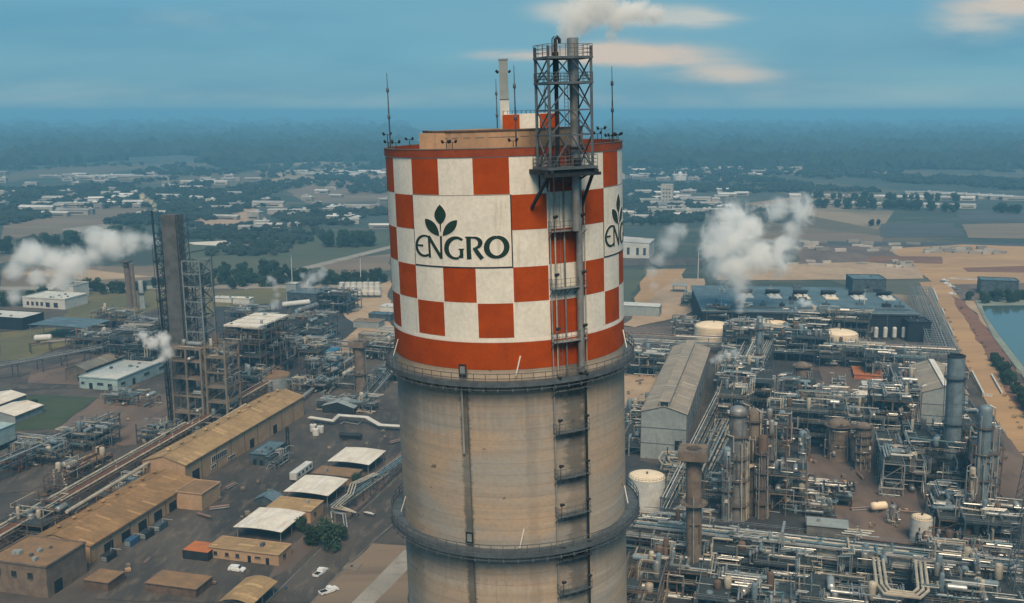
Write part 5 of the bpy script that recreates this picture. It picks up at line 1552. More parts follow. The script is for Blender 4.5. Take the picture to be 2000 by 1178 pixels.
pipes("thin white pipe loop in front of the bending white pipes", [at3(665, 828, .6), at3(672, 824, .6), at3(700, 829, .6), at3(706, 823, .6)], 1, 0.7, 0.22, "pipe_silver")
tk = thing("tank_truck", "dark tanker trailer standing beyond the rear canopy", "trailer", (*at(685, 858), 0))
MB().capsule((*at(665, 858), 1.9), (*at(706, 860), 1.9), 0.95, 14).build("barrel", "steel_dark", tk, True)
for px in (670, 676, 698, 703): MB().cyl((*at(px, 861), 0.5), (*at(px, 859), 0.5), 0.5, 12).build("wheel", "tyre", tk, True)
for k, (px, py) in enumerate(((617, 850), (626, 845), (612, 842))): tank("small pale water tank at the far corner of the long ochre warehouse", *at(px, py), 1.3, 2.6, rail=False, stair=False, name="water_tank", group="small pale water tanks")
# lattice mast in the yard
def mast(label, x, y, h, w0=1.6, w1=0.5, name="lattice_mast", m_="steel_dark", arms=(), group=None):
    t = thing(name, label, "mast", (x, y, 0), group)
    lg = MB(); k = max(3, int(h / 2.6)); P = lambda i, a, b: (x + a * (w0 + (w1 - w0) * i / k) / 2, y + b * (w0 + (w1 - w0) * i / k) / 2, h * i / k)
    for a, b in ((-1, -1), (1, -1), (1, 1), (-1, 1)): lg.beam(P(0, a, b), P(k, a, b), 0.12 + h * .002)
    lg.build("leg_frame", m_, t)
    br = MB()
    c = [(-1, -1), (1, -1), (1, 1), (-1, 1)]
    for i in range(k):
        for j in range(4):
            br.beam(P(i, *c[j]), P(i + 1, *c[(j + 1) % 4]), 0.09); br.beam(P(i + 1, *c[j]), P(i, *c[(j + 1) % 4]), 0.09)
            br.beam(P(i + 1, *c[j]), P(i + 1, *c[(j + 1) % 4]), 0.08)
    br.build("bracing", m_, t)
    for z, L in arms:
        MB().beam((x - L, y, z), (x + L, y, z), 0.2).beam((x - L, y, z), (x, y, z + 1.6), 0.12).beam((x + L, y, z), (x, y, z + 1.6), 0.12).build("cross_arm", m_, t)
    return t
mast("dark lattice mast beside the right wall of the long ochre warehouse", *at(563, 890), 11, 1.2, 0.8)
mast("steel pylon with cross arms at the bottom right corner", *at(1982, 1215), 30, 6, 1.2, name="pylon", m_="steel", arms=((24, 4), (28, 3)))
mast("tall lattice pylon at the right edge above the corner pylon", *at(2000, 1010), 26, 5, 1.0, name="pylon", m_="steel", arms=((21, 3),))

# pipe racks along the left
RP = ["pipe_tan", "pipe_rust", "steel_brown", "pipe_tan", "pipe_silver", "steel_brown"]
rack("long brown pipe rack running along the left side of the ochre warehouse", at(-40, 1105), at(520, 772), 6, [4.0, 6.2], 6, 17, sp=8, fm="steel_brown", palette=RP, rmax=0.42)
pipes("thick tan pipe carried above the long brown rack", [at3(130, 1000, 8), at3(480, 790, 8)], 1, 1, 0.55, "pipe_tan", sup=9)
rack("blue grey pipe rack crossing the left edge below the lawn", at(-20, 945), at(225, 838), 5, [4.2, 6.6], 5, 18, sp=7, fm="steel_blue", palette=["pipe_silver", "clad", "pipe_teal"], rmax=.35, top_rail=True)
rack("short rack of white pipes beside the lawn's lower corner", at(30, 862), at(130, 872), 4, [2.6], 5, 19, sp=5, palette=["tank_white", "pipe_silver"])
unit("blue grey valve structure in front of the red earth yard", at(120, 880), 14, 15, [3.5, 6.5], 41, fill=0.9, bay=5)
unit("small teal pipe structure at the foot of the grey slab column", at(268, 868), 8, 12, [3.2, 5.4], 42, bay=5)
unit("rusty brown long structure below the blue grey valve structure", at(88, 968), 26, 7, [3.2, 6.4], 43, fm="steel_brown", pal=["steel_brown", "pipe_rust", "pipe_tan"], deckmat="roof_brown", bay=5)
unit("dark rusty machinery structure at the left edge by the long brown rack", at(0, 1060), 17, 15, [3.5, 6.5], 44, fm="steel_brown", pal=["steel_brown", "pipe_tan", "clad", "pipe_rust"], bay=5)
unit("rusty pipe cluster beside the middle of the long brown rack", at(190, 985), 20, 5, [3.0], 45, fm="steel_brown", pal=["pipe_silver", "pipe_tan", "steel_brown"], bay=5)
unit("red painted machinery under the blue grey rack at the left edge", at(-10, 918), 9, 10, [2.5], 46, fm="pipe_rust", pal=["pipe_rust"], bay=5)
flat("equipment_house", "pale teal ribbed house on legs cut by the left edge", "building", at(-42, 880), 9, 9, 8.5, "wall_teal", "wall_teal", stuff=0, par=0.2, z0=2.4)
gable("hall", "low hall with white ridged roof at the left edge beside the lawn", "building", at(-30, 822), 16, 15, 3.2, 4.6, "wall_grey", "roof_white")
gable("hall", "second low white roofed hall at the left edge, beyond the first", "building", at(-60, 800), 16, 15, 3.2, 4.6, "wall_grey", "roof_white")
flat("office_building", "flat pale teal office with dark doors at the left, behind the red earth yard", "building", at(156, 758), 48, 20, 5.2, "wall_teal", "wall_white", stuff=6, seed=11, par=0.6,
     doors=(("f", 6, 1.8, 0, 2.8), ("f", 16, 2.2, 0, 3.0), ("r", 12, 2, 0, 3)), wins=(("f", 1.8, 1.6, 2.2, 3.2), ("f", 11, 3.2, 2.2, 3.2), ("r", 4, 3, 2.2, 3.2), ("r", 22, 4, 2.2, 3.2), ("r", 34, 4, 2.2, 3.2)))
gable("shed", "grey gabled shed left of the flat pale teal office", "shed", at(130, 742), 40, 11, 5.4, 7.4, "concrete_tan", "roof_grey", doors=(("f", 7.5, 2.6, 0, 3),))
flat("villa", "low white building with a row of square windows in the left distance", "building", at(45, 600), 22, 32, 6.4, "wall_white", "wall_white", stuff=6, seed=12, par=0.7,
     wins=tuple(("f", v, 1.8, 1.8, 4.0) for v in (4, 7.5, 11, 14.5)) + (("f", 19, 3, 1.2, 4), ("f", 25, 3, 1.2, 4)))
flat("villa", "white block behind the low white building in the left distance", "building", at(95, 582), 16, 20, 9, "wall_white", "wall_far", stuff=3, seed=13, par=0.6)
flat("dark_block", "dark block with a pale flat roof at the left edge", "building", at(-40, 640), 18, 30, 7, "wall_dark", "wall_white", stuff=2, seed=14, par=0.4)
canopy("big slate grey flat roof on posts in the left middle distance", at(58, 662, 0), 22, 8, "roof_blue", None, Lv=36)
hvessel("white horizontal tank beside the big slate grey roof", at(70, 672), at(100, 670), 1.8, "tank_white")
rack("blue grey conveyor rack crossing the olive grass on the left", at(-20, 745), at(215, 700), 6, [6.5], 5, 21, sp=12, fm="steel_blue", palette=["pipe_silver", "clad"], rmax=.4, top_rail=True)
rack("higher rack climbing towards the grey slab column from the left", at(200, 700), at(345, 650), 6, [7, 10.5], 5, 22, sp=9, fm="steel_blue", top_rail=True)
rack("low rack behind the olive grass on the left", at(60, 690), at(210, 672), 5, [5], 4, 23, sp=9, fm="steel_blue")
unit("dim blue structure behind the steam puff on the left", at(205, 720), 18, 26, [6, 11, 15], 47, fill=.7)
unit("brown structure left of the flare pipe", at(250, 665), 16, 24, [5, 10], 48, fm="steel_brown", fill=.7)
unit("brown piping block behind the twin stacks", at(180, 640), 12, 26, [5, 9], 49, fm="steel_brown", fill=.6)
column("left of the twin slim concrete stacks in the left distance", *at(256, 612), 1.6, 33, "concrete_brown", (30,), 3, name="chimney", top="flat", extra_pipes=0, cap=(3.2, -0.4, 0.4, "steel_brown"))
column("right of the twin slim concrete stacks in the left distance", *at(266, 615), 1.3, 32, "concrete_brown", (), 4, name="chimney", top="flat", extra_pipes=0)
column("short pale stack with a white collar beside the twin stacks", *at(279, 603), 1.5, 18, "tank_white", (10,), 5, name="chimney", top="flat", extra_pipes=0)

# the grey slab column and its frame
x, y = at(366, 826)
sc = thing("slab_column", "tall weathered grey concrete slab column rising at the left, steam blowing off its top", "concrete column", (x, y, 0))
MB().box(x, y, 0, 84.6, 6.2, 5.4, AX - rad(90)).build("shaft", "slab", sc)
c_ = MB()
for z in (20, 35, 50, 64, 78): c_.ring(x, y, 0.01, 0.02, z, z + .1, 4)
MB().box(x + 1.2, y - 2.75, 78.2, 79.6, 0.9, 0.2, AX - rad(90)).build("window", "glass", sc)
rs = MB()
q = Vector((*gp((x, y), 0, -3.6), 0))
for k in range(4): rs.cyl((q.x - .5 * k, q.y + .4, 2 + 6 * k), (q.x - .5 * k, q.y + .4, 82 - 5 * k), 0.17, 8)
rs.build("riser_pipe", "steel_dark", sc, True)
sl = MB(); qa = gp((x, y), -2.6, -6.6)
cs_ = [(0, 0), (0, 3.2), (4.6, 3.2), (4.6, 0)]
for c in cs_: sl.beam((*gp(qa, *c), 0), (*gp(qa, *c), 78), 0.24)
for i in range(26):
    z = 3.0 * i
    for j in range(4):
        p_, n_ = cs_[j], cs_[(j + 1) % 4]
        sl.beam((*gp(qa, *p_), z), (*gp(qa, *n_), z), 0.18)
        sl.beam((*gp(qa, *(p_ if i % 2 else n_)), z), (*gp(qa, *(n_ if i % 2 else p_)), z + 3), 0.14)
    if i % 2: sl.prism([gp(qa, .2, .2), gp(qa, .2, 3), gp(qa, 4.4, 3), gp(qa, 4.4, .2)], z + .1, z + .2)
sl.build("stair_lattice", "steel_dark", sc)
bb = MB()
for i in range(20):
    z = 6 + 4 * i
    bb.box(q.x - 1.0, q.y + .3, z, z + 0.15, 2.6, 1.8, AX - rad(90))
    bb.beam((q.x - 2.0, q.y, z), (q.x - 2.0, q.y, z + 4), 0.1); bb.beam((q.x - 2.0, q.y, z), (q.x + .3, q.y, z + 4), 0.08)
bb.build("side_platform", "steel_dark", sc)
MB().tube([(q.x - .4, q.y - .5, 33), (q.x - .4, q.y - .5, 38), (q.x + 2.2, q.y - 1.5, 37.6), (q.x + 3.8, q.y - 1.8, 37.2)], 0.3, 8).build("white_bend", "tank_white", sc, True)
# narrow lift shaft lattice on its right side
o2 = gp((x, y), -1.6, 3.3)
la = MB()
for (u, v) in ((0, 0), (0, 2.6), (2.8, 0), (2.8, 2.6)): la.beam((*gp(o2, u, v), 30), (*gp(o2, u, v), 84.8), 0.3)
z = 30.0
while z < 84:
    la.beam((*gp(o2, 0, 0), z), (*gp(o2, 0, 2.6), z + 2.7), 0.2); la.beam((*gp(o2, 0, 2.6), z), (*gp(o2, 0, 2.6), z + .1), .1)
    la.beam((*gp(o2, 0, 0), z), (*gp(o2, 0, 2.6), z), 0.12); la.beam((*gp(o2, 0, 2.6), z), (*gp(o2, 2.8, 2.6), z + 2.7), 0.2); z += 2.7
la.build("lift_lattice", "steel_blue", sc)
sc.rotation_euler = (0, LEAN * 0.5, 0)
# wide lattice tower
o2 = gp((x, y), -4, 5.5)
lt = thing("lattice_tower", "pale blue grey braced steel tower standing against the right of the grey slab column", "steel tower", (*gp(o2, 4, 4), 0))
lg = MB(); dg = MB(); Wt = 7.6
cs = [(0, 0), (0, Wt), (8, Wt), (8, 0)]
for c in cs: lg.beam((*gp(o2, *c), 33), (*gp(o2, *c), 67), 0.42)
zz = [33, 39, 45, 51, 57, 62, 67]
for i, z in enumerate(zz):
    for j in range(4):
        lg.beam((*gp(o2, *cs[j]), z), (*gp(o2, *cs[(j + 1) % 4]), z), 0.3)
        if i < 6:
            a, b_ = (j, (j + 1) % 4) if i % 2 else ((j + 1) % 4, j)
            dg.beam((*gp(o2, *cs[a]), z), (*gp(o2, *cs[b_]), zz[i + 1]), 0.3)
            dg.beam((*gp(o2, *cs[b_]), z), (*gp(o2, *cs[a]), zz[i + 1]), 0.14)
lg.build("frame", "steel_light", lt); dg.build("cross_brace", "steel", lt)
for z in (33.2, 45.2, 57.2):
    MB().prism([gp(o2, .5, .5), gp(o2, .5, Wt - .5), gp(o2, 7.5, Wt - .5), gp(o2, 7.5, .5)], z, z + .1).build("landing", "grating", lt)
MB().tube([(*gp(o2, 1, Wt + 5), 30), (*gp(o2, 1, Wt + 5), 72), (*gp(o2, 1, Wt - 1), 71), (*gp(o2, 1, 1), 70)], 0.28, 8).cyl((*gp(o2, 3, Wt - 1), 20), (*gp(o2, 3, Wt - 1), 66), 0.5, 12).cyl((*gp(o2, 3, 2), 20), (*gp(o2, 3, 2), 62), 0.35, 10).build("riser_pipe", "steel_blue", lt, True)
lt.rotation_euler = (0, LEAN * .5, 0)
unit("open tan concrete frame of several floors under the lattice tower", at(343, 838), 10, 13, [7, 14, 21, 28, 33], 61, fm="concrete_tan", name="concrete_frame", bay=6.5, post=0.75, deckmat="concrete_brown", fill=1.1)
unit("taller tan concrete frame with a bright top slab right of the lattice tower", gp(at(343, 838), 1, 14.5), 10, 8.5, [6, 12, 18, 24, 30, 34], 62, fm="concrete_tan", name="concrete_frame", bay=7, post=0.75, deckmat="concrete_tan", fill=1.1)
column("thin black flare pipe left of the grey slab column", *gp((x, y), 0, -7.2), 0.42, 86, "steel_dark", (30, 50, 66), 8, name="flare_pipe", top="flat", extra_pipes=2, side_pipe="steel_dark", flare=1.0, pm="steel_dark")
unit("low pipe bundle at the foot of the tan concrete frames", at(330, 858), 6, 22, [2.6], 63, fm="steel_brown", bay=5.5)

# middle left plant
unit("brown process structure with pale roof panels right of the lattice tower", at(428, 742), 34, 22, [6, 12, 18, 23], 71, fm="steel_brown", fill=.8, pal=["pipe_silver", "clad", "steel_brown", "pipe_tan"])
for k in range(4):
    o = gp(at(428, 742), 3 + 8 * k, 2)
    t = thing("air_cooler", "cream topped air cooler bank on the brown process structure", "air cooler", (*o, 23.5), "air cooler banks on the brown structure")
    MB().prism([gp(o, 0, 0), gp(o, 0, 18), gp(o, 6.4, 18), gp(o, 6.4, 0)], 25.2, 26.0).build("cooler_bundle", "roof_white", t)
    for j in range(3): MB().lathe(*gp(o, 3.2, 3 + 6 * j), [(1.6, 23.9), (2.3, 25.15)], 16).build("fan_ring", "steel_light", t, True)
    for u in (0.3, 6.1):
        for v in (.3, 9, 17.7): MB().beam((*gp(o, u, v), 23.3), (*gp(o, u, v), 25.2), 0.2).build("leg", "steel_light", t)
unit("brown purple structure in front of the cream topped coolers", at(470, 735), 20, 18, [5, 10, 15], 72, fm="steel_brown", fill=.9)
unit("teal structure of long exchangers behind the blue tank", at(545, 668), 24, 24, [6, 11], 73, fm="steel_blue", fill=1.3, pal=["clad", "pipe_teal", "pipe_silver"])
unit("teal pipe structure left of the blue tank", at(560, 700), 14, 20, [4, 7], 74, fm="steel_blue", fill=1.0)
hvessel("pale upper exchanger shell behind the blue tank", at(555, 640), at(605, 634), 1.6, "tank_white", z=12)
hvessel("second pale exchanger shell behind the blue tank", at(585, 652), at(620, 640), 1.5, "clad", z=12)
flat("cooling_cell", "tall blue grey box house under the steam in the middle left", "building", at(562, 612), 16, 20, 13, "steel_blue", "roof_blue", stuff=3, seed=21, wins=(("f", 5, 3, 8, 10), ("f", 13, 3, 8, 10)))
flat("cooling_cell", "narrow tower house at the left end of the blue grey box house", "building", at(560, 606), 7, 7, 17, "wall_grey", "wall_white", stuff=2, seed=22)
unit("blue grey ducts and gantry right of the steaming box house", at(615, 612), 22, 22, [6, 12], 75, fm="steel_blue", fill=1.4, pal=["clad", "clad_blue", "pipe_silver"])
for k, (px, py, r_) in enumerate(((625, 606, 3.6), (660, 596, 3.4), (682, 602, 2.6))):
    hvessel(["fat silver duct drum nearest the steaming box house", "fat silver duct drum in the middle of three", "smaller silver duct drum on the right"][k], at(px - 6, py + 4), at(px + 10, py - 2), r_, "clad", z=3)
first = None
for k in range(14):
    px, py = 668 + (k % 7) * 11.5, (572 if k < 7 else 581)
    x, y = at(px, py)
    if first is None:
        first = thing("fan_cooler", "", "cooler", (x, y, 0), "two rows of white fan coolers by the trees")
        MB().lathe(x, y, [(2.4, 4.2), (2.0, 5.4), (2.1, 7.4), (2.0, 7.5), (1.8, 5.6)], 16).build("fan_cylinder", "tank_white", first, True)
        MB().box(x, y, 2.2, 4.2, 5.0, 5.0).build("body", "wall_white", first)
        for a, b_ in ((-1, -1), (1, -1), (1, 1), (-1, 1)): MB().beam((x + 2.2 * a, y + 2.2 * b_, 0), (x + 2.2 * a, y + 2.2 * b_, 2.2), 0.3).build("leg", "concrete", first)
        o = first
    else:
        o = copy_tree(first); o.location = (x, y, 0)
    tag(o, "white fan cooler of the front row before the tree belt" if py > 575 else "white fan cooler of the rear row before the tree belt")
tank("bright blue round tank left of the checkered tower", *at(645, 712), 5.2, 8.0, "tank_blue", "tank_blue", top=0.5)
tank("wide low grey settling tank with a flat brown cover behind the long ochre warehouse", *at(531, 757), 8.6, 6.0, "wall_grey", "roof_brown", top=0.4, stair=False)
column("brown concrete pier with a flat wider cap left of the tower", *at(706, 764), 2.4, 23, "concrete_brown", (8,), 9, name="pier", top="flat", extra_pipes=2, cap=(3.8, -2.2, 2.2, "concrete_brown"))
for k, (px, py) in enumerate(((672, 742), (681, 738), (690, 734))):
    hvessel("cream ended small vessel lying on the rack before the brown pier", at(px, py + 6), at(px + 16, py - 4), 1.0, "pipe_tan", "three small vessels before the brown pier", z=3.4)
unit("low structure carrying the cream ended vessels", at(665, 760), 10, 12, [3.2], 76, fm="steel_blue", fill=.5, bay=5)
unit("rusty pump row in front of the blue tank", at(566, 765), 12, 17, [3.4], 77, fm="steel_brown", fill=1.4, bay=5)
pipes("pale pipes rising past the blue tank towards the tower", [at3(572, 790, 2.5), at3(648, 728, 2.5), at3(650, 722, 3.6), at3(690, 696, 3.6), at3(770, 650, 3.6)], 2, 0.9, 0.32, "pipe_silver")
pipes("pale green twin pipe before the rusty pumps", [at3(540, 740, 5), at3(680, 750, 2.4), at3(700, 738, 2.4), at3(770, 700, 2.4)], 2, 1.2, 0.22, "clad")
rack("pipe rack behind the blue tank", at(548, 682), at(780, 706), 6, [4.5, 7], 6, 78, sp=9, fm="steel_blue")
rack("pipe rack running away along the right of the pier", at(700, 806), at(800, 690), 7, [4.0], 6, 79, sp=8, fm="steel_blue", palette=["clad", "pipe_silver", "pipe_teal"], top_rail=True)
rack("cream pipe rack beside the long ochre warehouse's far end", at(400, 800), at(545, 740), 5, [4, 6], 5, 80, sp=8, fm="steel_brown", palette=RP)
unit("pipe cluster at the tan frame's right foot", at(462, 770), 14, 10, [4, 8], 81, fm="steel_blue", bay=5, fill=1.2)
unit("low pipework between the far end of the warehouse and the tower", at(620, 800), 8, 24, [3], 82, fm="steel_blue", bay=6, fill=1.0)
for k, (px, py, Lv, Lu, h, wm, rm, lab) in enumerate(((690, 640, 16, 9, 4, "wall_grey", "roof_brown", "small grey flat hut with a brown roof left of the tower"), (720, 626, 14, 8, 4, "steel_blue", "roof_blue", "blue flat hut left of the tower, beyond the brown roofed one"),
        (742, 612, 14, 10, 4.5, "wall_white", "wall_white", "white flat hut left of the tower, farthest of the group"), (700, 665, 16, 8, 3.6, "concrete_tan", "roof_grey", "sandy roofed hut left of the tower above the pier"),
        (740, 655, 18, 8, 3.6, "wall_white", "roof_grey", "long hut touching the tower's left outline"), (455, 594, 12, 6, 4, "wall_white", "roof_white", "tiny white roofed hut on the olive field"),
        (415, 590, 14, 7, 3, "wall_white", "wall_white", "low white strip hut on the olive field"))):
    flat("hut", lab, "building", at(px, py), Lu, Lv, h, wm, rm, stuff=2, seed=30 + k, par=0.3)
for k, (lab, px, py, su, sv, lv_, fm) in enumerate((("dark piped frame just beyond the far end of the ochre warehouse", 600, 745, 14, 12, [4, 8], "steel_dark"), ("brown frame between the settling tank and the blue tank", 585, 722, 14, 10, [5, 9], "steel_brown"),
        ("dark frame below the small huts left of the tower", 690, 700, 12, 22, [4, 7], "steel_dark"), ("piped skid touching the tower's left outline by the pier", 735, 745, 12, 14, [4], "steel_blue"),
        ("brown frame between the flat pale teal office and the twin stacks", 130, 690, 14, 22, [4, 8], "steel_brown"), ("grey frame behind the brown process structure, toward the olive field", 440, 640, 14, 22, [5, 9], "steel_blue"),
        ("low rusty frame beyond the lawn's upper corner", 205, 790, 8, 22, [3], "steel_brown"), ("piped frame at the left edge below the pale teal ribbed house", 20, 905, 8, 20, [3, 5.5], "steel_dark"))):
    unit(lab, at(px, py), su, sv, lv_, 500 + k * 7, fm=fm, fill=1.2)
for px, py, lab in ((571, 560, "tall lamp mast standing before the belt, left"), (705, 560, "tall lamp mast standing before the belt, right"), (1363, 545, "slim pale lamp mast right of the checkered tower"), (1407, 640, "lamp mast in front of the dark cooling hall"), (1685, 640, "lamp mast at the right part of the dark cooling hall")):
    x, y = at(px, py); h = 22
    t = thing("lamp_mast", lab, "lamp mast", (x, y, 0))
    MB().cyl((x, y, 0), (x, y, h), 0.35, 8, 0.2).build("pole", "tank_white", t, True)
    MB().ring(x, y, 0.2, 0.9, h, h + .5, 12).build("lamp_ring", "steel_light", t)

# ============================================================ right works
set_axis(75)
gable("compressor_house", "tall long grey shed with a sandy roof and raised ridge right of the tower", "shed", (46.8, 356.5), 108, 16.2, 17.6, 20.0, "wall_grey", "roof_grey", monitor=(3.4, 1.6, 0.4, 104), bands=2,
      wins=(), doors=(("f", 13.5, 2.6, 0.1, 7.5), ("r", 30, 3, 8, 9.4), ("r", 60, 3, 8, 9.4)))
tank("white round tank with a bright cream top touching the tower's right ring", *at(1262, 998), 5.7, 11.6, "tank_white", "tank_cream", top=0.7)
gable("turbine_hall", "sandy roofed grey hall with a white ridge strip beside the right chimney", "shed", at(1797, 832), 46, 17, 14.0, 17.0, "wall_grey", "roof_grey", monitor=(1.6, 0.3, 0.2, 45), ridge_mat="roof_white", bands=2)
column("pale blue grey round chimney with a dark open mouth at the right", *at(1856, 948), 2.75, 44.8, "clad_blue", (10, 22, 37.5), 12, name="chimney", top="open", pm="steel_blue", extra_pipes=3, side_pipe="steel_blue")
column("tall silver column nearest the right chimney with pipes down its left", *at(1912, 1042), 1.9, 40, "clad_blue", (9, 17, 25, 33), 13, extra_pipes=5, side_pipe="pipe_silver", pm="steel_brown")
column("slimmer column just right of the tall silver one", *at(1932, 1034), 1.0, 33, "clad", (14, 24), 14, extra_pipes=4)
column("short column left of the tall silver one at the right", *at(1893, 1050), 0.9, 22, "pipe_tan", (12,), 15, extra_pipes=3)
column("brown round pier with a square cap and skirt platform right of the white tank", *at(1355, 1142), 2.05, 38, "concrete_brown", (3, 23), 16, name="pier", top="flat", pm="concrete_brown", extra_pipes=1, cap=(4.1, -2.4, 2.4, "concrete_brown"), flare=1.6)
column("thick grey ringed column, tallest of the group before the tall shed", *at(1440, 1014), 2.7, 36.5, "clad", (5, 13, 20, 27, 34), 17, extra_pipes=6, side_pipe="pipe_tan")
column("pinkish column joined behind the thick grey ringed one", *at(1470, 1000), 2.1, 34, "concrete_tan", (8, 18, 30), 18, extra_pipes=6, side_pipe="pipe_tan")
column("slim grey column at the left side of the thick ringed one", *at(1420, 1018), 1.2, 24, "clad_blue", (10, 18), 19, extra_pipes=3)
column("medium column with silver sleeves right of the pinkish one", *at(1488, 1012), 1.6, 27, "steel_brown", (5, 10, 15, 21), 20, extra_pipes=5)
column("thin pipe column at the right of the ringed group", *at(1505, 990), 0.9, 29, "clad", (8, 16, 24), 21, extra_pipes=4)
column("short fat brown reactor at the edge of the bare earth yard", *at(1637, 897), 3.9, 15.5, "concrete_brown", (13,), 22, name="reactor", extra_pipes=5, side_pipe="steel_blue")
column("brown reactor with dark trays right of the fat brown one", *at(1684, 918), 2.6, 17.5, "concrete_brown", (4, 7, 10, 13, 16), 23, name="reactor", extra_pipes=4)
column("blue grey vessel with a bent neck left of the fat brown reactor", *at(1568, 897), 1.6, 11, "clad_blue", (), 24, name="reactor", extra_pipes=1)
column("tall slender blue column in the middle of the right plant", *at(1482, 760), 1.4, 34, "clad_blue", (16, 28), 25, extra_pipes=2)
column("brown column left of the orange pad", *at(1565, 790), 3.2, 19, "concrete_brown", (17,), 26, name="reactor", extra_pipes=3)
pipes("great cream bent transfer pipe arching beside the thick ringed column", [at3(1448, 860, 22), at3(1476, 868, 22), at3(1486, 885, 20), at3(1480, 905, 17), at3(1462, 912, 16)], 3, 0.7, 0.26, "pipe_tan", sup=99)
pipes("cream hairpin pipes in front of the tall grey shed", [at3(1345, 912, 7), at3(1302, 905, 7), at3(1296, 897, 7), at3(1302, 886, 7), at3(1360, 884, 7)], 3, 1.6, 0.36, "pipe_tan")
pipes("white inverted U pipe before the thick ringed column", [at3(1425, 1040, 3), at3(1425, 1040, 11), at3(1433, 1040, 12), at3(1437, 1040, 10.5), at3(1437, 1040, 5)], 1, 1, 0.45, "pipe_silver", sup=99)
tank("small round tank with a cream top on the bare earth yard", *at(1797, 1056), 3.0, 7.2, "tank_white", "tank_cream", top=0.7)
column("upright grey drum left of the small cream topped tank", *at(1743, 1024), 1.15, 6.4, "clad", (), 27, name="reactor", extra_pipes=2)
hvessel("cream horizontal drum at the left of the small cream topped tank", at(1703, 1005), at(1728, 1003), 1.3, "tank_cream")
for k, px in enumerate((1710, 1728, 1746, 1764)):
    x, y = at(px, 663)
    t = thing("silo", ["first from the left of four slim white silos before the dark hall", "second from the left of four slim white silos before the dark hall", "third from the left of four slim white silos before the dark hall", "rightmost of four slim white silos before the dark hall"][k], "silo", (x, y, 0), "four slim white silos")
    MB().lathe(x, y, [(0.3, .3), (1.2, 1.4), (1.2, 6.4), (0.7, 7.0), (0.1, 7.1)], 16).build("shell", "tank_white", t, True)
    for a in range(3): MB().beam((x + math.cos(a * 2.1), y + math.sin(a * 2.1), 0), (x + math.cos(a * 2.1), y + math.sin(a * 2.1), 2), .15).build("leg", "steel", t)
tank("wide white tank with a bright cream domed roof, leftmost of three", *at(1393, 664), 10.6, 7.6, "tank_cream", "tank_cream", top=2.4)
tank("cream domed tank half hidden by piping, middle of three", *at(1507, 652), 10.0, 6.5, "tank_cream", "tank_cream", top=2.4)
tank("cream domed tank at the right of the three", *at(1640, 672), 9.4, 5.6, "tank_cream", "tank_cream", top=2.4)
# dark cooling hall
set_axis(85)
HO = at(1372, 652)
t = thing("cooling_hall", "very wide dark louvred hall with a slate blue roof behind the three domed tanks", "hall", (*gp(HO, 40, 60), 0))
Lu, Lv, h0, h1 = 74, 118, 12.5, 14.5
A = [gp(HO, 0, 0), gp(HO, 0, Lv), gp(HO, Lu, Lv), gp(HO, Lu, 0)]
wl = MB().add([(*A[0], 0), (*A[1], 0), (*A[2], 0), (*A[3], 0), (*A[0], h0), (*A[1], h0), (*A[2], h1), (*A[3], h1)], [(0, 1, 5, 4), (1, 2, 6, 5), (2, 3, 7, 6), (3, 0, 4, 7)]).build("louvre_wall", "wall_dark", t)
lv = MB()
for k in range(8):
    z = 1.5 + 1.4 * k
    lv.beam((*gp(HO, -0.1, 0), z), (*gp(HO, -0.1, Lv), z), 0.1, 0.5)
lv.build("louvre", "steel_dark", wl)
for k in range(9):
    MB().beam((*gp(HO, -0.4, 2 + 14.2 * k), 0), (*gp(HO, -0.4, 2 + 14.2 * k), h0 - .3), 0.55).build("pilaster", "steel_blue", wl)
e = 0.8
B = [gp(HO, -e, -e), gp(HO, -e, Lv + e), gp(HO, Lu + e, Lv + e), gp(HO, Lu + e, -e)]
ro = MB().add([(*B[0], h0 + .05), (*B[1], h0 + .05), (*B[2], h1 + .05), (*B[3], h1 + .05), (*B[0], h0 + .8), (*B[1], h0 + .8), (*B[2], h1 + .8), (*B[3], h1 + .8)], [(3, 2, 1, 0), (4, 5, 6, 7), (0, 1, 5, 4), (1, 2, 6, 5), (2, 3, 7, 6), (3, 0, 4, 7)]).build("roof", "roof_blue", t)
MB().beam((*gp(HO, -1, -1), h0 + 1.1), (*gp(HO, -1, Lv + 1), h0 + 1.1), 0.5, 0.5).rail([(*gp(HO, 8, 0), h0 + 1), (*gp(HO, 8, Lv), h0 + 1)], 1.1, 3, .1).build("roof_kerb", "steel_light", ro)
MB().prism([gp(HO, 9, 2), gp(HO, 9, Lv - 2), gp(HO, 11, Lv - 2), gp(HO, 11, 2)], h0 + .9, h0 + 1.9).build("roof_duct", "steel_blue", ro)
for k in range(6):
    u, v = 46, 26 + 16.5 * k
    zz_ = h0 + (h1 - h0) * u / Lu + 0.8
    o = gp(HO, u, v)
    hb_ = MB().prism([gp(o, -9, 0), gp(o, -9, 7.5), gp(o, 4, 7.5), gp(o, 4, 0)], zz_ - .5, zz_ + 0.3)
    hh = hb_.build("fan_deck", "tank_cream" if k in (2, 3) else "wall_white", ro)
    MB().prism([gp(o, 1, -.5), gp(o, 1, 8), gp(o, 5, 8), gp(o, 5, -.5)], zz_ + 2.2, zz_ + 3.0).prism([gp(o, 4.2, -.4), gp(o, 4.2, 7.9), gp(o, 4.9, 7.9), gp(o, 4.9, -.4)], zz_ - .1, zz_ + 2.19).build("fan_hood", "steel_dark", ro)
    for j in range(2): MB().lathe(*gp(o, -2.8, 2 + 3.6 * j), [(1.6, zz_ + .3), (1.4, zz_ + 1.5), (1.2, zz_ + 1.5), (1.2, zz_ + .4)], 14).build("fan_cylinder", "tank_white", ro, True)
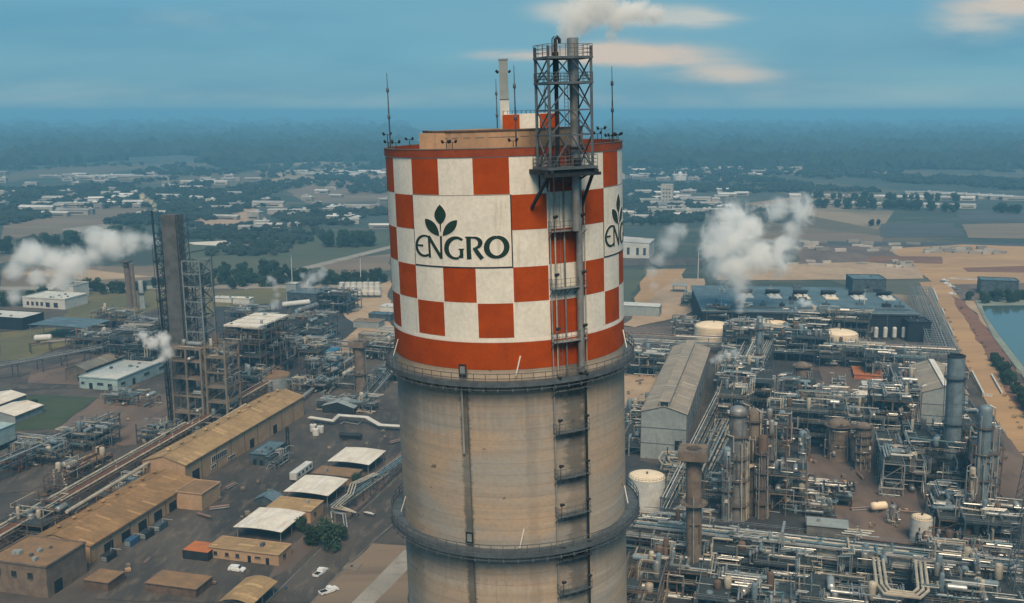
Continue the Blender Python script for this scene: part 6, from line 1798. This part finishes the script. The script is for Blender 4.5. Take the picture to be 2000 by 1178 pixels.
flat("plant_block", "tall slate blue block at the far right corner of the dark hall", "building", gp(HO, 60, Lv - 22), 18, 20, 23, "steel_blue", "roof_blue", stuff=3, seed=50, wins=(("f", 15, 5, 14, 17), ("f", 9, 2, 17.5, 19)))
flat("plant_block", "dark block at the right end before the dark hall", "building", at(1772, 668), 14, 12, 11, "wall_dark", "steel_dark", stuff=2, seed=51)
ra = random.Random(12)
for k in range(26):
    u, v = ra.uniform(12, 70), ra.uniform(4, Lv - 6); zz_ = h0 + (h1 - h0) * u / Lu + 0.8
    if 34 < u < 54: continue
    o = gp(HO, u, v); s_ = ra.uniform(1.2, 3.2)
    MB().prism([gp(o, 0, 0), gp(o, 0, s_ * 1.6), gp(o, s_, s_ * 1.6), gp(o, s_, 0)], zz_ - .3, zz_ + ra.uniform(.8, 2.4)).cyl((*gp(o, s_ / 2, s_ * .8), zz_), (*gp(o, s_ / 2, s_ * .8), zz_ + 3.4), .3, 8).build("roof_unit", ra.choice(["steel", "steel_dark", "wall_grey", "steel_blue"]), ro)
set_axis(75)
unit("dark pipework standing against the left part of the dark hall", at(1380, 652), 7, 12, [5, 10, 15], 401, fm="steel_dark", fill=1.2)
unit("dark pipework standing against the middle of the dark hall", at(1540, 662), 9, 20, [5, 9], 402, fm="steel_dark", fill=1.2)
unit("blue steel gantry on the right part of the dark hall's front", at(1600, 660), 9, 26, [5, 10, 14], 403, fm="steel_blue", fill=1.0)
unit("dark exhaust cluster from which the great steam cloud rises", at(1432, 645), 9, 8, [5, 10, 14], 101, fm="steel", fill=1.2, bay=4)
for k in range(4):
    x, y = at(1440 + 6 * k, 640)
    column("short dark steaming exhaust pipe under the great steam cloud", x, y, 0.9, 15.5, "steel", (), 60 + k, name="exhaust_pipe", top="open", extra_pipes=0)["group"] = "exhausts under the great steam cloud"
unit("silver dome and ducts right of the middle cream tank", at(1530, 655), 18, 22, [6, 11], 102, fm="steel_blue", fill=1.4, pal=["clad", "pipe_silver"])
rack("long pale pipe rack crossing the whole right plant before the domed tanks", at(1205, 682), at(1862, 716), 8, [5.5, 9], 7, 103, sp=8, fm="steel_light", top_rail=True)
rack("pale green ladder like rack leading away beside the orange road", at(1846, 720), at(1795, 580), 13, [7.5], 9, 104, sp=6, fm="steel_light", palette=["pipe_silver", "tank_white", "pipe_teal"], top_rail=True)
rack("main pipeway running away beside the tall grey shed", at(1318, 1030), at(1470, 690), 9, [5.5, 9.0], 9, 105, sp=7, fm="steel_blue", palette=["pipe_silver", "tank_white", "pipe_tan", "pipe_teal", "clad"], rmax=.36)
rack("second pipeway left of the thick ringed column", at(1385, 960), at(1500, 700), 6, [7, 10.5], 6, 106, sp=7, fm="steel_blue", palette=["pipe_silver", "pipe_tan", "clad"], rmax=.4)
rack("great front pipe rack crossing the bottom right of the works", at(1175, 1072), at(2060, 1180), 10, [3.6, 6.6, 9.6], 8, 107, sp=6, fm="steel_blue", palette=["pipe_teal", "clad", "pipe_silver", "pipe_tan", "steel_light"], rmax=.42, top_rail=True)
pipes("nested thick cream expansion loops at the bottom right", [at3(1715, 1092, 11), at3(1722, 1142, 11), at3(1733, 1156, 11), at3(1790, 1163, 11), at3(1803, 1152, 11), at3(1797, 1098, 11)], 3, 1.15, 0.40, "pipe_tan", sup=8)
pipes("cream pipes stepping over the front rack beside the tower", [at3(1215, 1010, 9), at3(1260, 1014, 9), at3(1285, 1002, 9), at3(1330, 1006, 9), at3(1345, 1020, 9)], 2, 0.9, 0.34, "pipe_silver")
pipes("lower cream pipes beside the tower under the white tank", [at3(1215, 1040, 5), at3(1290, 1048, 5), at3(1312, 1040, 5), at3(1350, 1044, 5)], 3, 0.7, 0.3, "pipe_tan")
pipes("white riser pipe standing out of the front rack", [at3(1522, 1060, 2), at3(1522, 1060, 12), at3(1528, 1040, 15), at3(1532, 1020, 13)], 1, 1, 0.4, "pipe_silver", sup=99)
pipes("cream pipe bend ending at the right of the front rack", [at3(1905, 1080, 10), at3(1930, 1086, 10), at3(1940, 1120, 8), at3(1945, 1178, 8)], 2, 1.4, 0.4, "clad")
for k, (px, py) in enumerate(((1405, 775), (1450, 780), (1512, 790))):
    pipes(["tan hooked pipe pair over the pipeway by the shed", "silver hooked pipe pair in the middle of the right plant", "silver hooked pipe pair left of the brown reactor"][k], [at3(px, py, 8), at3(px + 4, py - 14, 8), at3(px + 40, py - 12, 8), at3(px + 42, py - 28, 8)], 2, 0.9, 0.3, "pipe_silver")
spec = [
    ("dark machinery deck left of the tall grey shed", 1222, 735, 24, 20, [5, 9], "steel_blue", 1.2, None),
    ("small rack of pale pipes between the shed and the tower", 1215, 830, 18, 9, [3, 5], "steel_light", 1.0, None),
    ("pipe stack low between the tower and the shed", 1215, 890, 20, 8, [3.5, 6], "steel_blue", 1.2, None),
    ("teal pipe structure at the far right of the tall shed", 1410, 700, 26, 14, [6, 11, 15], "steel_blue", 1.2, None),
    ("wide silver piped structure in front of the middle tank", 1480, 705, 22, 34, [5, 9, 13], "steel_blue", 1.2, None),
    ("piped structure before the right domed tank", 1600, 718, 16, 30, [5, 9], "steel_blue", 1.1, None),
    ("slim frames below the four white silos", 1690, 740, 16, 24, [6, 11], "steel_blue", 1.0, None),
    ("silver and teal structure in the middle of the right plant", 1400, 800, 34, 22, [5, 9, 13], "steel_blue", 1.2, None),
    ("dense dark blue piped structure above the bare earth yard", 1500, 870, 22, 28, [5, 10, 14], "steel_blue", 1.0, None),
    ("dark blue piped structure behind the fat brown reactor", 1620, 862, 20, 24, [5, 10], "steel_blue", 1.1, None),
    ("brown topped structure right of the dark blue one", 1700, 860, 24, 14, [6, 11, 16], "steel_brown", 1.1, None),
    ("tall ladder like frame left of the sandy roofed hall", 1752, 836, 44, 8, [6, 11, 15], "steel_light", .9, None),
    ("white framed pipe structure left of the black recess", 1722, 968, 34, 13, [6, 11], "pipe_silver", 1.2, None),
    ("dark piped structure left of the right chimney", 1775, 958, 30, 16, [5, 10, 14], "steel_dark", 1.0, ["pipe_teal", "steel_dark", "pipe_silver"]),
    ("cluttered dark skid on the bare earth yard", 1560, 985, 12, 16, [2.6], "steel_dark", 1.8, ["pipe_silver", "steel_dark", "clad"]),
    ("blue vessel skid below the cluttered dark one", 1572, 1010, 7, 8, [2.6], "steel_blue", 1.8, None),
    ("tangled silver pipe manifold right of the small tank", 1832, 1060, 24, 12, [4, 7], "steel_brown", 1.8, None),
    ("blue steel frame under the tall silver column", 1880, 1085, 16, 18, [5, 10], "steel_blue", 1.2, None),
    ("pipe frame behind the right chimney by the hall", 1868, 930, 34, 8, [6, 12, 18], "steel_blue", .9, None),
    ("tall pipe frame right of the right chimney", 1890, 985, 22, 9, [7, 14, 20], "steel_brown", 1.0, None),
    ("brown structure wrapped round the ringed columns", 1455, 985, 12, 12, [7, 14, 21, 27], "steel_brown", 1.0, ["pipe_tan", "pipe_silver", "steel_brown"]),
    ("open deck structure just right of the ringed columns", 1495, 1005, 14, 12, [7, 13], "concrete_brown", 1.0, None),
    ("grey tank saddle frame behind the brown pier", 1372, 1000, 14, 8, [5, 9], "steel_blue", 1.0, None),
    ("teal decked frame at the bottom beside the tower", 1265, 1160, 22, 15, [4, 7], "steel_brown", 1.2, None),
    ("brown pump frame at the bottom edge by the tower", 1205, 1205, 20, 10, [4, 7.5], "steel_brown", 1.4, ["pipe_tan", "steel_brown", "concrete_tan"]),
    ("blue structure at the bottom below the front rack", 1360, 1220, 18, 22, [4, 7], "steel_blue", 1.2, None),
    ("dark structure at the bottom left of the cream loops", 1560, 1225, 16, 22, [4, 7], "steel_blue", 1.2, None),
    ("pipe structure at the bottom right of the cream loops", 1800, 1228, 18, 22, [4, 7, 9], "steel_blue", 1.2, None),
    ("tangle of pipes by the small shed beyond the dark strip", 1330, 600, 18, 18, [5], "steel_blue", 1.1, None),
]
spec += [
    ("low piped skid just right of the orange roofed store", 1728, 770, 16, 12, [4, 8], "steel_dark", 1.5, None),
    ("pump frame filling the ground before the orange roofed store", 1610, 812, 14, 18, [3.5, 7], "steel_blue", 1.4, None),
    ("piped frame left of the brown reactor by the orange store", 1520, 830, 22, 14, [5, 10, 14], "steel_dark", 1.3, None),
    ("tall brown frame behind the slim grey column", 1400, 870, 20, 10, [7, 13, 19], "steel_brown", 1.3, ["pipe_tan", "pipe_silver", "clad"]),
    ("dark valve frame between the white tank and the brown pier", 1290, 960, 18, 9, [3.5, 7], "steel_dark", 1.6, None),
    ("silver frame along the foot of the tall grey shed's right wall", 1400, 760, 40, 8, [5, 9], "steel_light", 1.3, None),
    ("dark frame at the far end of the silver frame by the shed", 1440, 690, 22, 16, [6, 12], "steel_dark", 1.3, None),
    ("rusty frame by the orange road beyond the hall with the white ridge", 1845, 770, 24, 8, [4, 8], "steel_brown", 1.3, None),
    ("dark low skid in front of the small cream topped tank", 1800, 1085, 8, 20, [2.6], "steel_dark", 1.8, ["pipe_silver", "steel_dark", "pipe_rust"]),
    ("brown frame under the left end of the front rack", 1240, 1085, 12, 20, [4, 8], "steel_brown", 1.4, None),
    ("blue frame below the brown pier's foot", 1385, 1130, 12, 18, [4, 8], "steel_blue", 1.4, None),
    ("dark frame below the middle of the front rack", 1470, 1150, 14, 16, [3.5, 7], "steel_dark", 1.4, None),
    ("blue frame left of the cream loops under the rack", 1640, 1160, 14, 12, [4, 8], "steel_blue", 1.4, None),
    ("silver piped frame right of the cream loops under the rack", 1830, 1165, 14, 18, [4, 8], "steel_blue", 1.4, None),
    ("brown and silver deck left of the leftmost cream tank", 1312, 660, 14, 14, [4, 8], "steel_brown", 1.2, None),
]
for k, (lab, px, py, su, sv, lv_, fm, fill, pal) in enumerate(spec):
    unit(lab, at(px, py), su, sv, lv_, 200 + k * 3, fm=fm, fill=fill * 0.85, pal=pal, bay=6.5)
flat("shed", "grey flat roofed shed with pale top beyond the left end of the long pale rack", "shed", at(1205, 616), 12, 26, 6.5, "wall_grey", "wall_white", stuff=0, par=0.2)
canopy("pale grey flat roofed shelter beside the pale yard", at(1312, 572, 0), 9, 5, "wall_grey", None, Lv=10)
flat("substation", "dim blue block with pipes beside the pale shelter", "building", at(1345, 590), 12, 14, 6, "steel_dark", "roof_blue", stuff=6, seed=55)
gable("far_warehouse", "white walled warehouse with a pale flat pitched roof just right of the checkered tower", "warehouse", at(1120, 500), 34, 66, 13, 14.5, "wall_white", "roof_far", wins=(("f", 40, 2.2, 3, 9), ("f", 48, 2.2, 3, 9), ("f", 56, 2.2, 3, 9), ("f", 62, 2.2, 3, 9)))
flat("pad", "flat orange roofed store on the plant yard at the right", "building", at(1668, 741), 17, 13.5, 2.4, "orange", "orange", stuff=0, par=0.1)
flat("pad", "small pale roofed store in front of the orange one", "building", at(1684, 762), 8, 8, 2.4, "wall_grey", "wall_white", stuff=0, par=0.1)
flat("pad", "cream white roofed store nearest the piping, before the orange one", "building", at(1675, 780), 6, 11, 2.6, "wall_grey", "roof_white", stuff=0, par=0.1)
unit("grid of nine small pale tanks' frame on the brown yard", at(1625, 755), 7, 6, [2.0], 310, fm="tank_white", bay=2.5, post=.2, fill=.2)
flat("control_block", "black recessed block with a white notice at the plant's right", "building", at(1782, 952), 10, 12, 6.4, "wall_dark", "steel_dark", stuff=0, par=0.2)
x, y = gp(at(1782, 952), -0.2, 9.5)
tag(MB().box(x, y, 2.2, 3.8, 3.0, 0.12, AX - rad(90)).build("notice_board", "tank_white"), "small white board on the front of the black recessed block", "board")
flat("kiosk", "tan flat box beside the front rack left of the earth yard", "building", at(1575, 1045), 7, 12, 3.2, "concrete", "wall_grey", stuff=1, seed=58, par=.1)
flat("roof_plate", "flat grey roof at the bottom below the front rack", "building", at(1500, 1198), 8, 9, 5, "wall_grey", "steel_blue", stuff=0, par=.1)
# low walls and vehicles by the orange road
for k, (a, b_, lab) in enumerate(((at(1823, 566), at(1832, 590), "white low wall nearest the ladder like rack's far end"), (at(1840, 606), at(1844, 616), "short white low wall midway along the orange road"),
        (at(1850, 632), at(1862, 658), "white low wall beside the rack's near end"), (at(1898, 728), at(1922, 775), "long white low wall right of the chimney"), (at(1936, 735), at(1957, 772), "thin white line of wall on the road's pond side"),
        (at(1918, 774), at(1938, 776), "small white gate slab at the end of the long low wall"), (at(1852, 545), at(1912, 548), "long low white wall beyond the vehicles"))):
    t = MB().beam((*a, 0.6), (*b_, 0.6), 0.5, 1.2).beam((*a, 1.26), (*b_, 1.26), 0.7, 0.12).build("low_wall", "wall_white")
    tag(t, lab, "wall", "low white walls by the orange road")
for k, (px, py) in enumerate(((1842, 552), (1850, 556), (1858, 561), (1868, 566), (1860, 576), (1846, 549), (1876, 573))):
    car(["white car at the head of the orange road, near the low wall", "second vehicle in the line at the head of the orange road", "third vehicle in the line at the head of the orange road", "fourth vehicle in the line at the head of the orange road", "white car parked off the line toward the plant", "first small car at the junction of the orange road", "last vehicle of the line, closest to the pond"][k],
        *at(px, py), rad(-40), "car_white" if k % 3 else "car_grey", group="vehicles at the head of the orange road")
flat("blue_block", "dim blue flat block behind the trees at the pond's far end", "building", at(1914, 575), 14, 24, 10, "steel_blue", "roof_blue", stuff=2, seed=59)

# loose things lying about the yards
rk = random.Random(31)
def crate_proto():
    t = thing("crate", "crate", "crate", (0, 0, 0))
    MB().box(0, 0, 0.12, 1.1, 1.3, 1.1).build("box", "concrete_tan", t); MB().box(0, -.4, 0, .12, 1.3, .12).build("skid", "steel_brown", t); MB().box(0, .4, 0, .12, 1.3, .12).build("skid", "steel_brown", t)
    return t
def barrel_proto():
    t = thing("barrel", "barrel", "barrel", (0, 0, 0))
    MB().lathe(0, 0, [(.29, 0), (.3, .03), (.3, .86), (.29, .9)], 12).build("drum", "drum", t, True); MB().cyl((.15, 0, .9), (.15, 0, .93), .05, 8).build("bung", "steel", t)
    return t
def pile_proto():
    t = thing("pipe_pile", "pile", "pipe pile", (0, 0, 0))
    for k in range(6): MB().cyl((-3, (k % 3) * .42 - .4 + (.2 if k > 2 else 0), .22 + .38 * (k // 3)), (3, (k % 3) * .42 - .4 + (.2 if k > 2 else 0), .22 + .38 * (k // 3)), .2, 8).build("pipe", "pipe_rust" if k % 2 else "steel_light", t, True)
    return t
def pallet_proto():
    t = thing("pallet_stack", "stack", "pallets", (0, 0, 0))
    for k in range(4): MB().box(0, 0, .16 * k, .16 * k + .13, 1.3, 1.1, .04 * k).build("pallet", "tan_wall", t)
    return t
PR = [crate_proto(), barrel_proto(), pile_proto(), pallet_proto()]; pu = set()
NM = ["wooden crate", "blue barrel", "pile of loose pipes", "stack of pallets"]
for (x0, y0, x1, y1, n, where) in ((395, 930, 560, 1040, 12, "lying in the yard between the ochre warehouse and the canopies"), (560, 815, 780, 880, 9, "lying in the yard beyond the rear canopy"),
                            (190, 790, 340, 850, 5, "lying on the red earth yard by the slab column"), (1225, 735, 1290, 790, 8, "lying on the sandy strip left of the tall shed"),
                            (1560, 900, 1690, 950, 10, "lying on the bare earth yard among the reactors"), (1640, 985, 1840, 1045, 12, "lying near the small cream topped tank"),
                            (350, 1125, 600, 1170, 4, "lying on the asphalt before the tan office"), (600, 590, 760, 650, 6, "lying on the sandy yard left of the tower"), (230, 1090, 350, 1130, 5, "lying between the generators and the brown sheds")):
    for _ in range(n):
        k = rk.choice((0, 0, 1, 2, 3, 3)); px, py = rk.uniform(x0, x1), rk.uniform(y0, y1)
        o = PR[k] if k not in pu else copy_tree(PR[k]); pu.add(k)
        x, y = at(px, py); o.location = (x, y, 0.03 + _zl[0]); o.rotation_euler = (0, 0, rk.uniform(0, 3)); s = rk.uniform(.6, 1.15); o.scale = (s, s, s)
        tag(o, NM[k] + " " + where, None, NM[k] + "s " + where)
for k in range(4):
    if k not in pu: D.objects.remove(PR[k])

# ============================================================ town
HP = []
def house_proto(k):
    t = thing("house", "house", "house", (0, 0, 0))
    Lx, Ly, h = ((16, 9, 4.2), (22, 10, 4.6), (12, 9, 6.6), (34, 9, 4.4), (58, 11, 5))[k]
    wall = MB().box(0, 0, 0, h, Lx, Ly).build("wall", "wall_far", t)
    if k in (1, 3):
        MB().add([(-Lx/2-.4, -Ly/2-.4, h), (Lx/2+.4, -Ly/2-.4, h), (Lx/2+.4, Ly/2+.4, h), (-Lx/2-.4, Ly/2+.4, h), (-Lx/2-.4, 0, h+1.8), (Lx/2+.4, 0, h+1.8)], [(0, 1, 5, 4), (2, 3, 4, 5), (1, 2, 5), (3, 0, 4), (3, 2, 1, 0)]).build("roof", "roof_far", t)
    else:
        MB().box(0, 0, h + .01, h + 0.5, Lx + .6, Ly + .6).box(Lx * .2, 0, h + .51, h + 2.4, 3.5, 3).build("roof", "roof_far", t)
    wn = MB()
    wn.box(0, -Ly / 2 - .03, 1.2, 2.5, Lx * .7, 0.1)
    wn.build("window_band", "glass", t)
    return t
HP = [house_proto(k) for k in range(5)]
hu = set(); rh = random.Random(5)
def house(k, x, y, rz, label, group, s=1.0):
    if k not in hu: hu.add(k); o = HP[k]
    else: o = copy_tree(HP[k])
    o.location = (x, y, 0); o.rotation_euler = (0, 0, rz); o.scale = (s, s, s)
    return tag(o, label, "house", group)
def scatter(n, reg, ks, label, group, smin=.8, smax=1.3):
    for _ in range(n):
        px, py = rh.uniform(reg[0], reg[2]), rh.uniform(reg[1], reg[3])
        x, y = at(px, py)
        house(rh.choice(ks), x, y, rh.choice((0, 0.1, -0.15, 1.4, -.26)), label, group, rh.uniform(smin, smax))
scatter(58, (0, 338, 420, 424), (0, 1, 2, 3, 1), "small pale house among dark trees at the left, beyond the grey slab column", "houses of the left town")
scatter(38, (420, 340, 755, 446), (0, 1, 2, 3), "small pale house among trees between the slab column and the checkered tower", "houses between column and tower")
scatter(26, (560, 336, 755, 345), (3, 4), "long white roof in the bright line just left of the tower under the horizon plain", "bright line of long roofs")
scatter(10, (60, 345, 300, 352), (3, 4), "long white roof in the thin line across the left town", "thin line of long roofs")
scatter(52, (1215, 326, 1560, 352), (0, 2, 1, 3), "small pale house of the settlement round the white dome", "houses round the white dome")
scatter(40, (1215, 372, 1500, 432), (0, 1, 3), "house in rows among trees right of the checkered tower", "houses in rows right of the tower")
scatter(8, (1780, 318, 1960, 336), (3, 3), "faint long roof on the hazy plain at the far right", "faint roofs on the right plain")
scatter(8, (100, 284, 560, 305), (3, 4), "faint long roof on the hazy plain at the left", "faint roofs on the left plain")
for row, (y0, y1, lab) in enumerate(((386, 392, "white terrace of the rear row behind the trees at the right"), (400, 407, "white terrace of the front row behind the trees at the right"))):
    for k in range(20):
        px = 1555 + k * 17.5; py = y0 + (y1 - y0) * k / 20
        x, y = at(px, py); house(rh.choice((0, 3, 1)), x, y, rad(-4), lab, "terraces in the %s row" % ("rear", "front")[row], 0.95)
for k in range(9):
    x, y = at(1800 + k * 24, 380 + k * 1.4); house(4, x, y, rad(-4), "long white block in the line running to the right edge", "long white blocks to the right edge", 0.9)
for k, (px, py, kk, lab) in enumerate(((1322, 418, 4, "long white parking roof right of the tower, left one"), (1365, 417, 4, "long white parking roof right of the tower, right one"), (1440, 446, 3, "white roof beside the great steam cloud"),
        (1300, 392, 3, "pale hall with dark openings right of the tower"), (650, 434, 2, "white two storey house in front of the trees left of the tower"), (575, 418, 4, "long orange tinted roof left of the tower"),
        (130, 404, 4, "long white roof at the edge of the brown field, left"), (490, 452, 1, "pale hut at the corner of the field beyond the white strip"))):
    x, y = at(px, py); house(kk, x, y, 0, lab, None, 1.1)
x, y = at(1290, 398)
flat("apartment_tower", "pale square tower block standing above the trees right of the checkered tower", "tower block", (x, y), 14, 16, 26, "wall_far", "roof_far", stuff=2, seed=70, wins=tuple(("f", v, 2, z, z + 1.6) for v in (4, 8, 12) for z in (4, 9, 14, 19)))
x, y = at(1328, 352)
t = thing("mosque", "white domed mosque in the hazy settlement right of the tower", "mosque", (x, y, 0))
t.scale = (.62, .62, .62)
MB().box(x, y, 0, 12, 30, 22).build("prayer_hall", "wall_white", t)
MB().lathe(x, y, [(8, 12), (8.6, 16), (7.5, 20), (4.5, 24), (0.2, 27)], 20).build("dome", "tank_white", t, True)
for s_ in (-1, 1): MB().cyl((x + 17 * s_, y, 0), (x + 17 * s_, y, 26), 1.2, 8).build("minaret", "tank_white", t, True)
# parked machines and stacks on the far sandy yard
rm = random.Random(8)
ct = thing("container_stack", "stack", "container", (0, 0, 0))
MB().box(0, 0, 0, 2.6, 12, 2.5).build("box", "wall_far", ct)
MB().box(6.02, 0, 0.1, 2.5, 0.06, 2.3).build("door", "steel", ct)
for k in range(46):
    px = rm.choice((rm.uniform(1555, 1790), rm.uniform(1800, 1960))); py = rm.uniform(472, 492) if px < 1790 else rm.uniform(486, 498)
    o = ct if k == 0 else copy_tree(ct)
    x, y = at(px, py); o.location = (x, y, 0); o.rotation_euler = (0, 0, rm.uniform(-.4, .4)); o.scale = (rm.uniform(.5, 1.2), 1.0, rm.uniform(.7, 1.3)); o.name = "shipping_container"
    tag(o, "container or cabin stored on the far yard right of the great steam cloud" if px < 1790 else "rusty box lying in the row on the orange sand yard", "container", "stored boxes on the far yard")
    if k == 0: tag(o, cat="container")
for k in range(26):
    px = rm.choice((rm.uniform(1410, 1700), rm.uniform(1735, 1775))); py = rm.uniform(512, 524)
    o = copy_tree(ct); x, y = at(px, py); o.location = (x, y, 0); o.rotation_euler = (0, 0, rm.uniform(-.4, .4)); o.scale = (rm.uniform(.3, .8), 0.9, rm.uniform(.4, .9)); o.name = "shipping_container"
    tag(o, "small box or vehicle on the pale strip behind the dark hall", "container", "boxes behind the dark hall")

# ============================================================ steam
def steam(name, label, balls, dens, noise_scale, seed=0, col=(0.998, 0.994, 0.982), contrast=1.0, thr=0.5, group=None, edge=1.0, amp=3.0, lift=None):
    """a cloud of condensed steam filling a lumpy hull; balls are (x, y, z, r)"""
    bm = bmesh.new()
    ox, oy, oz = balls[0][:3]
    for (x, y, z, r) in balls:
        bmesh.ops.create_icosphere(bm, subdivisions=3, radius=r * 1.34, matrix=Matrix.Translation((x - ox, y - oy, z - oz)))
    me = D.meshes.new(name); bm.to_mesh(me); bm.free()
    o = D.objects.new(name, me); COL.objects.link(o); o.location = (ox, oy, oz)
    rmn = min(b[3] for b in balls)
    md = o.modifiers.new("join", "REMESH"); md.mode = "VOXEL"; md.voxel_size = max(0.18, rmn * 0.22)
    m = D.materials.new(name + " vapour"); m.use_nodes = True
    t = NT(m.node_tree); t.n.remove(t.n["Principled BSDF"])
    p = t.new("ShaderNodeTexCoord").outputs["Object"]
    f = None
    for (x, y, z, r) in balls:
        d = t.new("ShaderNodeVectorMath", operation="DISTANCE"); t.put(d.inputs[0], p); d.inputs[1].default_value = (x - ox, y - oy, z - oz)
        q = t.math("SUBTRACT", 1.0, t.math("DIVIDE", d.outputs["Value"], r))
        f = q if f is None else t.math("SMOOTH_MAX", f, q, 0.5)
    n = t.noise(t.mapv(p, loc=(seed * 3.1, seed, 0)), noise_scale, 8, 0.62, 1.2)
    v = t.math("ADD", f, t.math("MULTIPLY", t.math("SUBTRACT", n, thr), amp))
    v = t.math("MULTIPLY", t.smooth(v, 0.0, 1.15 * edge, 0, dens), t.smooth(f, -0.31, -0.05))
    if name:
        pv = t.new("ShaderNodeVolumePrincipled")
        pv.inputs["Color"].default_value = (*col, 1); pv.inputs["Anisotropy"].default_value = 0.0
        t.put(pv.inputs["Density"], v)
    t.l.new(pv.outputs[0], t.n["Material Output"].inputs["Volume"])
    me.materials.append(m)
    tag(o, label, "steam cloud", group, "stuff")
    return o
def bl(px, py, Y, rpx):
    """a puff at measured bearing, Y metres out, radius given as seen"""
    d = pixdir(px, py); k = Y / d[1]
    return (d[0] * k, Y, EYE + d[2] * k, rpx * Y / 2000 / 1.0)
Y = 562
steam("steam_cloud", "great cream steam cloud billowing up before the dark hall, right of the tower",
      [bl(*q) for q in ((1447, 600, Y, 15), (1446, 580, Y, 22), (1440, 553, Y, 34), (1430, 515, Y, 54), (1425, 465, Y, 56), (1435, 425, Y, 40), (1468, 440, Y, 34), (1480, 500, Y, 46), (1520, 510, Y, 38), (1535, 475, Y, 30), (1545, 445, Y, 26), (1518, 414, Y, 30), (1568, 412, Y, 34), (1405, 490, Y, 42))],
      0.34, 0.085, 1)
steam("steam_cloud", "thin slanting wisp of steam between the tower and the great cloud", [bl(*q) for q in ((1278, 560, 640, 14), (1275, 530, 640, 20), (1288, 506, 640, 26), (1306, 477, 640, 28), (1320, 452, 640, 24))], 0.15, 0.08, 2, thr=0.49)
Y = 430
steam("steam_cloud", "long cream steam cloud streaming left from the grey slab column",
      [bl(*q) for q in ((304, 470, Y, 12), (290, 470, Y, 18), (255, 470, Y, 26), (215, 474, Y, 28), (185, 468, Y, 24), (180, 500, Y, 26), (140, 515, Y, 34), (100, 505, Y, 26), (62, 498, Y, 32), (70, 540, Y, 24), (120, 550, Y, 24), (30, 530, Y, 22), (30, 580, Y, 20), (225, 490, Y, 18))],
      0.38, 0.095, 3, thr=0.45)
steam("steam_cloud", "small steam puff trailing from the tip of the black flare pipe", [bl(*q) for q in ((303, 409, 410, 5), (300, 402, 410, 6.5), (295, 396, 410, 8), (287, 390, 410, 8), (278, 385, 410, 8))], 1.2, 0.45, 4, col=(0.97, .9, .75))
steam("steam_cloud", "cream steam puff low on the left of the grey slab column's foot", [bl(*q) for q in ((326, 688, 378, 16), (320, 664, 378, 18), (300, 668, 378, 20), (280, 658, 378, 15), (318, 698, 378, 12))], 1.0, 0.22, 5)
steam("steam_cloud", "thin curl of steam left of the steaming box house", [bl(*q) for q in ((540, 590, 640, 9), (541, 576, 640, 9), (538, 564, 640, 9), (534, 552, 640, 11), (526, 545, 640, 11), (536, 596, 640, 16))], 0.3, 0.14, 6)
steam("steam_cloud", "grey cream steam boiling over the blue grey box house", [bl(*q) for q in ((606, 568, 640, 12), (596, 555, 640, 16), (612, 545, 640, 18), (625, 535, 640, 16), (590, 538, 640, 10))], 0.22, 0.16, 7)
steam("steam_cloud", "small white steam puff in front of the dark hall right of the great cloud", [bl(*q) for q in ((1570, 598, 575, 8), (1566, 590, 575, 10), (1578, 594, 575, 10), (1590, 598, 575, 7))], 0.6, 0.25, 8)
steam("steam_cloud", "faint steam wisp at the far right edge of the tall shed's roof", [bl(*q) for q in ((1392, 705, 430, 9), (1404, 699, 430, 12), (1420, 694, 430, 13), (1436, 690, 430, 12))], 0.35, 0.3, 9)
steam("steam_cloud", "faint steam over the piping left of the orange pad", [bl(*q) for q in ((1552, 770, 425, 9), (1560, 756, 425, 11), (1572, 750, 425, 9))], 0.12, 0.3, 10)
steam("steam_cloud", "pale steam drifting over the orange and white stores", [bl(*q) for q in ((1682, 752, 450, 10), (1698, 746, 450, 13), (1714, 742, 450, 9))], 0.10, 0.3, 11)
Y = 104
steam("steam_cloud", "white vapour trailing from the wide flue on the tower top into the sky",
      [bl(*q) for q in ((1122, 88, Y, 15), (1112, 70, Y, 25), (1118, 50, Y, 31), (1132, 34, Y, 36), (1150, 14, Y, 42), (1166, -8, Y, 48), (1192, 20, Y, 28), (1204, 46, Y, 20), (1196, 72, Y, 14), (1222, 22, Y, 26), (1250, 24, Y, 24), (1278, 28, Y, 22))], 1.6, 0.7, 12, thr=0.44, amp=2.6)

# ============================================================ the air
hz = D.meshes.new("haze")
b0, b1 = (-38000, -4500, -1.0), (38000, 38000, 139.5)
hzv = [(x, y, z) for z in (b0[2], b1[2]) for (x, y) in ((b0[0], b0[1]), (b1[0], b0[1]), (b1[0], b1[1]), (b0[0], b1[1]))]
hz.from_pydata(hzv, [], [(3, 2, 1, 0), (4, 5, 6, 7), (0, 1, 5, 4), (1, 2, 6, 5), (2, 3, 7, 6), (3, 0, 4, 7)])
ho = D.objects.new("haze", hz); COL.objects.link(ho)
m = D.materials.new("haze air"); m.use_nodes = True
t = NT(m.node_tree); t.n.remove(t.n["Principled BSDF"])
pv = t.new("ShaderNodeVolumePrincipled")
pv.inputs["Color"].default_value = (0.26, 0.655, 0.955, 1)
pv.inputs["Density"].default_value = 0.00026
t.l.new(pv.outputs[0], t.n["Material Output"].inputs["Volume"])
hz.materials.append(m)
tag(ho, kind="stuff")
ho["label"] = "blue haze over the plain"
